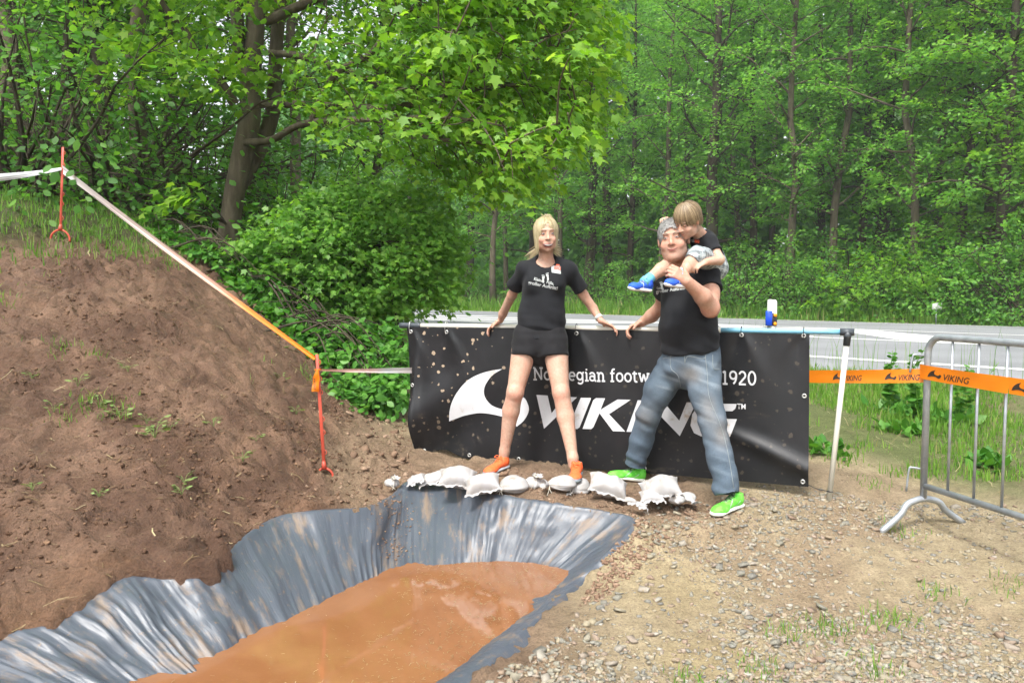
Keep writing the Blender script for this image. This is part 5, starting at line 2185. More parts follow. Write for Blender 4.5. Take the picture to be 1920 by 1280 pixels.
def face_print(name, F, bv, polys, c, parent, off=0.0008):
    """thin layer laid on the face; outlines in head units across (x) and up (z)"""
    V, T = flat_mesh([[(x * 100, z * 100) for x, z in p_] for p_ in polys], 0.6)
    V = V / 100
    out = []
    fw = F.M[:, 1]
    for x, z in V:
        o_ = F(x, .18, z)
        hit, nn, _, _ = bv.ray_cast(Vector(o_), Vector(-fw))
        pt = np.array(hit) if hit is not None else F(x, .085, z)
        out.append(pt + fw * off)
    return link(name, raw_mesh(name, np.array(out), [T], True), face_mat(c), parent)


def crescent(pts_top, pts_bot, n=6):
    a = spline([(x, z, 0) for x, z in pts_top], n)[:, :2]
    b = spline([(x, z, 0) for x, z in pts_bot], n)[:, :2]
    return [tuple(p_) for p_ in a] + [tuple(p_) for p_ in b[::-1][1:-1]]


def face_features(F, V, Q, parent, brow, lips, iris, mood):
    bv = bvh_of(V, Q)
    for sg_ in (-1, 1):
        X = lambda pts: [(sg_ * x, z) for x, z in pts]
        face_print('eyebrow', F, bv, [crescent(X([(.012, .031), (.030, .0385), (.048, .031)]), X([(.012, .0245), (.030, .0315), (.048, .0285)]))], brow, parent)
        if mood == 'down':
            face_print('eyelash', F, bv, [crescent(X([(.018, .004), (.031, .0005), (.044, .004)]), X([(.018, .002), (.031, -.0022), (.044, .002)]))], (0.09, 0.055, 0.04), parent)
        else:
            hh = .0042 if mood == 'grin' else .0036
            face_print('eye', F, bv, [crescent(X([(.019, .0085), (.031, .0095 + hh), (.044, .0095)]), X([(.019, .0085), (.031, .0085 - hh * .7), (.044, .0095)]))], (0.50, 0.47, 0.45), parent)
            face_print('iris', F, bv, [[(sg_ * .031 + .0052 * math.cos(a), .0095 + min(hh, max(-hh, .0052 * math.sin(a)))) for a in np.linspace(0, 6.283, 13)[:-1]]], iris, parent, .0014)
            face_print('eyelash', F, bv, [crescent(X([(.016, .0085), (.031, .0130 + hh), (.048, .0110)]), X([(.016, .0070), (.031, .0082 + hh), (.048, .0070)]))], (0.13, 0.08, 0.06), parent, .0018)
        face_print('nostril_shade', F, bv, [[(sg_ * (.0075 + .0035 * math.cos(a)), -.0345 + .0018 * math.sin(a)) for a in np.linspace(0, 6.283, 9)[:-1]]], (0.16, 0.06, 0.05), parent)  # dark patch painted for the shade inside the nose
    grow = lambda pts: [(x * 1.22, (z + .056) * 1.3 - .061) for x, z in pts]
    if mood == 'grin':
        face_print('lips', F, bv, [grow(crescent([(-.031, -.0535), (-.012, -.0530), (0, -.0536), (.012, -.0530), (.031, -.0535)], [(-.031, -.0535), (-.019, -.0690), (0, -.0750), (.019, -.0690), (.031, -.0535)]))], lips, parent)
        face_print('mouth', F, bv, [grow(crescent([(-.0290, -.0542), (0, -.0560), (.0290, -.0542)], [(-.0290, -.0542), (-.017, -.0655), (0, -.0700), (.017, -.0655), (.0290, -.0542)]))], (0.10, 0.025, 0.025), parent, .0013)
        face_print('teeth', F, bv, [grow(crescent([(-.0255, -.0550), (0, -.0566), (.0255, -.0550)], [(-.0255, -.0550), (-.015, -.0618), (0, -.0645), (.015, -.0618), (.0255, -.0550)]))], (0.42, 0.40, 0.375), parent, .0018)
    else:
        w_ = .025 if mood == 'smile' else .016
        face_print('lips', F, bv, [crescent([(-w_, -.0510), (-.008, -.0535), (0, -.0545), (.008, -.0535), (w_, -.0510)], [(-w_, -.0510), (-.010, -.0635), (0, -.0655), (.010, -.0635), (w_, -.0510)])], lips, parent)
        face_print('mouth', F, bv, [crescent([(-w_ * 1.25, -.0485), (0, -.0572), (w_ * 1.25, -.0485)], [(-w_ * 1.25, -.0508), (0, -.0602), (w_ * 1.25, -.0508)])], (0.15, 0.05, 0.045), parent, .0013)


def short_hair(parent, F, n, mat, seed, length=0.02, hairline=0.045, cap_r=0.001):
    rg_ = np.random.default_rng(seed)
    S = Sdf(F.c - 0.17 * F.s, F.c + 0.17 * F.s, 0.005)
    S.ell(F(0, -.020, .036), (np.array([.074, .093, .086]) + cap_r) * F.s, .005, F.M)
    r_sub = np.array([.080, .084, .115 + (0.075 - hairline)])
    S.ell(F(0, .105, -.055), r_sub * F.s, .012, F.M, 'sub')
    S.cut(F(0, 0, -.05), -F.M[:, 2])
    V, Q = S.mesh()
    V = V + vnormals(V, Q) * (0.003 * vnoise(V * 70, 5) + 0.002 * vnoise(V * 150, 6))[:, None]
    hr_ = link('hair', raw_mesh('hair', V, [Q], True), mat, parent)
    mb = MB()
    k = 0
    while k < n:
        th, ph = rg_.uniform(-math.pi, math.pi), math.acos(rg_.uniform(-.55, 1))
        p_ = scalp(th, ph, .003)
        if np.sum(((p_ - [0, .105, -.055]) / (r_sub * .985)) ** 2) < 1 or p_[2] < -.045:
            continue
        nn = N3(np.array([math.sin(th) * math.sin(ph), math.cos(th) * math.sin(ph), math.cos(ph)]))
        comb = np.array([.5 * math.sin(th), .7, -.45]) + rg_.normal(size=3) * .28
        comb = N3(comb - nn * np.dot(comb, nn))
        ln = length * (.6 + .7 * rg_.random())
        pts = [F(*(p_ + nn * .001)), F(*(p_ + nn * ln * .34 + comb * ln * .4)), F(*(p_ + nn * ln * .42 + comb * ln))]
        strand(mb, spline(pts, 2), .0020 * F.s, np.tile(F.M @ nn, (5, 1)))
        k += 1
    tag(mb.build('locks', mat, hr_), kind='stuff')
    return hr_


def hand(S, wrist, d, pn, s=1.0, side=1, curl=(25, 30, 20), spread=6, thumb=(40, 20), wr=0.022):
    """d: along the fingers, pn: out of the palm, side: +1 thumb on cross(d, pn)"""
    d = N3(d)
    pn = N3(np.asarray(pn) - d * np.dot(pn, d))
    sd_ = np.cross(d, pn) * side
    w = np.asarray(wrist, float)
    S.cap(w, w + d * .03 * s, wr * s, .026 * s, .01 * s, (pn, 0.75))
    for q_ in (-.024, -.008, .008, .024):
        S.cap(w + d * .02 * s + sd_ * q_ * .7 * s, w + d * .078 * s + sd_ * q_ * s, .0125 * s, .0105 * s, .008 * s)
    ln = [(.034, .024, .019), (.042, .028, .021), (.045, .03, .022), (.041, .027, .021)]
    for i_, q_ in enumerate((-.0265, -.009, .009, .0265)):
        p_ = w + d * (.078 + (-.006 if i_ == 0 else 0)) * s + sd_ * q_ * s
        a_ = R(spread) * q_ / .026
        dd = N3(d * math.cos(a_) + sd_ * math.sin(a_))
        ang = 0
        for j_ in range(3):
            ang += R(curl[j_])
            dir_ = dd * math.cos(ang) + pn * math.sin(ang)
            e_ = p_ + dir_ * ln[i_][j_] * s
            r0, r1 = (.0094 - .0007 * j_) * s, (.0087 - .0008 * j_) * s
            S.cap(p_, e_, r0, r1, .0022 * s)
            p_ = e_
    p_ = w + d * .02 * s + sd_ * .022 * s
    S.cap(w + d * .012 * s, p_ + sd_ * .006 * s, .016 * s, .014 * s, .01 * s)
    ta, tc = R(thumb[0]), R(thumb[1])
    dir_ = N3(d * math.cos(ta) + sd_ * math.sin(ta) + pn * 0.35)
    e_ = p_ + dir_ * .042 * s
    S.cap(p_, e_, .0125 * s, .0105 * s, .006 * s)
    dir2 = N3(dir_ * math.cos(tc) + (d * 0.5 + pn) * math.sin(tc))
    S.cap(e_, e_ + dir2 * .030 * s, .0100 * s, .0080 * s, .003 * s)


m = NT('skin')
f = m.noise(60, 6, 0.7)
f3 = m.noise(14, 4, 0.6)
c = m.mix(1.0, m.attr(), m.ramp(f, [(0.3, (0.86, 0.81, 0.78)), (0.7, (1.08, 1.08, 1.08))]), 'MULTIPLY')
c = m.mix(1.0, c, m.ramp(f3, [(0.32, (1.04, 0.88, 0.84)), (0.62, (1.0, 1.03, 1.04))]), 'MULTIPLY')
m.col(c).set(Roughness=m.ramp(f, [(0.3, (0.6,) * 3), (0.7, (0.42,) * 3)]))
m.b.inputs['Specular IOR Level'].default_value = 0.35
m.b.inputs['Subsurface Weight'].default_value = 0.12
m.b.inputs['Subsurface Radius'].default_value = (0.02, 0.008, 0.005)
m.b.inputs['Subsurface Scale'].default_value = 0.4
SKIN = m.m


def cloth_mat(name, c, rough=0.85, weave=500, var=0.15):
    m = NT(name)
    f = m.noise(weave, 2, 0.5)
    f2 = m.noise(12, 5, 0.6)
    c = np.array(c)
    col_ = m.ramp(f2, [(0.3, tuple(c * (1 - var))), (0.7, tuple(c * (1 + var)))])
    m.col(col_).set(Roughness=rough)
    m.b.inputs['Sheen Weight'].default_value = 0.04
    m.b.inputs['Specular IOR Level'].default_value = 0.25
    m.bump(f, 0.15, 0.002)
    return m.m


BLACK_SHIRT = cloth_mat('black_cotton', (0.010, 0.011, 0.0135))
BLACK_SHORTS = cloth_mat('black_shorts', (0.011, 0.011, 0.0125))
m = NT('denim')
f = m.noise(340, 3, 0.6, stretch=(1, 1, 0.4))
f2 = m.noise(7, 6, 0.65)
c = m.mix(1.0, m.attr(), m.ramp(f, [(0.35, (0.82,) * 3), (0.65, (1.12,) * 3)]), 'MULTIPLY')
c = m.mix(1.0, c, m.ramp(f2, [(0.35, (0.86, 0.87, 0.88)), (0.65, (1.1,) * 3)]), 'MULTIPLY')
m.col(c).set(Roughness=0.85).bump(f, 0.2, 0.002)
DENIM = m.m
m = NT('vertex_cloth')
m.col(m.attr()).set(Roughness=0.7)
VCLOTH = m.m
WHITE_INK = simple('shirt_print', (0.45, 0.48, 0.47), 0.7)
RED_INK = simple('red_print', (0.75, 0.12, 0.05), 0.6)
LACE = {}


def garment(name, S, mat, parent, fold=None, col=None, sm=1, label=None):
    V, Q = S.mesh()
    if sm:
        V = smooth_v(V, Q, sm)
    if fold is not None:
        V = V + vnormals(V, Q) * fold(V)[:, None]
    me = raw_mesh(name, V, [Q], True)
    if col is not None:
        add_col(me, col(V))
    o = link(name, me, mat, parent)
    if label:
        o['label'] = label
    return o, V, Q


def bvh_of(V, Q):
    return BVHTree.FromPolygons([tuple(v) for v in V], [tuple(int(x) for x in q_) for q_ in Q])


def px_print(name, bv, uv, F, mat, parent, off=0.002):
    """flat print laid on a garment: outline given where the camera sees it"""
    out = []
    last = None
    for u, v in uv:
        r_ = Vector(ray(u, v)).normalized()
        hit, nn, _, _ = bv.ray_cast(Vector(CAM), r_)
        if hit is None:
            hit = last if last is not None else Vector(P(u, v, 5))
        last = hit
        out.append(np.array(hit) - np.array(r_) * off)
    me = raw_mesh(name, np.array(out), [F], True)
    return link(name, me, mat, parent)


def text_uv(body, p0, p1, h, bold=0.02, shear=0.0, lift=None):
    """text between two photo positions along its baseline, letter height h in photo pixels"""
    V, F = font_mesh(body, 1.0, bold, shear)
    V = V - [V[:, 0].min(), 0]
    w_ = V[:, 0].max()
    p0, p1 = np.array(p0, float), np.array(p1, float)
    d_ = p1 - p0
    n_ = np.array([d_[1], -d_[0]]) / np.linalg.norm(d_)
    return p0 + np.outer(V[:, 0] / w_, d_) + np.outer(V[:, 1] / 0.7 * h, n_), F


def shoe(parent, heel, toe, upv, Lr, mats, width=1.0, laces=True, h=0.004, tall=1.0):
    """heel and toe: points on the ground line of the sole"""
    heel, toe = np.asarray(heel, float), np.asarray(toe, float)
    x = N3(toe - heel)
    z = N3(np.asarray(upv, float) - x * np.dot(upv, x))
    y = np.cross(z, x)
    M_ = np.c_[x, y, z]
    k = Lr / 0.285

    def L_(a, b, c):
        return heel + M_ @ (np.array([a, b * width, c * tall]) * k)
    mg = 0.2 * k + 0.05
    lo, hi = np.minimum(heel, toe) - mg, np.maximum(heel, toe) + mg
    S = Sdf(lo, hi, h)
    S.ell(L_(.055, 0, .045), np.array([.056, .034 * width, .048 * tall]) * k, .02 * k, M_)
    S.cap(L_(.06, 0, .055), L_(.20, 0, .032), .040 * k, .030 * k, .02 * k, (z, 0.85))
    S.ell(L_(.215, .004, .03), np.array([.065, .046 * width, .030 * tall]) * k, .02 * k, M_)
    S.cap(L_(.055, 0, .055), L_(.045, 0, .092), .037 * k, .036 * k, .015 * k, flat=True)
    S.cap(L_(.045, 0, .08), L_(.045, 0, .12), .027 * k, .026 * k, .005 * k, mode='sub')
    S.cut(L_(0, 0, .013), -z)
    V, Q = S.mesh()
    V = smooth_v(V, Q, 1)
    loc = (V - heel) @ M_ / k / [1, width, tall]
    me = raw_mesh('shoe', V, [Q], True)
    add_col(me, mats['paint'](loc))
    sh = link('shoe', me, VCLOTH, parent)
    S = Sdf(lo, hi, h)
    S.cap(L_(.045, 0, .014), L_(.12, 0, .014), .042 * k, .036 * k, .015 * k, (z, 0.42 * tall))
    S.cap(L_(.12, 0, .014), L_(.23, .004, .016), .037 * k, .047 * k, .015 * k, (z, 0.38 * tall))
    S.ell(L_(.245, .003, .019), np.array([.042, .041, .018]) * k, .01 * k, M_)
    V, Q = S.mesh()
    loc = (V - heel) @ M_ / k / [1, width, tall]
    me = raw_mesh('sole', V, [Q], True)
    add_col(me, mats['sole'](loc))
    link('sole', me, VCLOTH, sh)
    if laces:
        mb = MB()
        for j in range(4):
            a = .098 + .024 * j
            hz_ = .093 - .010 * j * 1.25
            mb.tube(spline([L_(a, -.022, hz_ - .014), L_(a + .006, 0, hz_ + .004), L_(a + .002, .022, hz_ - .014)], 4), .0024 * k, 5)
            mb.tube(spline([L_(a, .022, hz_ - .014), L_(a + .014, 0, hz_ + .002), L_(a + .022, -.022, hz_ - .02)], 4), .0024 * k, 5)
        for sg_ in (-1, 1):
            mb.tube(spline([L_(.092, 0, .096), L_(.10, sg_ * .02, .112), L_(.115, sg_ * .034, .10), L_(.105, sg_ * .02, .094), L_(.095, 0, .095)], 5), .0022 * k, 5)
        mb.build('laces', mats['lace'], sh)
    return sh


def hair_mat(name, stops, rough=0.42):
    m = NT(name)
    g = m.n('ShaderNodeNewGeometry')
    m.col(m.ramp(g.outputs['Random Per Island'], stops)).set(Roughness=rough)
    m.b.inputs['Specular IOR Level'].default_value = 0.4
    return m.m


HAIR_BLOND = hair_mat('hair_blond', [(0, (0.24, 0.185, 0.095)), (0.5, (0.37, 0.305, 0.17)), (1, (0.47, 0.41, 0.26))])
HAIR_GREY = hair_mat('hair_grey', [(0, (0.27, 0.265, 0.255)), (0.5, (0.31, 0.305, 0.295)), (1, (0.36, 0.355, 0.345))], 0.55)
HAIR_BROWN = hair_mat('hair_brown', [(0, (0.11, 0.075, 0.04)), (0.5, (0.19, 0.135, 0.075)), (1, (0.30, 0.225, 0.13))])


def strand(mb, pts, w, nrm):
    """flat tapering lock of hair along pts"""
    pts = np.asarray(pts, float)
    t = N3(np.gradient(pts, axis=0))
    sd_ = N3(np.cross(t, nrm))
    n_ = len(pts)
    ww = w * np.sin(np.linspace(0.45, math.pi - 0.12, n_))
    a, b = pts - sd_ * ww[:, None], pts + sd_ * ww[:, None]
    c = pts + N3(np.cross(sd_, t)) * (ww * 0.5)[:, None]
    V = np.stack([a, c, b], 1)
    mb.grid(V)


def scalp(th, ph, g=0.0):
    """point on the skull: th azimuth from the face (0) round to the back, ph angle down from the crown"""
    return np.array([(.076 + g) * math.sin(th) * math.sin(ph), -.018 + (.094 + g) * math.cos(th) * math.sin(ph), .035 + (.087 + g) * math.cos(ph)])


def hair(parent, F, n, mat, length, seed, width=0.006, whorl=(0.0, -0.25), lift=0.012, cap_r=0.006, hairline=0.075, jitter=0.15, drop=1.0, spread=0.35, vary=0.07, part=0.0):
    """length(th): how far below the crown the lock ends, in head units"""
    rg_ = np.random.default_rng(seed)
    S = Sdf(F.c - 0.17 * F.s, F.c + 0.17 * F.s, 0.005)
    S.ell(F(0, -.020, .036), (np.array([.075, .094, .087]) + cap_r) * F.s, .005, F.M)
    S.ell(F(0, .105, -.055), np.array([.085, .082, .115 + (0.075 - hairline)]) * F.s, .012, F.M, 'sub')
    S.cut(F(0, 0, -.06), -F.M[:, 2])
    V, Q = S.mesh()
    hr = link('hair', raw_mesh('hair', V, [Q], True), mat, parent)
    mb = MB()
    for k in range(n):
        th = rg_.uniform(-math.pi, math.pi)
        ph0 = abs(rg_.normal()) * spread + 0.05
        if spread > 0.5:
            ph0 = min(ph0, 1.5, math.acos(max(-1, min(1, (.122 - length(th) * .75 - .035) / .087))))
        ln = length(th) * (1 + rg_.normal() * (0.07 if abs(th) > 0.7 else vary))
        if part and abs(th - 0.06) < part and rg_.random() < 0.9:
            continue
        g = lift * (0.35 + 0.8 * rg_.random())
        pts, nn = [], []
        z_end = .122 - ln
        for t in np.linspace(0, 1, 11):
            zt = scalp(th, ph0)[2] * (1 - t) + z_end * t
            tht = th + jitter * rg_.normal() * 0.12
            if zt > .036:
                ph = math.acos(min(1, max(-1, (zt - .035) / .087)))
                pnt = scalp(tht, max(ph, ph0), g)
            else:
                pnt = scalp(tht, math.pi / 2, g)
                k_ = (0.036 - zt)
                shrink = 1 - k_ * drop
                pnt = np.array([pnt[0] * shrink, -.018 + (pnt[1] + .018) * shrink, zt])
            pts.append(F(*pnt))
            nn.append(F.M @ N3(np.array([math.sin(th), math.cos(th), 0.4])))
        strand(mb, pts, width * F.s * (0.6 + 0.8 * rg_.random()), np.array(nn))
    tag(mb.build('locks', mat, hr), kind='stuff')
    return hr
# ------------------------------------------------------------------ the woman
bh1, bh2 = bar_at(933), bar_at(1140)
W_ = thing('person', 'smiling woman with blonde hair in black t-shirt and shorts leaning on the banner rail', 'person', tuple(P(1010, 893, 5.4)))
F_W = Frame(P(1024, 441, 5.47), (0.10, -1, -0.05), (-0.03, 0, 1), 1.0)
S = Sdf((P(900, 700, 5.6)[0] - .08, 4.9, -0.02), (P(1175, 600, 5.6)[0] + 0.08, 6.15, 1.80), 0.0048)
nk = P(1024, 489, 5.53)
head(S, F_W, nk, 0.046, -0.006, 'open')
shL, shR = P(984, 506, 5.56), P(1064, 507, 5.54)
S.cap(shL, shR, .05, .05, .03, ((0, 1, 0), 0.9))
S.cap(P(1022, 520, 5.55), P(1016, 585, 5.55), .125, .115, .04, ((0, 1, 0), 0.66))
S.cap(P(1014, 600, 5.55), P(1012, 640, 5.55), .14, .15, .04, ((0, 1, 0), 0.68))
for pts, rr in (
    ([P(985, 645, 5.54), P(966, 735, 5.44), P(958, 770, 5.47), P(946, 845, 5.50), P(944, 858, 5.50)], [.092, .056, .057, .034, .034]),
    ([P(1040, 646, 5.52), P(1052, 736, 5.38), P(1061, 782, 5.35), P(1074, 858, 5.235), P(1075, 872, 5.23)], [.092, .056, .057, .034, .034]),
):
    for a in range(len(pts) - 1):
        S.cap(pts[a], pts[a + 1], rr[a], rr[a + 1], .022)
    S.ell(pts[1] + np.array([0, -.028, 0]), (.036, .03, .042), .03)
    S.cap(pts[1] * .35 + pts[2] * .65 + np.array([0, .022, 0]), pts[2] * .7 + pts[3] * .3 + np.array([0, .018, 0]), .042, .032, .03)
arms = [
    ([shL + [-.005, 0, -.01], P(960, 553, 5.72), P(943, 588, 5.86), bh1 + [.022, -.03, .048]], [.042, .034, .031, .022]),
    ([shR + [.005, 0, -.01], P(1094, 553, 5.60), P(1112, 578, 5.62), bh2 + [-.055, -.03, .055]], [.042, .034, .031, .022]),
]
for pts, rr in arms:
    for a in range(3):
        S.cap(pts[a], pts[a + 1], rr[a], rr[a + 1], .015)
hand(S, arms[0][0][3], (-0.62, 0.25, -0.42), (0.15, -0.15, -1), 0.92, 1, (18, 30, 25), 8, (50, 15))
hand(S, arms[1][0][3], (0.85, -0.10, -0.42), (0.0, -0.25, -1), 0.92, 1, (8, 26, 26), 10, (45, 15))
V, Q = S.mesh()
V = smooth_v(V, Q, 1, 0.35)
colr = np.tile(np.array([0.49, 0.32, 0.24]), (len(V), 1))
knee = sum(np.exp(-np.sum(((V - (P(*a) + [0, -.06, 0])) / [.05, .06, .06]) ** 2, 1)) for a in ((966, 735, 5.44), (1052, 736, 5.38)))
colr = colr * (1 - .35 * knee[:, None]) + np.array([0.62, 0.26, 0.19]) * .35 * knee[:, None]
hnd = sum(np.exp(-np.sum((V - a) ** 2, 1) / .09 ** 2) for a in (bh1, bh2))
colr = colr * (1 - .3 * hnd[:, None]) + np.array([0.62, 0.30, 0.22]) * .3 * hnd[:, None]
paint_head(F_W, V, colr, (0.52, 0.16, 0.14), (0.25, 0.17, 0.10), 'open')
me = raw_mesh('body', V, [Q], True)
add_col(me, colr)
link('body', me, SKIN, W_)
face_features(F_W, V, Q, W_, (0.20, 0.13, 0.08), (0.36, 0.11, 0.10), (0.07, 0.08, 0.10), 'grin')


def hl_w(th):
    a = abs(th)
    if a < 0.62:
        return 0.072 + 0.045 * (a / 0.62)
    if a < 0.85:
        return 0.17
    return 0.225 if a < 1.5 else (0.205 if a < 2.4 else 0.19)


hr = hair(W_, F_W, 900, HAIR_BLOND, hl_w, 3, 0.0030, lift=0.009, cap_r=0.004, hairline=0.036, drop=0.9, vary=0.2, part=0.3)
mb = MB()
rg = np.random.default_rng(8)
for k in range(46):        # loose tail behind the neck, seen on the left
    a = F_W(-.05 + .015 * rg.normal(), -.06, -.05)
    e = P(996 + 6 * rg.normal(), 482 + 5 * rg.normal(), 5.56)
    strand(mb, spline([a, (a + e) / 2 + [-.01, .0, .01], e], 4), 0.004, np.tile([0, -1.0, 0], (9, 1)))
for k in range(20):
    a = F_W(.055 + .01 * rg.normal(), -.03, -.05)
    e = P(1050 + 3 * rg.normal(), 472 + 6 * rg.normal(), 5.52)
    strand(mb, spline([a, (a + e) / 2 + [.01, .0, .0], e], 4), 0.004, np.tile([0, -1.0, 0], (9, 1)))
for k in range(14):        # wisps on the crown
    a = F_W(-.03 + .012 * rg.normal(), -.01, .118)
    c = a + np.array([-.02 + .012 * rg.normal(), 0, .018 + .006 * rg.random()])
    e = F_W(-.055 + .01 * rg.normal(), -.02, .095)
    strand(mb, spline([a, c, e], 4), 0.003, np.tile([0, -1.0, 0], (9, 1)))
tag(mb.build('loose_locks', HAIR_BLOND, hr), kind='stuff')
mb = MB()
mb.tube([F_W(-.083, 0, -.032), F_W(-.086, .004, -.036)], [.0045, .0045], 8)
mb.build('earring', STEEL, W_)

# t-shirt
S = Sdf(P(920, 700, 5.5) * [1, 0, 0] + [-.02, 5.2, .75], P(1130, 600, 5.5) * [1, 0, 0] + [.02, 5.95, 1.62], 0.005)
S.cap(shL + [.004, 0, -.004], shR + [-.004, 0, -.004], .056, .056, .03, ((0, 1, 0), 1.0))
S.cap(P(1024, 497, 5.55), P(1023, 520, 5.54), .075, .12, .04, ((0, 1, 0), 0.75))
for sh_ in (shL, shR):
    S.cap(P(1024, 490, 5.55), sh_, .052, .054, .03)
S.cap(P(1022, 520, 5.545), P(1016, 590, 5.54), .148, .152, .04, ((0, 1, 0), 0.68))
S.cap(P(1016, 590, 5.54), P(1013, 634, 5.54), .155, .168, .04, ((0, 1, 0), 0.68), flat=True)
for sg_, x in ((-1, 1000), (1, 1042)):
    S.ell(P(x, 532, 5.47), (.055, .045, .055), .05)
eL = arms[0][0][1]
eR = arms[1][0][1]
S.cap(shL + [-.004, 0, 0], shL + (eL - shL) * .66 + [-.008, 0, 0], .054, .060, .03, flat=True)
S.cap(shR + [.004, 0, 0], shR + (eR - shR) * .80 + [.008, 0, 0], .054, .058, .03, flat=True)
S.cap(nk + [0, -.022, -.012], nk + [0, -.05, .08], .066, .085, .006, ((0, 1, 0), 0.85), mode='sub')


def fold_w(V):
    z = V[:, 2]
    low = sstep(z, 1.15, 0.95)
    wv = vnoise(np.c_[V[:, 0] * 3.0, V[:, 1] * 3, z * 26 + 5 * V[:, 0] + 3 * np.abs(V[:, 0] - .2)], 4)
    big = fbm(V * 7, 2, 6)
    diag = vnoise(np.c_[(V[:, 0] + z) * 9, V[:, 1] * 4, (z - V[:, 0]) * 3], 14)
    return (0.014 * low + 0.003) * wv + 0.009 * big + 0.009 * diag


_, VS, QS = garment('t_shirt', S, BLACK_SHIRT, W_, fold_w)
shirt_w = [o for o in W_.children if o.name.startswith('t_shirt')][0]
bv = bvh_of(VS, QS)
uv, F_ = text_uv('Kleine', (1001, 525), (1017, 529), 5.6, 0.02)
px_print('lettering', bv, uv, F_, WHITE_INK, shirt_w)
uv, F_ = text_uv('Füße,', (1024.5, 531), (1038, 534.5), 5.4, 0.02)
px_print('lettering', bv, uv, F_, WHITE_INK, shirt_w)
uv, F_ = text_uv('großer Auftritt!', (990, 532), (1045, 543.5), 6.2, 0.02)
px_print('lettering', bv, uv, F_, WHITE_INK, shirt_w)


def foot_print(cx, cy, s, ang, mir=1):
    sole = [(0, -6), (1.6, -5.2), (1.9, -3.4), (1.3, -1), (1.7, 1.6), (2.6, 3.4), (2.3, 5.2), (.6, 5.9), (-1.4, 5.3), (-2.0, 3.4), (-1.5, .5), (-1.5, -3), (-1.5, -5)]
    toes = [[(tx + tr * math.cos(a), ty + tr * math.sin(a)) for a in np.linspace(0, 6.28, 9)[:-1]] for tx, ty, tr in ((-1.8, 6.9, .9), (-.3, 7.4, .65), (.8, 7.2, .55), (1.7, 6.7, .5), (2.5, 6.0, .45))]
    V, F_ = flat_mesh([sole] + toes, 2.5)
    c, s_ = math.cos(R(ang)), math.sin(R(ang))
    x, y = V[:, 0] * mir * s, V[:, 1] * s
    return np.c_[cx + x * c - y * s_, cy - (x * s_ + y * c)], F_


for a in ((1018.5, 524, 1.12, 0, 1), (1027, 519.5, 1.05, 8, -1)):
    uv, F_ = foot_print(*a)
    px_print('footprint_mark', bv, uv, F_, WHITE_INK, shirt_w)
Vb, Fb = flat_mesh([[(1033, 497.5), (1050.5, 499), (1051.8, 513.5), (1034.5, 510.8)]], 4)
px_print('sticker', bv, Vb, Fb, WHITE_INK, shirt_w, 0.003)
uv, F_ = text_uv('BIG', (1039, 504.5), (1051, 506.2), 6.0, 0.02)
px_print('lettering', bv, uv, F_, RED_INK, shirt_w, 0.005)
cr = [(1042.5, 497.5), (1043, 494.5), (1044.6, 496.4), (1046, 494), (1047.4, 496.6), (1049, 495), (1049, 498.2)]
Vb, Fb = flat_mesh([cr], 4)
px_print('sticker', bv, Vb, Fb, RED_INK, shirt_w, 0.005)

# shorts
S = Sdf(P(940, 700, 5.5) * [1, 0, 0] + [-.02, 5.2, .68], P(1085, 600, 5.5) * [1, 0, 0] + [.02, 5.9, 1.02], 0.005)
S.cap(P(1014, 612, 5.55), P(1012, 640, 5.55), .150, .172, .03, ((0, 1, 0), 0.70))
S.cap(P(989, 630, 5.54), P(985, 668, 5.51), .104, .100, .03, flat=True)
S.cap(P(1034, 630, 5.53), P(1038, 669, 5.49), .108, .106, .03, flat=True)
garment('shorts', S, BLACK_SHORTS, W_, lambda V: 0.006 * vnoise(np.c_[V[:, 0] * 5, V[:, 1] * 5, V[:, 2] * 24], 3) + 0.004 * fbm(V * 14, 2, 5))

ORANGE_LACE = simple('orange_lace', (0.85, 0.16, 0.035), 0.6)
ORM = {
    'paint': lambda L: np.where(((L[:, 0] > .225) & (L[:, 2] < .034))[:, None] | (L[:, 2] < .02)[:, None], np.array([0.22, 0.25, 0.28]),
                                np.where((np.abs(np.sin(L[:, 0] * 90 + L[:, 2] * 60)) < .12)[:, None], np.array([0.80, 0.20, 0.06]), np.array([0.86, 0.125, 0.03]))),
    'sole': lambda L: np.where((L[:, 0] > .2)[:, None], np.array([0.2, 0.23, 0.25]), np.array([0.42, 0.45, 0.48])),
    'lace': ORANGE_LACE}
shoe(W_, P(953, 874, 5.54) + [0, 0, -.0], P(915, 891, 5.36), (0, 0, 1), 0.265, ORM)
shoe(W_, P(1083, 886, 5.24), P(1076, 906, 5.0), (0, 0, 1), 0.265, ORM)
# white bracelet
c = arms[1][0][2] * .28 + arms[1][0][3] * .72
mb = MB()
d_ = N3(arms[1][0][3] - arms[1][0][2])
mb.tube([c - d_ * .011, c - d_ * .010, c + d_ * .010, c + d_ * .011], [.026, .0285, .0285, .026], 18)
mb.build('bracelet', WHITE_PLASTIC, W_)

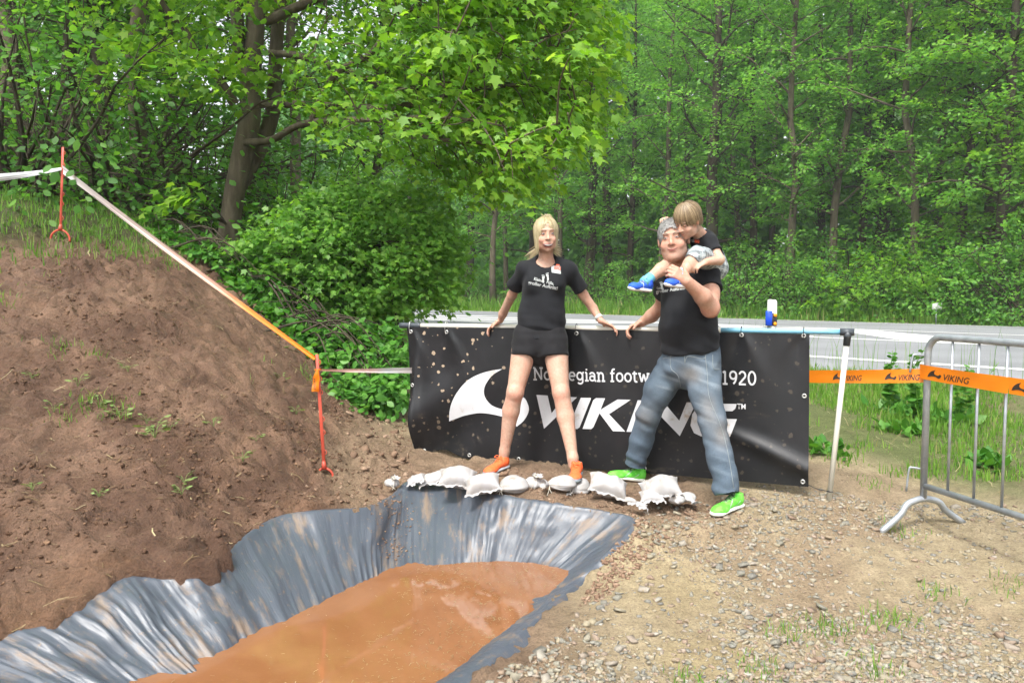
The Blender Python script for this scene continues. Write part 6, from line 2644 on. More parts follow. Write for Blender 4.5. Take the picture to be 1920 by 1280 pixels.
# ------------------------------------------------------------------ the man
M_ = thing('person', 'grey-haired man in black t-shirt and stained jeans carrying a child on his shoulders', 'person', tuple(P(1280, 935, 5.0)))
bh3 = bar_at(1182)
F_M = Frame(P(1263, 451, 4.97), (-0.36, -1, 0.02), (-0.13, 0, 1), 1.10)
mn = P(1271, 501, 5.04)
S = Sdf(P(1160, 700, 5.3) * [1, 0, 0] + [-.06, 4.45, .80], P(1375, 600, 4.8) * [1, 0, 0] + [.04, 5.75, 1.78], 0.0048)
head(S, F_M, mn, 0.064, 0.012, 'closed')
S.ell(F_M(0, .035, -.098), np.array([.05, .045, .03]), .03, F_M.M)
smL, smR = P(1247, 520, 5.15), P(1322, 520, 4.99)
S.cap(smL, smR, .07, .07, .03)
S.cap(P(1288, 545, 5.06), P(1290, 620, 5.04), .14, .15, .04, ((0, 1, 0), 0.8))
am1 = [smR + [.015, 0, -.01], P(1332, 578, 4.84), P(1318, 556, 4.77), P(1288, 527, 4.70)]
for a, (r0, r1) in zip(range(3), ((.064, .054), (.055, .050), (.050, .032))):
    S.cap(am1[a], am1[a + 1], r0, r1, .02)
S.ell((am1[0] + am1[1]) / 2 + [.01, 0, 0], (.052, .054, .08), .03)
am2 = [smL + [-.005, 0, -.01], P(1243, 572, 5.36), P(1222, 592, 5.46), bh3 + [.075, -.03, .045]]
for a, (r0, r1) in zip(range(3), ((.058, .050), (.048, .044), (.044, .030))):
    S.cap(am2[a], am2[a + 1], r0, r1, .02)
hand(S, am1[3], (-0.75, -0.10, 0.55), (0.1, 0.95, -0.35), 1.08, -1, (40, 50, 40), 4, (55, 20), 0.029)
hand(S, am2[3], (-0.88, 0.0, -0.35), (0.0, -0.30, -0.95), 1.04, 1, (30, 45, 35), 4, (35, 25), 0.028)
V, Q = S.mesh()
V = smooth_v(V, Q, 1, 0.35)
colr = np.tile(np.array([0.455, 0.28, 0.205]), (len(V), 1))
el = np.exp(-np.sum((V - am1[1]) ** 2, 1) / .06 ** 2) + np.exp(-np.sum((V - am1[3] - [-.06, 0, .04]) ** 2, 1) / .07 ** 2) + np.exp(-np.sum((V - bh3) ** 2, 1) / .09 ** 2)
colr = colr * (1 - .3 * el[:, None]) + np.array([0.64, 0.28, 0.2]) * .3 * el[:, None]
paint_head(F_M, V, colr, (0.50, 0.20, 0.16), (0.20, 0.15, 0.115), 'closed', chub=.012)
L_ = F_M.loc(V)
st_ = np.exp(-np.sum(((L_ - [0, .06, -.075]) / [.07, .08, .04]) ** 2, 1)) * 0.14
colr = colr * (1 - st_[:, None]) + np.array([0.3, 0.22, 0.19]) * st_[:, None]
me = raw_mesh('body', V, [Q], True)
add_col(me, colr)
link('body', me, SKIN, M_)
face_features(F_M, V, Q, M_, (0.12, 0.085, 0.06), (0.40, 0.16, 0.13), (0.06, 0.05, 0.04), 'smile')
short_hair(M_, F_M, 3400, HAIR_GREY, 5, 0.018, 0.046, 0.004)

S = Sdf(P(1215, 700, 5.2) * [1, 0, 0] + [-.04, 4.6, .74], P(1375, 600, 4.9) * [1, 0, 0] + [.03, 5.45, 1.50], 0.005)
S.cap(smL + [.004, 0, 0], smR + [-.004, 0, 0], .078, .078, .03)
S.cap(P(1283, 530, 5.07), P(1290, 560, 5.06), .15, .158, .05, ((0, 1, 0), 0.78))
S.cap(P(1290, 560, 5.06), P(1292, 610, 5.03), .160, .172, .05, ((0, 1, 0), 0.86))
S.cap(P(1292, 610, 5.03), P(1296, 655, 5.05), .175, .182, .05, ((0, 1, 0), 0.80), flat=True)
S.ell(P(1282, 600, 4.985), (.13, .10, .13), .06)
S.cap(smR + [.012, 0, 0], smR + [.012, 0, 0] + (am1[1] - smR) * .42, .082, .082, .03, flat=True)
S.cap(smL, smL + (am2[1] - smL) * .6, .072, .068, .03, flat=True)
S.cap(mn + [-.012, -.03, -.012], mn + [-.03, -.06, .09], .076, .095, .006, mode='sub')


def fold_m(V):
    z = V[:, 2]
    a = vnoise(np.c_[V[:, 0] * 4, V[:, 1] * 4, z * 20 + 9 * V[:, 0]], 24)
    return (.005 + .010 * sstep(z, 1.05, .85)) * a + .010 * fbm(V * 6.5, 2, 26) + .008 * vnoise(np.c_[(V[:, 0] - z) * 10, V[:, 1] * 4, (z + V[:, 0]) * 3], 4)


tsh, VS, QS = garment('t_shirt', S, BLACK_SHIRT, M_, fold_m)
bv = bvh_of(VS, QS)
uv, F_ = text_uv('großer Auftritt!', (1230, 550), (1284, 542), 6.4, 0.03)
px_print('lettering', bv, uv, F_, WHITE_INK, tsh)
uv, F_ = foot_print(1241, 537, 1.1, 10, 1)
px_print('footprint_mark', bv, uv, F_, WHITE_INK, tsh)
uv, F_ = text_uv('Kleine', (1232, 543), (1240, 541.5), 5, 0.02)
px_print('lettering', bv, uv, F_, WHITE_INK, tsh)

# jeans
jl = [P(1268, 680, 5.11), P(1236, 730, 5.15), P(1217, 776, 5.20), P(1203, 825, 5.27), P(1191, 872, 5.33)]
jr = [P(1317, 684, 5.02), P(1322, 735, 4.95), P(1336, 790, 4.87), P(1350, 855, 4.80), P(1364, 926, 4.73)]
S = Sdf(P(1140, 900, 5.4) * [1, 0, 0] + [-.03, 4.5, -.12], P(1400, 900, 4.7) * [1, 0, 0] + [.05, 5.6, .90], 0.0055)
S.cap(P(1297, 650, 5.05), P(1296, 680, 5.06), .176, .182, .04, ((0, 1, 0), 0.78))
for pts, rr in ((jl, [.114, .094, .077, .070, .074]), (jr, [.118, .100, .082, .074, .076])):
    for a in range(4):
        S.cap(pts[a], pts[a + 1], rr[a], rr[a + 1], .03, flat=(a == 3))
S.cut(P(1297, 647, 5.05), (0, 0, 1))


def dens(V, pts):
    b_ = np.full(len(V), 9.0)
    tt_ = np.zeros(len(V))
    cum = 0
    for a in range(len(pts) - 1):
        ab = pts[a + 1] - pts[a]
        t = np.clip((V - pts[a]) @ ab / (ab @ ab), 0, 1)
        d_ = np.linalg.norm(V - pts[a] - t[:, None] * ab, axis=1)
        m__ = d_ < b_
        b_ = np.where(m__, d_, b_)
        tt_ = np.where(m__, a + t, tt_)
    return b_, tt_


def jeans_fold(V):
    d1, t1_ = dens(V, jl)
    d2, t2_ = dens(V, jr)
    t = np.where(d1 < d2, t1_, t2_)
    kn = np.exp(-((t - 2) / .7) ** 2) + np.exp(-((t - 3.8) / .45) ** 2) + 0.7 * np.exp(-((t - .2) / .5) ** 2)
    a = vnoise(np.c_[V[:, 0] * 7, V[:, 1] * 7, V[:, 2] * 26 + 12 * V[:, 0]], 31)
    b_ = vnoise(np.c_[V[:, 0] * 5, V[:, 1] * 5, V[:, 2] * 14 - 14 * V[:, 0]], 37)
    c_ = vnoise(np.c_[V[:, 0] * 16, V[:, 1] * 16, V[:, 2] * 3.5], 39)
    return (.002 + .006 * kn) * a + .008 * b_ * (.4 + kn) + .006 * c_


def jeans_col(V):
    d1, t1_ = dens(V, jl)
    d2, t2_ = dens(V, jr)
    right = d2 < d1
    t = np.where(right, t2_, t1_)
    base = np.tile(np.array([0.075, 0.108, 0.145]), (len(V), 1))
    n_ = fbm(V * 9, 4, 3) * .5 + .5
    front_ = np.zeros(len(V))
    for pts, sel in ((jl, ~right), (jr, right)):
        P_ = np.array(pts)
        tt_ = np.clip(t, 0, 3.999)
        k_ = tt_.astype(int)
        c_ = P_[k_] + (P_[k_ + 1] - P_[k_]) * (tt_ - k_)[:, None]
        front_ = np.where(sel, np.clip(-(V - c_)[:, 1] / .09, 0, 1), front_)
    fade = front_ * (np.exp(-((t - .9) / .9) ** 2) + .75 * np.exp(-((t - 2.2) / .5) ** 2)) * (.55 + .6 * n_)
    fade = np.clip(fade, 0, 1)
    col = base + (np.array([0.20, 0.245, 0.275]) - base) * (fade * .2)[:, None]
    wh = sstep(vnoise(np.c_[V[:, 0] * 7, V[:, 1] * 7, V[:, 2] * 40 + 12 * V[:, 0]], 31), .2, .8) * (.3 + fade)
    col = col + (np.array([0.30, 0.36, 0.4]) - col) * (np.clip(wh, 0, 1) * .3)[:, None]
    for c_, r_, w_ in (((1296, 702, 4.9), (.06, .2, .055), .45), ((1355, 815, 4.75), (.05, .2, .08), .45), ((1208, 775, 5.15), (.06, .2, .07), .3), ((1330, 770, 4.8), (.05, .2, .09), .35)):
        g_ = np.exp(-np.sum(((V - P(*c_)) / r_) ** 2, 1)) * w_ * (.4 + .9 * n_)
        col = col + (np.array([0.27, 0.21, 0.145]) - col) * np.clip(g_, 0, .85)[:, None]
    # darker seams
    return col


jo, VJ, QJ = garment('jeans', S, DENIM, M_, jeans_fold, jeans_col)
bvj = bvh_of(VJ, QJ)
SEAM = simple('seam_thread', (0.20, 0.23, 0.24), 0.8)


def seam(pts, r=.0022, name='seam'):
    out = []
    for u, v in spline([(a, b, 0) for a, b in pts], 8)[:, :2]:
        r_ = Vector(ray(u, v)).normalized()
        hit, *_r = bvj.ray_cast(Vector(CAM), r_)
        if hit is not None:
            out.append(np.array(hit) - np.array(r_) * .0006)
    if len(out) > 3:
        MB().tube(out, r, 5).build(name, SEAM, jo)


seam([(1283, 664), (1284, 680), (1290, 668), (1318, 672), (1324, 665)])
seam([(1262, 655), (1258, 668), (1243, 672)])
seam([(1257, 660), (1258, 690), (1272, 706), (1279, 745)])
seam([(1278, 750), (1255, 790), (1240, 840), (1228, 868)])
seam([(1322, 665), (1326, 700), (1330, 745), (1352, 800), (1365, 850), (1376, 915)])
seam([(1336, 665), (1338, 690), (1350, 692)])

GREEN_LACE = simple('dark_lace', (0.05, 0.09, 0.05), 0.6)


def green_paint(L):
    g1, g2, gy = np.array([0.10, 0.60, 0.035]), np.array([0.16, 0.70, 0.07]), np.array([0.36, 0.48, 0.36])
    band = np.abs(np.sin(L[:, 0] * 46 + np.abs(L[:, 2]) * 55 * np.sign(L[:, 1] + .0001))) < .20
    side_ = (np.abs(L[:, 1]) > .018) & (L[:, 0] > .07) & (L[:, 0] < .19)
    c = np.where((fbm(L * 40, 2, 3) > 0)[:, None], g1, g2)
    c = np.where((band & side_)[:, None], gy, c)
    tong = (np.abs(L[:, 1]) < .013) & (L[:, 0] > .07) & (L[:, 0] < .17) & (L[:, 2] > .04)
    return np.where(tong[:, None], np.array([0.22, 0.42, 0.16]), c)


GRM = {'paint': green_paint, 'sole': lambda L: np.where((L[:, 2] < .004)[:, None], np.array([0.5, 0.48, 0.4]), np.array([0.74, 0.75, 0.68])), 'lace': GREEN_LACE}
shoe(M_, P(1209, 903, 5.385), P(1130, 896, 5.30), (0, 0, 1), 0.285, GRM)
shoe(M_, P(1392, 947, 4.79), P(1322, 975, 4.58), (0.0, 0, 1), 0.285, GRM)

# ------------------------------------------------------------------ the child
C_ = thing('person', 'small child in black t-shirt, plaid shorts and blue shoes riding on the man', 'person', tuple(P(1333, 500, 5.05)))
F_C = Frame(P(1289, 414, 4.90), (-0.66, -0.55, -0.55), (-0.30, -0.40, 1), 0.86)
S = Sdf(P(1160, 540, 4.9) * [1, 0, 0] + [-.05, 4.5, 1.05], P(1365, 400, 5.0) * [1, 0, 0] + [.04, 5.45, 1.86], 0.004)
cn = P(1314, 443, 5.0)
head(S, F_C, cn, 0.045, 0.006, 'closed')
scL, scR = P(1304, 447, 5.12), P(1332, 455, 4.94)
S.cap(scL, scR, .036, .036, .02)
S.cap(P(1323, 462, 5.02), P(1335, 494, 5.05), .072, .078, .03)
ca = [scR + [.004, 0, 0], P(1349, 487, 4.86), P(1324, 491, 4.76)]
S.cap(ca[0], ca[1], .033, .030, .012)
S.cap(ca[1], ca[2], .031, .021, .012)
hand(S, ca[2], (-0.85, -0.25, -0.30), (0.2, 0.6, -0.7), 0.68, -1, (25, 40, 35), 6, (40, 15), 0.026)
cb_ = [scL, P(1266, 428, 5.20), P(1252, 413, 5.10)]
S.cap(cb_[0], cb_[1], .032, .028, .012)
S.cap(cb_[1], cb_[2], .028, .020, .012)
hand(S, cb_[2], (-0.45, -0.75, 0.15), (0.1, -0.2, -0.95), 0.68, 1, (20, 35, 30), 8, (40, 15), 0.026)
kn1, an1 = P(1307, 479, 4.80), P(1273, 520, 4.735)
kn2, an2 = P(1256, 493, 4.97), P(1211, 527, 4.86)
S.cap(P(1332, 490, 4.98), kn1, .058, .042, .02)
S.cap(kn1, kn1 * .62 + an1 * .38, .041, .040, .02)
S.cap(kn1 * .62 + an1 * .38, an1, .040, .026, .015)
S.cap(P(1318, 488, 5.14), P(1275, 484, 5.15), .060, .055, .02)
S.cap(P(1275, 488, 5.15), kn2, .052, .040, .02)
S.cap(kn2, kn2 * .62 + an2 * .38, .040, .040, .02)
S.cap(kn2 * .62 + an2 * .38, an2, .040, .026, .015)
V, Q = S.mesh()
V = smooth_v(V, Q, 1, 0.35)
colr = np.tile(np.array([0.51, 0.335, 0.25]), (len(V), 1))
er = sum(np.exp(-np.sum((V - F_C(sg_ * .082, 0, 0)) ** 2, 1) / .03 ** 2) for sg_ in (-1, 1))
colr = colr * (1 - .4 * er[:, None]) + np.array([0.68, 0.25, 0.17]) * .4 * er[:, None]
paint_head(F_C, V, colr, (0.58, 0.22, 0.18), (0.30, 0.2, 0.13), 'closed')
me = raw_mesh('body', V, [Q], True)
add_col(me, colr)
link('body', me, SKIN, C_)
face_features(F_C, V, Q, C_, (0.26, 0.17, 0.10), (0.55, 0.24, 0.2), (0.06, 0.05, 0.04), 'down')
hair(C_, F_C, 1000, HAIR_BROWN, lambda th: (0.118 if abs(th) < .9 else (0.128 if abs(th) < 1.5 else 0.165)), 15, 0.0036, lift=0.015, cap_r=0.010, hairline=0.066, drop=0.6)

S = Sdf(P(1270, 540, 5.0) * [1, 0, 0] + [-.05, 4.7, 1.2], P(1370, 400, 5.0) * [1, 0, 0] + [.03, 5.35, 1.66], 0.004)
S.cap(scL, scR, .046, .046, .02)
S.cap(P(1320, 456, 5.02), P(1334, 492, 5.05), .082, .090, .04, flat=False)
S.cap(scR, scR + (ca[1] - scR) * .55, .045, .047, .02, flat=True)
S.cap(scL, scL + (cb_[1] - scL) * .5, .043, .044, .02, flat=True)
S.cap(cn + [-.005, -.01, .005], cn + [-.03, -.03, .07], .043, .05, .005, mode='sub')
S.cut(P(1335, 497, 5.05), (0, 0.3, -1))
tc, VS, QS = garment('t_shirt', S, BLACK_SHIRT, C_, lambda V: .004 * fbm(V * 12, 3, 4) + .003 * vnoise(np.c_[V[:, 0] * 8, V[:, 1] * 8, V[:, 2] * 22], 3))
bv = bvh_of(VS, QS)
uv, F_ = text_uv('BIG', (1302, 454.5), (1311, 455.5), 5.0, 0.05)
px_print('lettering', bv, uv, F_, RED_INK, tc, .002)
Vb, Fb = flat_mesh([[(1296, 449), (1301.5, 447.5), (1302, 454), (1297, 454)]], 3)
px_print('footprint_mark', bv, Vb, Fb, WHITE_INK, tc, .002)

S = Sdf(P(1240, 540, 5.0) * [1, 0, 0] + [-.05, 4.6, 1.15], P(1370, 400, 5.0) * [1, 0, 0] + [.03, 5.4, 1.52], 0.004)
h1 = P(1332, 488, 4.99)
S.cap(h1, h1 * -.06 + kn1 * 1.06, .072, .057, .02, flat=True)
S.cap(P(1318, 488, 5.14), P(1268, 484, 5.12), .070, .062, .02, flat=True)
S.cap(kn1, kn1 * .72 + an1 * .28 + [0, 0, .004], .056, .053, .015, flat=True)
S.cap(P(1333, 485, 5.05), P(1340, 502, 5.05), .088, .085, .03)


def plaid(V):
    d_ = N3(kn1 - h1)
    a = V @ d_
    b_ = V[:, 2] * .9 + V[:, 1] * .3
    s1 = (np.abs(((a * 26) % 1) - .5) < .13)
    s2 = (np.abs(((b_ * 26) % 1) - .5) < .13)
    s3 = (np.abs(((a * 26 + .5) % 1) - .5) < .04) | (np.abs(((b_ * 26 + .5) % 1) - .5) < .04)
    c = np.tile(np.array([0.30, 0.345, 0.36]), (len(V), 1))
    c = np.where(s1[:, None], c * .55, c)
    c = np.where(s2[:, None], c * .55, c)
    return np.where(s3[:, None], np.array([0.55, 0.58, 0.58]), c)


garment('shorts', S, VCLOTH, C_, lambda V: .005 * fbm(V * 14, 3, 9), plaid)
for a_, k_, r_ in ((an1, kn1, .030), (an2, kn2, .030)):
    d_ = N3(k_ - a_)
    mb = MB()
    n_ = 14
    zz = np.linspace(-.022, .05, n_)
    mb.tube([a_ + d_ * z for z in zz], r_ + .0012 * np.cos(np.arange(n_) * 1.9) + .002, 16)
    mb.build('sock', simple('sock', (0.13, 0.40, 0.50), 0.85, 0.15, 60), C_)
BLUE_LACE = simple('blue_lace', (0.3, 0.4, 0.7), 0.6)
BLM = {
    'paint': lambda L: np.where((np.abs(L[:, 0] - .13 - .25 * (L[:, 2] - .05)) < .0035)[:, None], np.array([0.6, 0.65, 0.75]), np.array([0.018, 0.10, 0.62])),
    'sole': lambda L: np.where(((L[:, 2] < .002) & (np.sin(L[:, 0] * 130) > 0))[:, None], np.array([0.03, 0.04, 0.09]), np.where((L[:, 2] < .006)[:, None], np.array([0.55, 0.47, 0.42]), np.array([0.72, 0.73, 0.75]))),
    'lace': BLUE_LACE}
shoe(C_, P(1222, 548, 4.88), P(1169, 543, 4.80), (0.10, -0.12, 1), 0.172, BLM, 1.15, h=0.003, tall=1.4)
shoe(C_, P(1288, 541, 4.74), P(1233, 536, 4.64), (0.06, -0.12, 1), 0.172, BLM, 1.15, h=0.003, tall=1.4)
# ------------------------------------------------------------------ sandbags
m = NT('sandbag_cloth')
f = m.noise(9, 6, 0.62)
wv = m.noise(260, 2, 0.5)
c = m.ramp(f, [(0.30, (0.24, 0.19, 0.145)), (0.44, (0.37, 0.355, 0.34)), (0.75, (0.44, 0.44, 0.455))])
m.col(c).set(Roughness=0.6)
m.bump(wv, 0.2, 0.002)
BAG = m.m
STRING = simple('string', (0.62, 0.58, 0.48), 0.8)


def bag_frame(roll, tilt, yaw=0):
    x = np.array([math.cos(R(roll)), 0, math.sin(R(roll))])
    nrm_ = N3(np.array([0, -math.sin(R(tilt)), math.cos(R(tilt))]))
    nrm_ = N3(nrm_ - x * np.dot(nrm_, x))
    if yaw:
        y0 = np.cross(nrm_, x)
        x = N3(x * math.cos(R(yaw)) + y0 * math.sin(R(yaw)))
    y = np.cross(nrm_, x)
    return np.c_[x, y, nrm_]


def pillow_bag(c, L, W, H, roll, tilt, label, seed, yaw=0, seam_side=-1):
    rg_ = np.random.default_rng(seed)
    M3 = bag_frame(roll, tilt, yaw)
    c = np.array(c, float)
    c[2] = max(gz1(c[0], c[1]), -.085) + H * .42 + W * .5 * abs(math.sin(R(tilt))) * .55
    root = thing('sandbag', label, 'sandbag', tuple(c), 'white sandbags along the pit edge')
    n = 34
    s, t = np.meshgrid(np.linspace(-1, 1, n), np.linspace(-1, 1, n), indexing='ij')
    prof = ((1 - np.abs(s) ** 2.6) * (1 - np.abs(t) ** 2.6)) ** 0.6 * (1 + .25 * np.sin(s * 2 + seed) * (1 - np.abs(t)))
    px_ = s * L / 2 * (1 - 0.10 * (1 - t * t) * np.abs(s) ** 3)
    py_ = t * W / 2 * (1 - 0.13 * (1 - s * s) * np.abs(t) ** 3)
    mb = MB()
    for sg_, hh in ((1, H * .6), (-1, H * .4)):
        q3 = np.c_[px_.ravel() * 14, py_.ravel() * 14, np.full(n * n, seed * 3.0 + sg_)]
        wr = fbm(q3, 2, seed) * .018 + .005 * vnoise(np.c_[px_.ravel() * 60, py_.ravel() * 10, np.full(n * n, seed)], 2)
        zz = sg_ * (hh * prof.ravel() + wr * prof.ravel() ** .5)
        Vl = np.c_[px_.ravel(), py_.ravel(), zz]
        Vw = (c + Vl @ M3.T).reshape(n, n, 3)
        mb.grid(Vw if sg_ > 0 else Vw[::-1])
    mb.build('sack', BAG, root)
    # stitched hem along one long side, standing off as a frill
    mb = MB()
    k = 40
    ss_ = np.linspace(-1.03, 1.03, k)
    Vg = np.zeros((k, 4, 3))
    for i_, a in enumerate(ss_):
        e = seam_side * W / 2 * (1 - 0.13 * (1 - min(1, a * a)))
        wob = .006 * math.sin(a * 7 + seed) + .003 * math.sin(a * 19 + 2 * seed)
        for j_ in range(4):
            Vg[i_, j_] = c + M3 @ np.array([a * L / 2, e + seam_side * .008 * j_ - seam_side * .006, wob * (.4 + j_ * .4) + .004])
    mb.grid(Vg)
    mb.build('hem', BAG, root)
    return root


def tied_bag(c, axis_, Rb, label, seed, flare=0.45, strings=True, ln=1.0, frill=1.0, z=None):
    """round bag whose tied neck points along axis_"""
    rg_ = np.random.default_rng(seed)
    a = N3(axis_)
    c = np.array(c, float)
    c[2] = max(gz1(c[0], c[1]), -.085) + Rb * .34 if z is None else z
    b = N3(np.cross(a, [0.1, 0.2, 1.0]))
    e = np.cross(a, b)
    root = thing('sandbag', label, 'sandbag', tuple(np.asarray(c) - [0, 0, Rb * .7]), 'white sandbags along the pit edge')
    tt_ = np.array([-.98, -.9, -.75, -.5, -.2, .1, .35, .55, .7, .8, .87, .93, 1.02, 1.12, 1.22]) * ln
    rr = np.array([.05, .42, .68, .90, 1.0, .98, .86, .66, .45, .3, .23, .22, .30, .40, .44]) * np.where(np.arange(15) > 10, .6 + .4 * frill, 1)
    n = 44
    th = np.linspace(0, 2 * math.pi, n, endpoint=False)
    pl = 1 + 0.0 * th
    V = []
    cth, sth = np.cos(th), np.sin(th)
    for k in range(15):
        ple = np.interp(k, [0, 4, 8, 11, 14], [.02, .05, .13, .24, .32])
        w_ = vnoise(np.c_[cth * 2.2 + seed, sth * 2.2, np.full(n, k * .35)], 3)
        w2 = vnoise(np.c_[cth * 9 + seed, sth * 9, np.full(n, k * .16)], 5)
        r_ = Rb * rr[k] * (1 + ple * w2 + .13 * w_ * (k < 9))
        zoff = Rb * .14 * (k > 11) * w2
        V.append(np.asarray(c) + a * (Rb * tt_[k] * 1.12 + zoff)[:, None] * 1.0 + np.outer(r_ * cth, b) + np.outer(r_ * sth, e))
    V = np.array(V)
    dz_ = V[:, :, 2] - c[2]
    V[:, :, 2] = c[2] + np.where(dz_ < 0, dz_ * .45, dz_ * .72)
    mb = MB()
    Vc = np.concatenate([V, V[:, :1]], 1)
    mb.grid(Vc)
    mb.build('sack', BAG, root)
    mb = MB()
    nk_ = np.asarray(c) + a * Rb * .90 * ln
    ring(mb, nk_, a, Rb * .235, .0025, 16)
    for k in range(2):
        e_ = nk_ + np.array([rg_.normal() * .02, -.035 - .01 * rg_.random(), -.05 - .03 * rg_.random()])
        mb.tube(spline([nk_ + [0, -Rb * .2, 0], (nk_ + e_) / 2 + [rg_.normal() * .01, -.015, 0], e_], 4), .0018, 5)
    if strings:
        mb.build('string', STRING, root)
    return root


pillow_bag(P(858, 911, 5.13), .25, .16, .12, -4, 26, 'plump white sandbag, fourth from the left along the pit edge', 1)
pillow_bag(P(905, 931, 4.98), .23, .15, .11, 12, 28, 'flat white sandbag tilted against the round one below the orange shoe', 2)
tied_bag(P(961, 917, 5.05), (-.85, -.5, -.02), .098, 'round white sandbag tied on its left side, between the orange shoes', 3, z=-.05)
tied_bag(P(1001, 918, 5.10), (.25, -.35, .9), .066, 'small white sandbag with its frilled neck sticking up between the orange shoes', 4, frill=1.5)
tied_bag(P(1052, 934, 4.98), (-.9, -.35, .15), .08, 'white sandbag with open frilled mouth left of the one under the shoe', 5, ln=1.15, frill=1.6)
tied_bag(P(1078, 925, 5.06), (-.45, -.85, .18), .098, 'round white sandbag right under the orange shoe', 6, z=-0.065)
pillow_bag(P(1140, 934, 4.92), .25, .16, .12, -17, 28, 'plump white sandbag below the green shoe near the banner', 7)
pillow_bag(P(1238, 940, 4.86), .25, .16, .12, 9, 28, 'plump white sandbag by the white pipe foot', 8)
pillow_bag(P(1222, 955, 4.80), .15, .10, .06, 0, 22, 'half buried white sandbag under the plump one by the pipe foot', 9)
tied_bag(P(1268, 957, 4.80), (-.3, -.4, .5), .055, 'small white sandbag right of the pipe foot', 10, strings=False, frill=.4)
tied_bag(P(1290, 952, 4.83), (.3, -.55, -.3), .05, 'small white sandbag with crumpled mouth beside the front green shoe', 11, strings=False, frill=1.3)
pillow_bag(P(818, 895, 5.28), .23, .11, .06, 12, 20, 'thin white sandbag lying flat behind the liner, third from the left', 12)
pillow_bag(P(780, 898, 5.26), .13, .08, .05, 20, 20, 'small flat white sandbag, second from the left', 13)
tied_bag(P(736, 908, 5.22), (.3, -.3, .8), .05, 'crumpled empty white sandbag at the left end of the row', 14, frill=1.8)
pillow_bag(P(1193, 966, 4.74), .15, .035, .02, -22, 30, 'narrow strip of a buried white sandbag at the right pit corner', 15)

# ------------------------------------------------------------------ stones, clods, gravel
ROCKS = []
for k in range(9):
    rg_ = np.random.default_rng(200 + k)
    bm = bmesh.new()
    for p_ in np.sign(rg_.normal(size=(11, 3))) * (.45 + .5 * rg_.random((11, 3))) * np.array([1, .6 + .3 * rg_.random(), .32 + .25 * rg_.random()]):
        bm.verts.new(p_)
    r_ = bmesh.ops.convex_hull(bm, input=bm.verts)
    bmesh.ops.delete(bm, geom=[g for g in r_['geom_interior'] if isinstance(g, bmesh.types.BMVert)], context='VERTS')
    bmesh.ops.recalc_face_normals(bm, faces=bm.faces)
    bm.verts.index_update()
    ROCKS.append((np.array([v.co[:] for v in bm.verts]), np.array([[v.index for v in f_.verts] for f_ in bm.faces])))
    bm.free()


def stone_mat(name, stops, obj_random=True):
    m = NT(name)
    if obj_random:
        oi = m.n('ShaderNodeObjectInfo')
        r_ = oi.outputs['Random']
    else:
        r_ = m.n('ShaderNodeNewGeometry').outputs['Random Per Island']
    f = m.noise(45, 5, 0.65)
    c = m.mix(1.0, m.ramp(r_, stops), m.ramp(f, [(0.3, (0.75,) * 3), (0.7, (1.15,) * 3)]), 'MULTIPLY')
    m.col(c).set(Roughness=0.9)
    m.b.inputs['Specular IOR Level'].default_value = 0.2
    m.bump(f, 0.4, 0.01)
    return m.m


ST_PALE = [(0, (0.18, 0.175, 0.155)), (.3, (0.25, 0.235, 0.185)), (.55, (0.32, 0.275, 0.19)), (.75, (0.25, 0.18, 0.13)), (1, (0.34, 0.32, 0.27))]
ST_RED = [(0, (0.17, 0.105, 0.07)), (.5, (0.25, 0.165, 0.11)), (1, (0.33, 0.235, 0.165))]
ST_MUD = [(0, (0.075, 0.042, 0.026)), (.5, (0.12, 0.07, 0.042)), (1, (0.19, 0.115, 0.07))]
STONE, STONE_G = stone_mat('stone', ST_PALE), stone_mat('gravel', ST_PALE, False)
CLOD, CLOD_G = stone_mat('clod', ST_RED), stone_mat('clod_crumbs', ST_RED, False)
MUD_G = stone_mat('mud_crumbs', ST_MUD, False)


def rand_rot(rg_, n):
    q = N3(rg_.normal(size=(n, 4)))
    w, x, y, z = q.T
    return np.stack([np.stack([1 - 2 * (y * y + z * z), 2 * (x * y - z * w), 2 * (x * z + y * w)], -1),
                     np.stack([2 * (x * y + z * w), 1 - 2 * (x * x + z * z), 2 * (y * z - x * w)], -1),
                     np.stack([2 * (x * z - y * w), 2 * (y * z + x * w), 1 - 2 * (x * x + y * y)], -1)], 1)


def rocks(mb, C, size, rg_, flat=None):
    n = len(C)
    kind = rg_.integers(0, len(ROCKS), n)
    yaw = rg_.random(n) * 6.28
    Rm = rand_rot(rg_, n)
    tilt = 0.35
    Z = np.zeros((n, 3, 3))
    Z[:, 0, 0] = np.cos(yaw)
    Z[:, 0, 1] = -np.sin(yaw)
    Z[:, 1, 0] = np.sin(yaw)
    Z[:, 1, 1] = np.cos(yaw)
    Z[:, 2, 2] = 1
    use = rg_.random(n) < tilt
    Mx = np.where(use[:, None, None], Rm, Z)
    for k in range(len(ROCKS)):
        s_ = kind == k
        if not s_.any():
            continue
        tv, tf = ROCKS[k]
        V = C[s_][:, None, :] + np.einsum('nij,vj->nvi', Mx[s_], tv) * size[s_][:, None, None]
        off = (np.arange(s_.sum()) * len(tv))[:, None, None]
        mb.add(V.reshape(-1, 3), (tf[None] + off).reshape(-1, 3))


def scatter(poly_px, n, rg_, z_guess=-.25, dens=None):
    """ground points that fall inside a photo outline, spread evenly over the ground"""
    poly = np.array([G(u, v, z_guess)[:2] for u, v in poly_px])
    lo, hi = poly.min(0), poly.max(0)
    out = []
    while sum(len(o) for o in out) < n:
        X = rg_.uniform(lo, hi, (n * 2, 2))
        X = X[inside_poly(X, poly)]
        X = X[~inside_poly(X, RIM)]
        if dens is not None:
            X = X[rg_.random(len(X)) < dens(X)]
        out.append(X)
    return np.concatenate(out)[:n]


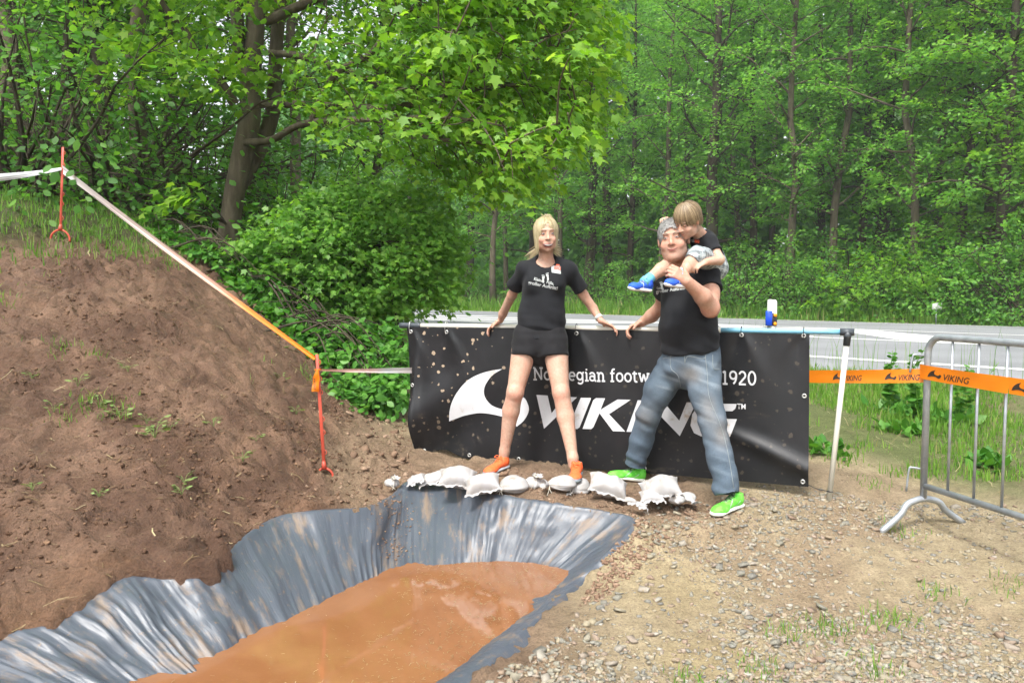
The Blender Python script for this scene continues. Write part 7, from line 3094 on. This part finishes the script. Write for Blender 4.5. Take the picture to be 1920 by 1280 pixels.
rg = np.random.default_rng(61)
GRV = [(1200, 990), (1450, 950), (1600, 960), (1980, 960), (2050, 1330), (780, 1330), (1060, 1140)]
patchy = lambda X: np.clip(.35 + 1.1 * fbm(np.c_[X * 1.6, np.zeros(len(X))], 3, 81), .08, 1)
X = scatter(GRV, 13000, rg, dens=patchy)
size = .004 + .017 * rg.random(len(X)) ** 2.6
mb = MB()
rocks(mb, np.c_[X, gz(X) + size * .12], size, rg)
gr_o = mb.build('gravel', STONE_G, smooth=False)
tag(gr_o, 'loose pale gravel spread over the ground right of the pit', 'gravel', kind='stuff')
rock_me = []
for k, (tv, tf) in enumerate(ROCKS):
    me = raw_mesh('stone', tv, [tf], False)
    me2 = me.copy()
    me.materials.append(STONE)
    me2.materials.append(CLOD)
    rock_me.append((me, me2))


def put_stones(X, size, which, name, label, group, rg_, sink=.2):
    Z = gz(X)
    for k in range(len(X)):
        o = bpy.data.objects.new(name, rock_me[int(rg_.integers(0, len(ROCKS)))][which])
        COL.objects.link(o)
        o.location = (X[k, 0], X[k, 1], Z[k] + size[k] * sink)
        o.rotation_euler = (rg_.normal() * .25, rg_.normal() * .25, rg_.random() * 6.28)
        o.scale = (size[k], size[k] * (.8 + .3 * rg_.random()), size[k] * (.8 + .3 * rg_.random()))
        tag(o, label, name, group)


X = scatter(GRV, 190, rg, dens=patchy)
put_stones(X, (.016 + .022 * rg.random(len(X)) ** 1.6), 0, 'stone', 'larger loose stone lying on the gravel right of the pit', 'larger stones on the gravel', rg)
X = scatter([(1010, 1190), (1200, 1010), (1420, 960), (1420, 1060), (1150, 1180)], 50, rg)
put_stones(X, .015 + .018 * rg.random(len(X)), 0, 'stone', 'stone in the heap on the slope beside the right pit edge', 'stones heaped by the right pit edge', rg)
X = scatter([(620, 800), (760, 770), (770, 880), (900, 885), (1330, 920), (1330, 950), (1230, 930), (1000, 900), (900, 905), (720, 935), (640, 900)], 95, rg, -.05)
put_stones(X, .016 + .034 * rg.random(len(X)) ** 1.6, 1, 'clod', 'reddish clod of earth on the strip under the banner', 'reddish clods under the banner', rg)
mb = MB()
X = scatter([(600, 760), (770, 745), (780, 870), (1340, 915), (1400, 950), (1190, 985), (1000, 930), (880, 905), (720, 940), (560, 960)], 3400, rg, -.05)
size = .004 + .012 * rg.random(len(X)) ** 2
rocks(mb, np.c_[X, gz(X) + size * .15], size, rg)
X = scatter([(1195, 985), (1130, 1020), (1085, 1078), (1125, 1078), (1250, 1010)], 420, rg, -.2)
size = .006 + .014 * rg.random(len(X)) ** 2
rocks(mb, np.c_[X, gz(X) + size * .2], size, rg)
# earth that slid over the liner in the back left corner, and crumbs stuck to the sheet
t = rg.random(420) ** 1.3 * .85
cC = RIM[11] * (1 - t[:, None]) + SHORE[11] * t[:, None]
cC = cC + np.c_[rg.normal(size=(420, 2)) * np.c_[.10 * (1 - t * .7), .04 * (1 - t * .6)], np.full(420, .5)]
keepc = []
for k in range(420):
    hit, *_r = BV_LINER.ray_cast(Vector(cC[k]), Vector((0, 0, -1)))
    if hit is not None:
        keepc.append([hit.x, hit.y, hit.z + .003])
rocks(mb, np.array(keepc), .002 + .009 * rg.random(len(keepc)) ** 3, rg)
tag(mb.build('earth_crumbs', CLOD_G, smooth=False), 'reddish crumbs of earth scattered along the pit edge under the banner', 'earth', kind='stuff')
mb = MB()
X = scatter([(-60, 1150), (-60, 440), (120, 450), (300, 520), (440, 620), (590, 740), (640, 900), (560, 960), (430, 1060), (230, 1070), (100, 1150)], 10, rg, .3)
Xm = []
while sum(len(a) for a in Xm) < 9000:
    X = np.c_[rg.uniform(-4.6, -.9, 9000), rg.uniform(3.0, 7.4, 9000)]
    X = X[~inside_poly(X, RIM)]
    q_, mud_, cl_, w_ = masks(X)
    dn_ = mud_ * np.clip(.3 + 1.2 * fbm(np.c_[X * 2.2, np.zeros(len(X))], 3, 91), .05, 1)
    Xm.append(X[rg.random(len(X)) < dn_])
X = np.concatenate(Xm)[:9000]
size = .003 + .015 * rg.random(len(X)) ** 3
rocks(mb, np.c_[X, gz(X) + size * .05], size, rg)
tag(mb.build('mud_crumbs', MUD_G, smooth=False), 'dark lumps of mud all over the left bank', 'mud', kind='stuff')

# ------------------------------------------------------------------ grass, straw, weeds


def blades(mb, X, Z, h, w, rg_, lean=.45):
    n = len(X)
    az = rg_.random(n) * 6.28
    d_ = np.c_[np.cos(az), np.sin(az), np.zeros(n)]
    az2 = rg_.random(n) * 6.28
    s_ = np.c_[np.cos(az2), np.sin(az2), np.zeros(n)] * w[:, None]
    b = np.c_[X, Z - .01]
    ln_ = (lean * rg_.random(n) * h)[:, None]
    mid = b + d_ * ln_ * .3 + np.c_[np.zeros((n, 2)), h * .58]
    tip = b + d_ * ln_ + np.c_[np.zeros((n, 2)), h]
    V = np.stack([b - s_, b + s_, mid - s_ * .75, mid + s_ * .75, tip], 1).reshape(-1, 3)
    o = (np.arange(n) * 5)[:, None]
    mb.add(V, o + np.array([[0, 1, 3, 2]]), o + np.array([[2, 3, 4]]))


rg = np.random.default_rng(71)


def region(n, lo, hi, keep):
    out = []
    while sum(len(a) for a in out) < n:
        X = rg.uniform(lo, hi, (n * 3, 2))
        out.append(X[rg.random(len(X)) < keep(X)])
    return np.concatenate(out)[:n]


def verge_keep(X):
    q_ = X @ RN
    n_ = fbm(np.c_[X * .8, np.zeros(len(X))], 3, 17) + .5 * fbm(np.c_[X * 3.2, np.zeros(len(X))], 2, 18)
    k_ = sstep(q_, 5.3, 6.2) * sstep(q_, Q_NEAR - .2, Q_NEAR - 1.0)
    k_ = k_ * sstep(X[:, 0], -1.6, -.9)
    return k_ * sstep(n_, -.38, .12) * (1 - .85 * sstep(q_, 9.4, 10.2) * sstep(X[:, 0], 3.5, 5.0))


mb = MB()
X = region(56000, (-1.6, 5.6), (8.5, 13), verge_keep)
h = (.03 + .13 * rg.random(len(X)) ** 1.8) * np.clip(.7 + .6 * fbm(np.c_[X, np.zeros(len(X))], 2, 5), .4, 1.6)
blades(mb, X, gz(X), h, .0035 + .003 * rg.random(len(X)), rg)
X = region(190, (-1.4, 7.0), (7, 11.5), lambda X: sstep(X @ RN, 8.6, 9.6) * sstep(X @ RN, Q_NEAR - .1, Q_NEAR - .6))
blades(mb, X, gz(X), .35 + .4 * rg.random(len(X)), np.full(len(X), .003), rg, .25)
# sparse tufts in the gravel
tf_ = np.array([G(u, v, -.28)[:2] for u, v in ((1640, 950), (1700, 1130), (1480, 1150), (1560, 1150), (1420, 1210), (1640, 1210), (1890, 930), (1900, 1090), (1750, 1090), (1500, 1270), (1880, 1270), (1690, 1000),
                                               (1545, 1140), (1640, 1130), (1480, 1260), (1300, 1230))])
X = np.repeat(tf_, 55, 0) + rg.normal(size=(55 * len(tf_), 2)) * .06
X = X[~inside_poly(X, RIM)]
blades(mb, X, gz(X), .02 + .06 * rg.random(len(X)), np.full(len(X), .0028), rg, .9)
tag(mb.build('grass', GRASS, smooth=False), 'patchy grass on the verge between banner and road', 'grass', kind='stuff')
mb = MB()


def crest_keep(X):
    q_, mud_, cl_, w_ = masks(X)
    z_ = gz(X)
    return mud_ * sstep(z_ + .25 * fbm(np.c_[X * 1.5, np.zeros(len(X))], 3, 3), 1.3, 1.9) * sstep(X[:, 1], 12, 10)


X = region(15000, (-7.5, 5.0), (-1.8, 12), crest_keep)
h = .03 + .11 * rg.random(len(X)) ** 1.7
blades(mb, X, gz(X), h, .004 + .003 * rg.random(len(X)), rg)


def bank_keep(X):
    q_, mud_, cl_, w_ = masks(X)
    return mud_ * sstep(fbm(np.c_[X * 1.9, np.zeros(len(X))], 3, 23), .28, .5) * (~inside_poly(X, RIM)) * sstep(gz(X), .25, .7)


X = region(1500, (-4.5, 3.6), (-1.0, 7.6), bank_keep)
blades(mb, X, gz(X), .02 + .06 * rg.random(len(X)), np.full(len(X), .003), rg, .8)
tag(mb.build('grass', GRASS, smooth=False), 'green grass along the crest of the mud bank', 'grass', kind='stuff')
mb = MB()
pp_ = rg.uniform(-6, 62, 15000)
qq_ = Q_FAR + .25 + 2.6 * rg.random(15000) ** 1.0
X = np.c_[RD[0] * pp_ + RN[0] * qq_, RD[1] * pp_ + RN[1] * qq_]
h = np.interp(qq_ - Q_FAR, [.25, .9, 1.4, 2.8], [.06, .10, .35, .7]) * (.5 + .9 * rg.random(15000))
blades(mb, X, gz(X), h, .018 + .016 * rg.random(15000), rg)
tag(mb.build('grass', GRASS, smooth=False), 'tall grass along the far verge below the forest', 'grass', kind='stuff')


def strips(mb, X, Z, ln, w, rg_, tilt=.25):
    n = len(X)
    az = rg_.random(n) * 6.28
    d_ = np.c_[np.cos(az), np.sin(az), rg_.normal(size=n) * tilt]
    s_ = np.c_[-np.sin(az), np.cos(az), np.zeros(n)] * w[:, None]
    c = np.c_[X, Z + .004 + .5 * np.abs(d_[:, 2]) * ln]
    k_ = np.c_[rg_.normal(size=(n, 2)) * .12, .1 * rg_.random(n)] * ln[:, None]
    a, b = c - d_ * ln[:, None] / 2, c + d_ * ln[:, None] / 2
    mid = c + k_
    V = np.stack([a - s_, a + s_, mid - s_, mid + s_, b - s_, b + s_], 1).reshape(-1, 3)
    o = (np.arange(n) * 6)[:, None]
    mb.add(V, o + np.array([[0, 1, 3, 2]]), o + np.array([[2, 3, 5, 4]]))


mb = MB()
X = scatter(GRV, 520, rg)
strips(mb, X, gz(X), .02 + .07 * rg.random(len(X)) ** 2, np.full(len(X), .0012), rg)
X = region(900, (1.2, 4.7), (4.6, 7.6), lambda X: np.full(len(X), 1.0) * (~inside_poly(X, RIM)))
strips(mb, X, gz(X), .03 + .12 * rg.random(len(X)) ** 2, np.full(len(X), .0016), rg)
X = region(1150, (-4.6, 3.2), (-.9, 7.4), lambda X: masks(X)[1] * (~inside_poly(X, RIM)))
strips(mb, X, gz(X), .02 + .10 * rg.random(len(X)) ** 2, .0015 + .002 * rg.random(len(X)), rg)
tag(mb.build('straw_litter', STRAW, smooth=False), 'dry straws, roots and bits of stem lying about on the ground', 'litter', kind='stuff')
mb = MB()
X = region(1700, (-2.2, 2.3), (.5, 4.9), lambda X: inside_poly(X, SHORE) * np.clip(.2 + fbm(np.c_[X * 2.5, np.zeros(len(X))], 3, 13) * 1.5, .02, 1))
strips(mb, X, np.full(len(X), WATER_Z), .008 + .022 * rg.random(len(X)) ** 2, np.full(len(X), .0009), rg, .02)
tag(mb.build('floating_straw', STRAW, smooth=False), 'fine bits of straw floating on the muddy water', 'litter', kind='stuff')

# small weeds on the bank: a few shared shapes
WEED = []
for k in range(4):
    rg_ = np.random.default_rng(300 + k)
    mb, sb = MB(), MB()
    for a in range(5 + k):
        az = a * 2.4 + rg_.normal() * .3
        e = np.array([math.cos(az) * .05, math.sin(az) * .05, .035 + .05 * rg_.random()]) * (.6 + .6 * rg_.random())
        sb.tube(spline([(0, 0, -.01), e * [.4, .4, .7], e], 3), .0016, 4, cap=False)
        leaves(mb, [e * .75, e], [N3(e * [1, 1, .2])] * 2, np.array([[0, 0, 1.0]] * 2) + rg_.normal(size=(2, 3)) * .3, np.array([.035, .045]), T_OVAL)
    WEED.append((sb.mesh('stem'), mb.mesh('leaves', smooth=False)))
WEED_PALE = leaf_mat('leaf_pale', [(0, (0.14, 0.22, 0.06)), (1, (0.30, 0.38, 0.14))], .3)
for k, (u, v, d_, s_) in enumerate([(145, 690, 5.05, 1.3), (185, 735, 4.85, 1.2), (225, 760, 4.8, 1.3), (290, 818, 4.65, 1.6), (318, 805, 4.72, 1.0), (345, 880, 4.38, 1.1), (340, 905, 4.3, 1.0), (60, 690, 5.02, .9), (275, 785, 4.8, 1.0),
                                   (455, 855, 4.8, 1.2), (400, 810, 4.9, .9), (555, 760, 5.8, 1.0), (530, 705, 6.3, 1.2), (480, 820, 5.05, .9), (60, 915, 4.05, .8), (185, 930, 4.1, .7), (100, 735, 4.75, 1.0), (240, 690, 5.2, 1.1)]):
    c = P(u, v, d_)
    o = thing('weed_seedling', 'small pale green weed sprouting from the mud bank', 'weed', (c[0], c[1], gz1(c[0], c[1])), 'weeds on the mud bank')
    o.rotation_euler = (0, 0, k * 1.3)
    o.scale = (s_ * .75,) * 3
    for me_, nm in zip(WEED[k % 4], ('stem', 'leaves')):
        if len(me_.materials) == 0:
            me_.materials.append(WEED_PALE)
        c2 = bpy.data.objects.new(nm, me_)
        COL.objects.link(c2)
        c2.parent = o


def dock(u, v, d_, H, label, seed, tall=True):
    rg_ = np.random.default_rng(seed)
    c = P(u, v, d_)
    z0 = gz1(c[0], c[1])
    root = thing('weed', label, 'weed', (c[0], c[1], z0))
    sb, lb = MB(), MB()
    base = np.array([c[0], c[1], z0])
    for s_ in range(3 if tall else 1):
        top = base + np.array([rg_.normal() * .12, rg_.normal() * .08, H * (.7 + .35 * rg_.random())])
        sp = spline([base + [0, 0, -.02], (base + top) / 2 + rg_.normal(size=3) * .03, top], 8)
        if tall:
            sb.tube(sp, np.linspace(.006, .002, len(sp)), 5)
            for k in range(46):
                t_ = .15 + .85 * rg_.random()
                p_ = sp[int(t_ * (len(sp) - 1))]
                dv_ = N3(np.array([rg_.normal(), rg_.normal(), .35]))
                leaves(lb, [p_], [dv_ + [0, 0, -.2]], [rg_.normal(size=3) + [0, 0, .5]], np.array([(.10 - .06 * t_) * (.7 + .6 * rg_.random())]), T_OVAL)
    for k in range(70):
        az = rg_.random() * 6.28
        el = .15 + 1.2 * rg_.random()
        dv_ = np.array([math.cos(az) * math.cos(el), math.sin(az) * math.cos(el), math.sin(el)])
        b0_ = base + np.array([rg_.normal() * .09, rg_.normal() * .07, .01 + .05 * rg_.random()])
        b0_[2] += gz1(b0_[0], b0_[1]) - z0
        leaves(lb, [b0_], [dv_ + rg_.normal(size=3) * .25], [np.array([-math.cos(az), -math.sin(az), 1.0]) + rg_.normal(size=3) * .5], np.array([.05 + .09 * rg_.random() ** 1.5]), T_OVAL)
    if tall:
        sb.build('stem', LEAF_SHRUB, root)
    lb.build('leaves', LEAF_BRAMBLE, root, smooth=False)


dock(1680, 770, 7.4, .60, 'tall seeding dock plant behind the orange tape left of the barrier', 1)
dock(1722, 775, 7.2, .66, 'tall seeding dock plant right beside the barrier post', 2)
dock(1790, 790, 7.0, .58, 'tall weed seen through the barrier bars', 3)
dock(1545, 850, 6.0, .3, 'broad leafed weed beside the right end of the banner', 4, False)
dock(1700, 800, 6.7, .3, 'broad leafed weed left of the barrier post', 5, False)
dock(1860, 880, 5.9, .3, 'low broad leafed weed behind the barrier bars', 6, False)

# ------------------------------------------------------------------ thin haze volume, added to lift the forest's shadows
HZ = MB().box((0, 150, 19), (640, 520, 46))
m = NT('haze')
pv = m.n('ShaderNodeVolumePrincipled')
pv.inputs['Color'].default_value = (0.93, 0.96, 1.0, 1)
pv.inputs['Density'].default_value = 0.0010
pv.inputs['Anisotropy'].default_value = 0.2
m.t.nodes.remove(m.b)
m.l(pv.outputs[0], m.out.inputs['Volume'])
hz_o = HZ.build('haze', m.m, smooth=False)
tag(hz_o, 'thin pale haze added over the whole place to lift the forest shadows', 'haze', kind='stuff')
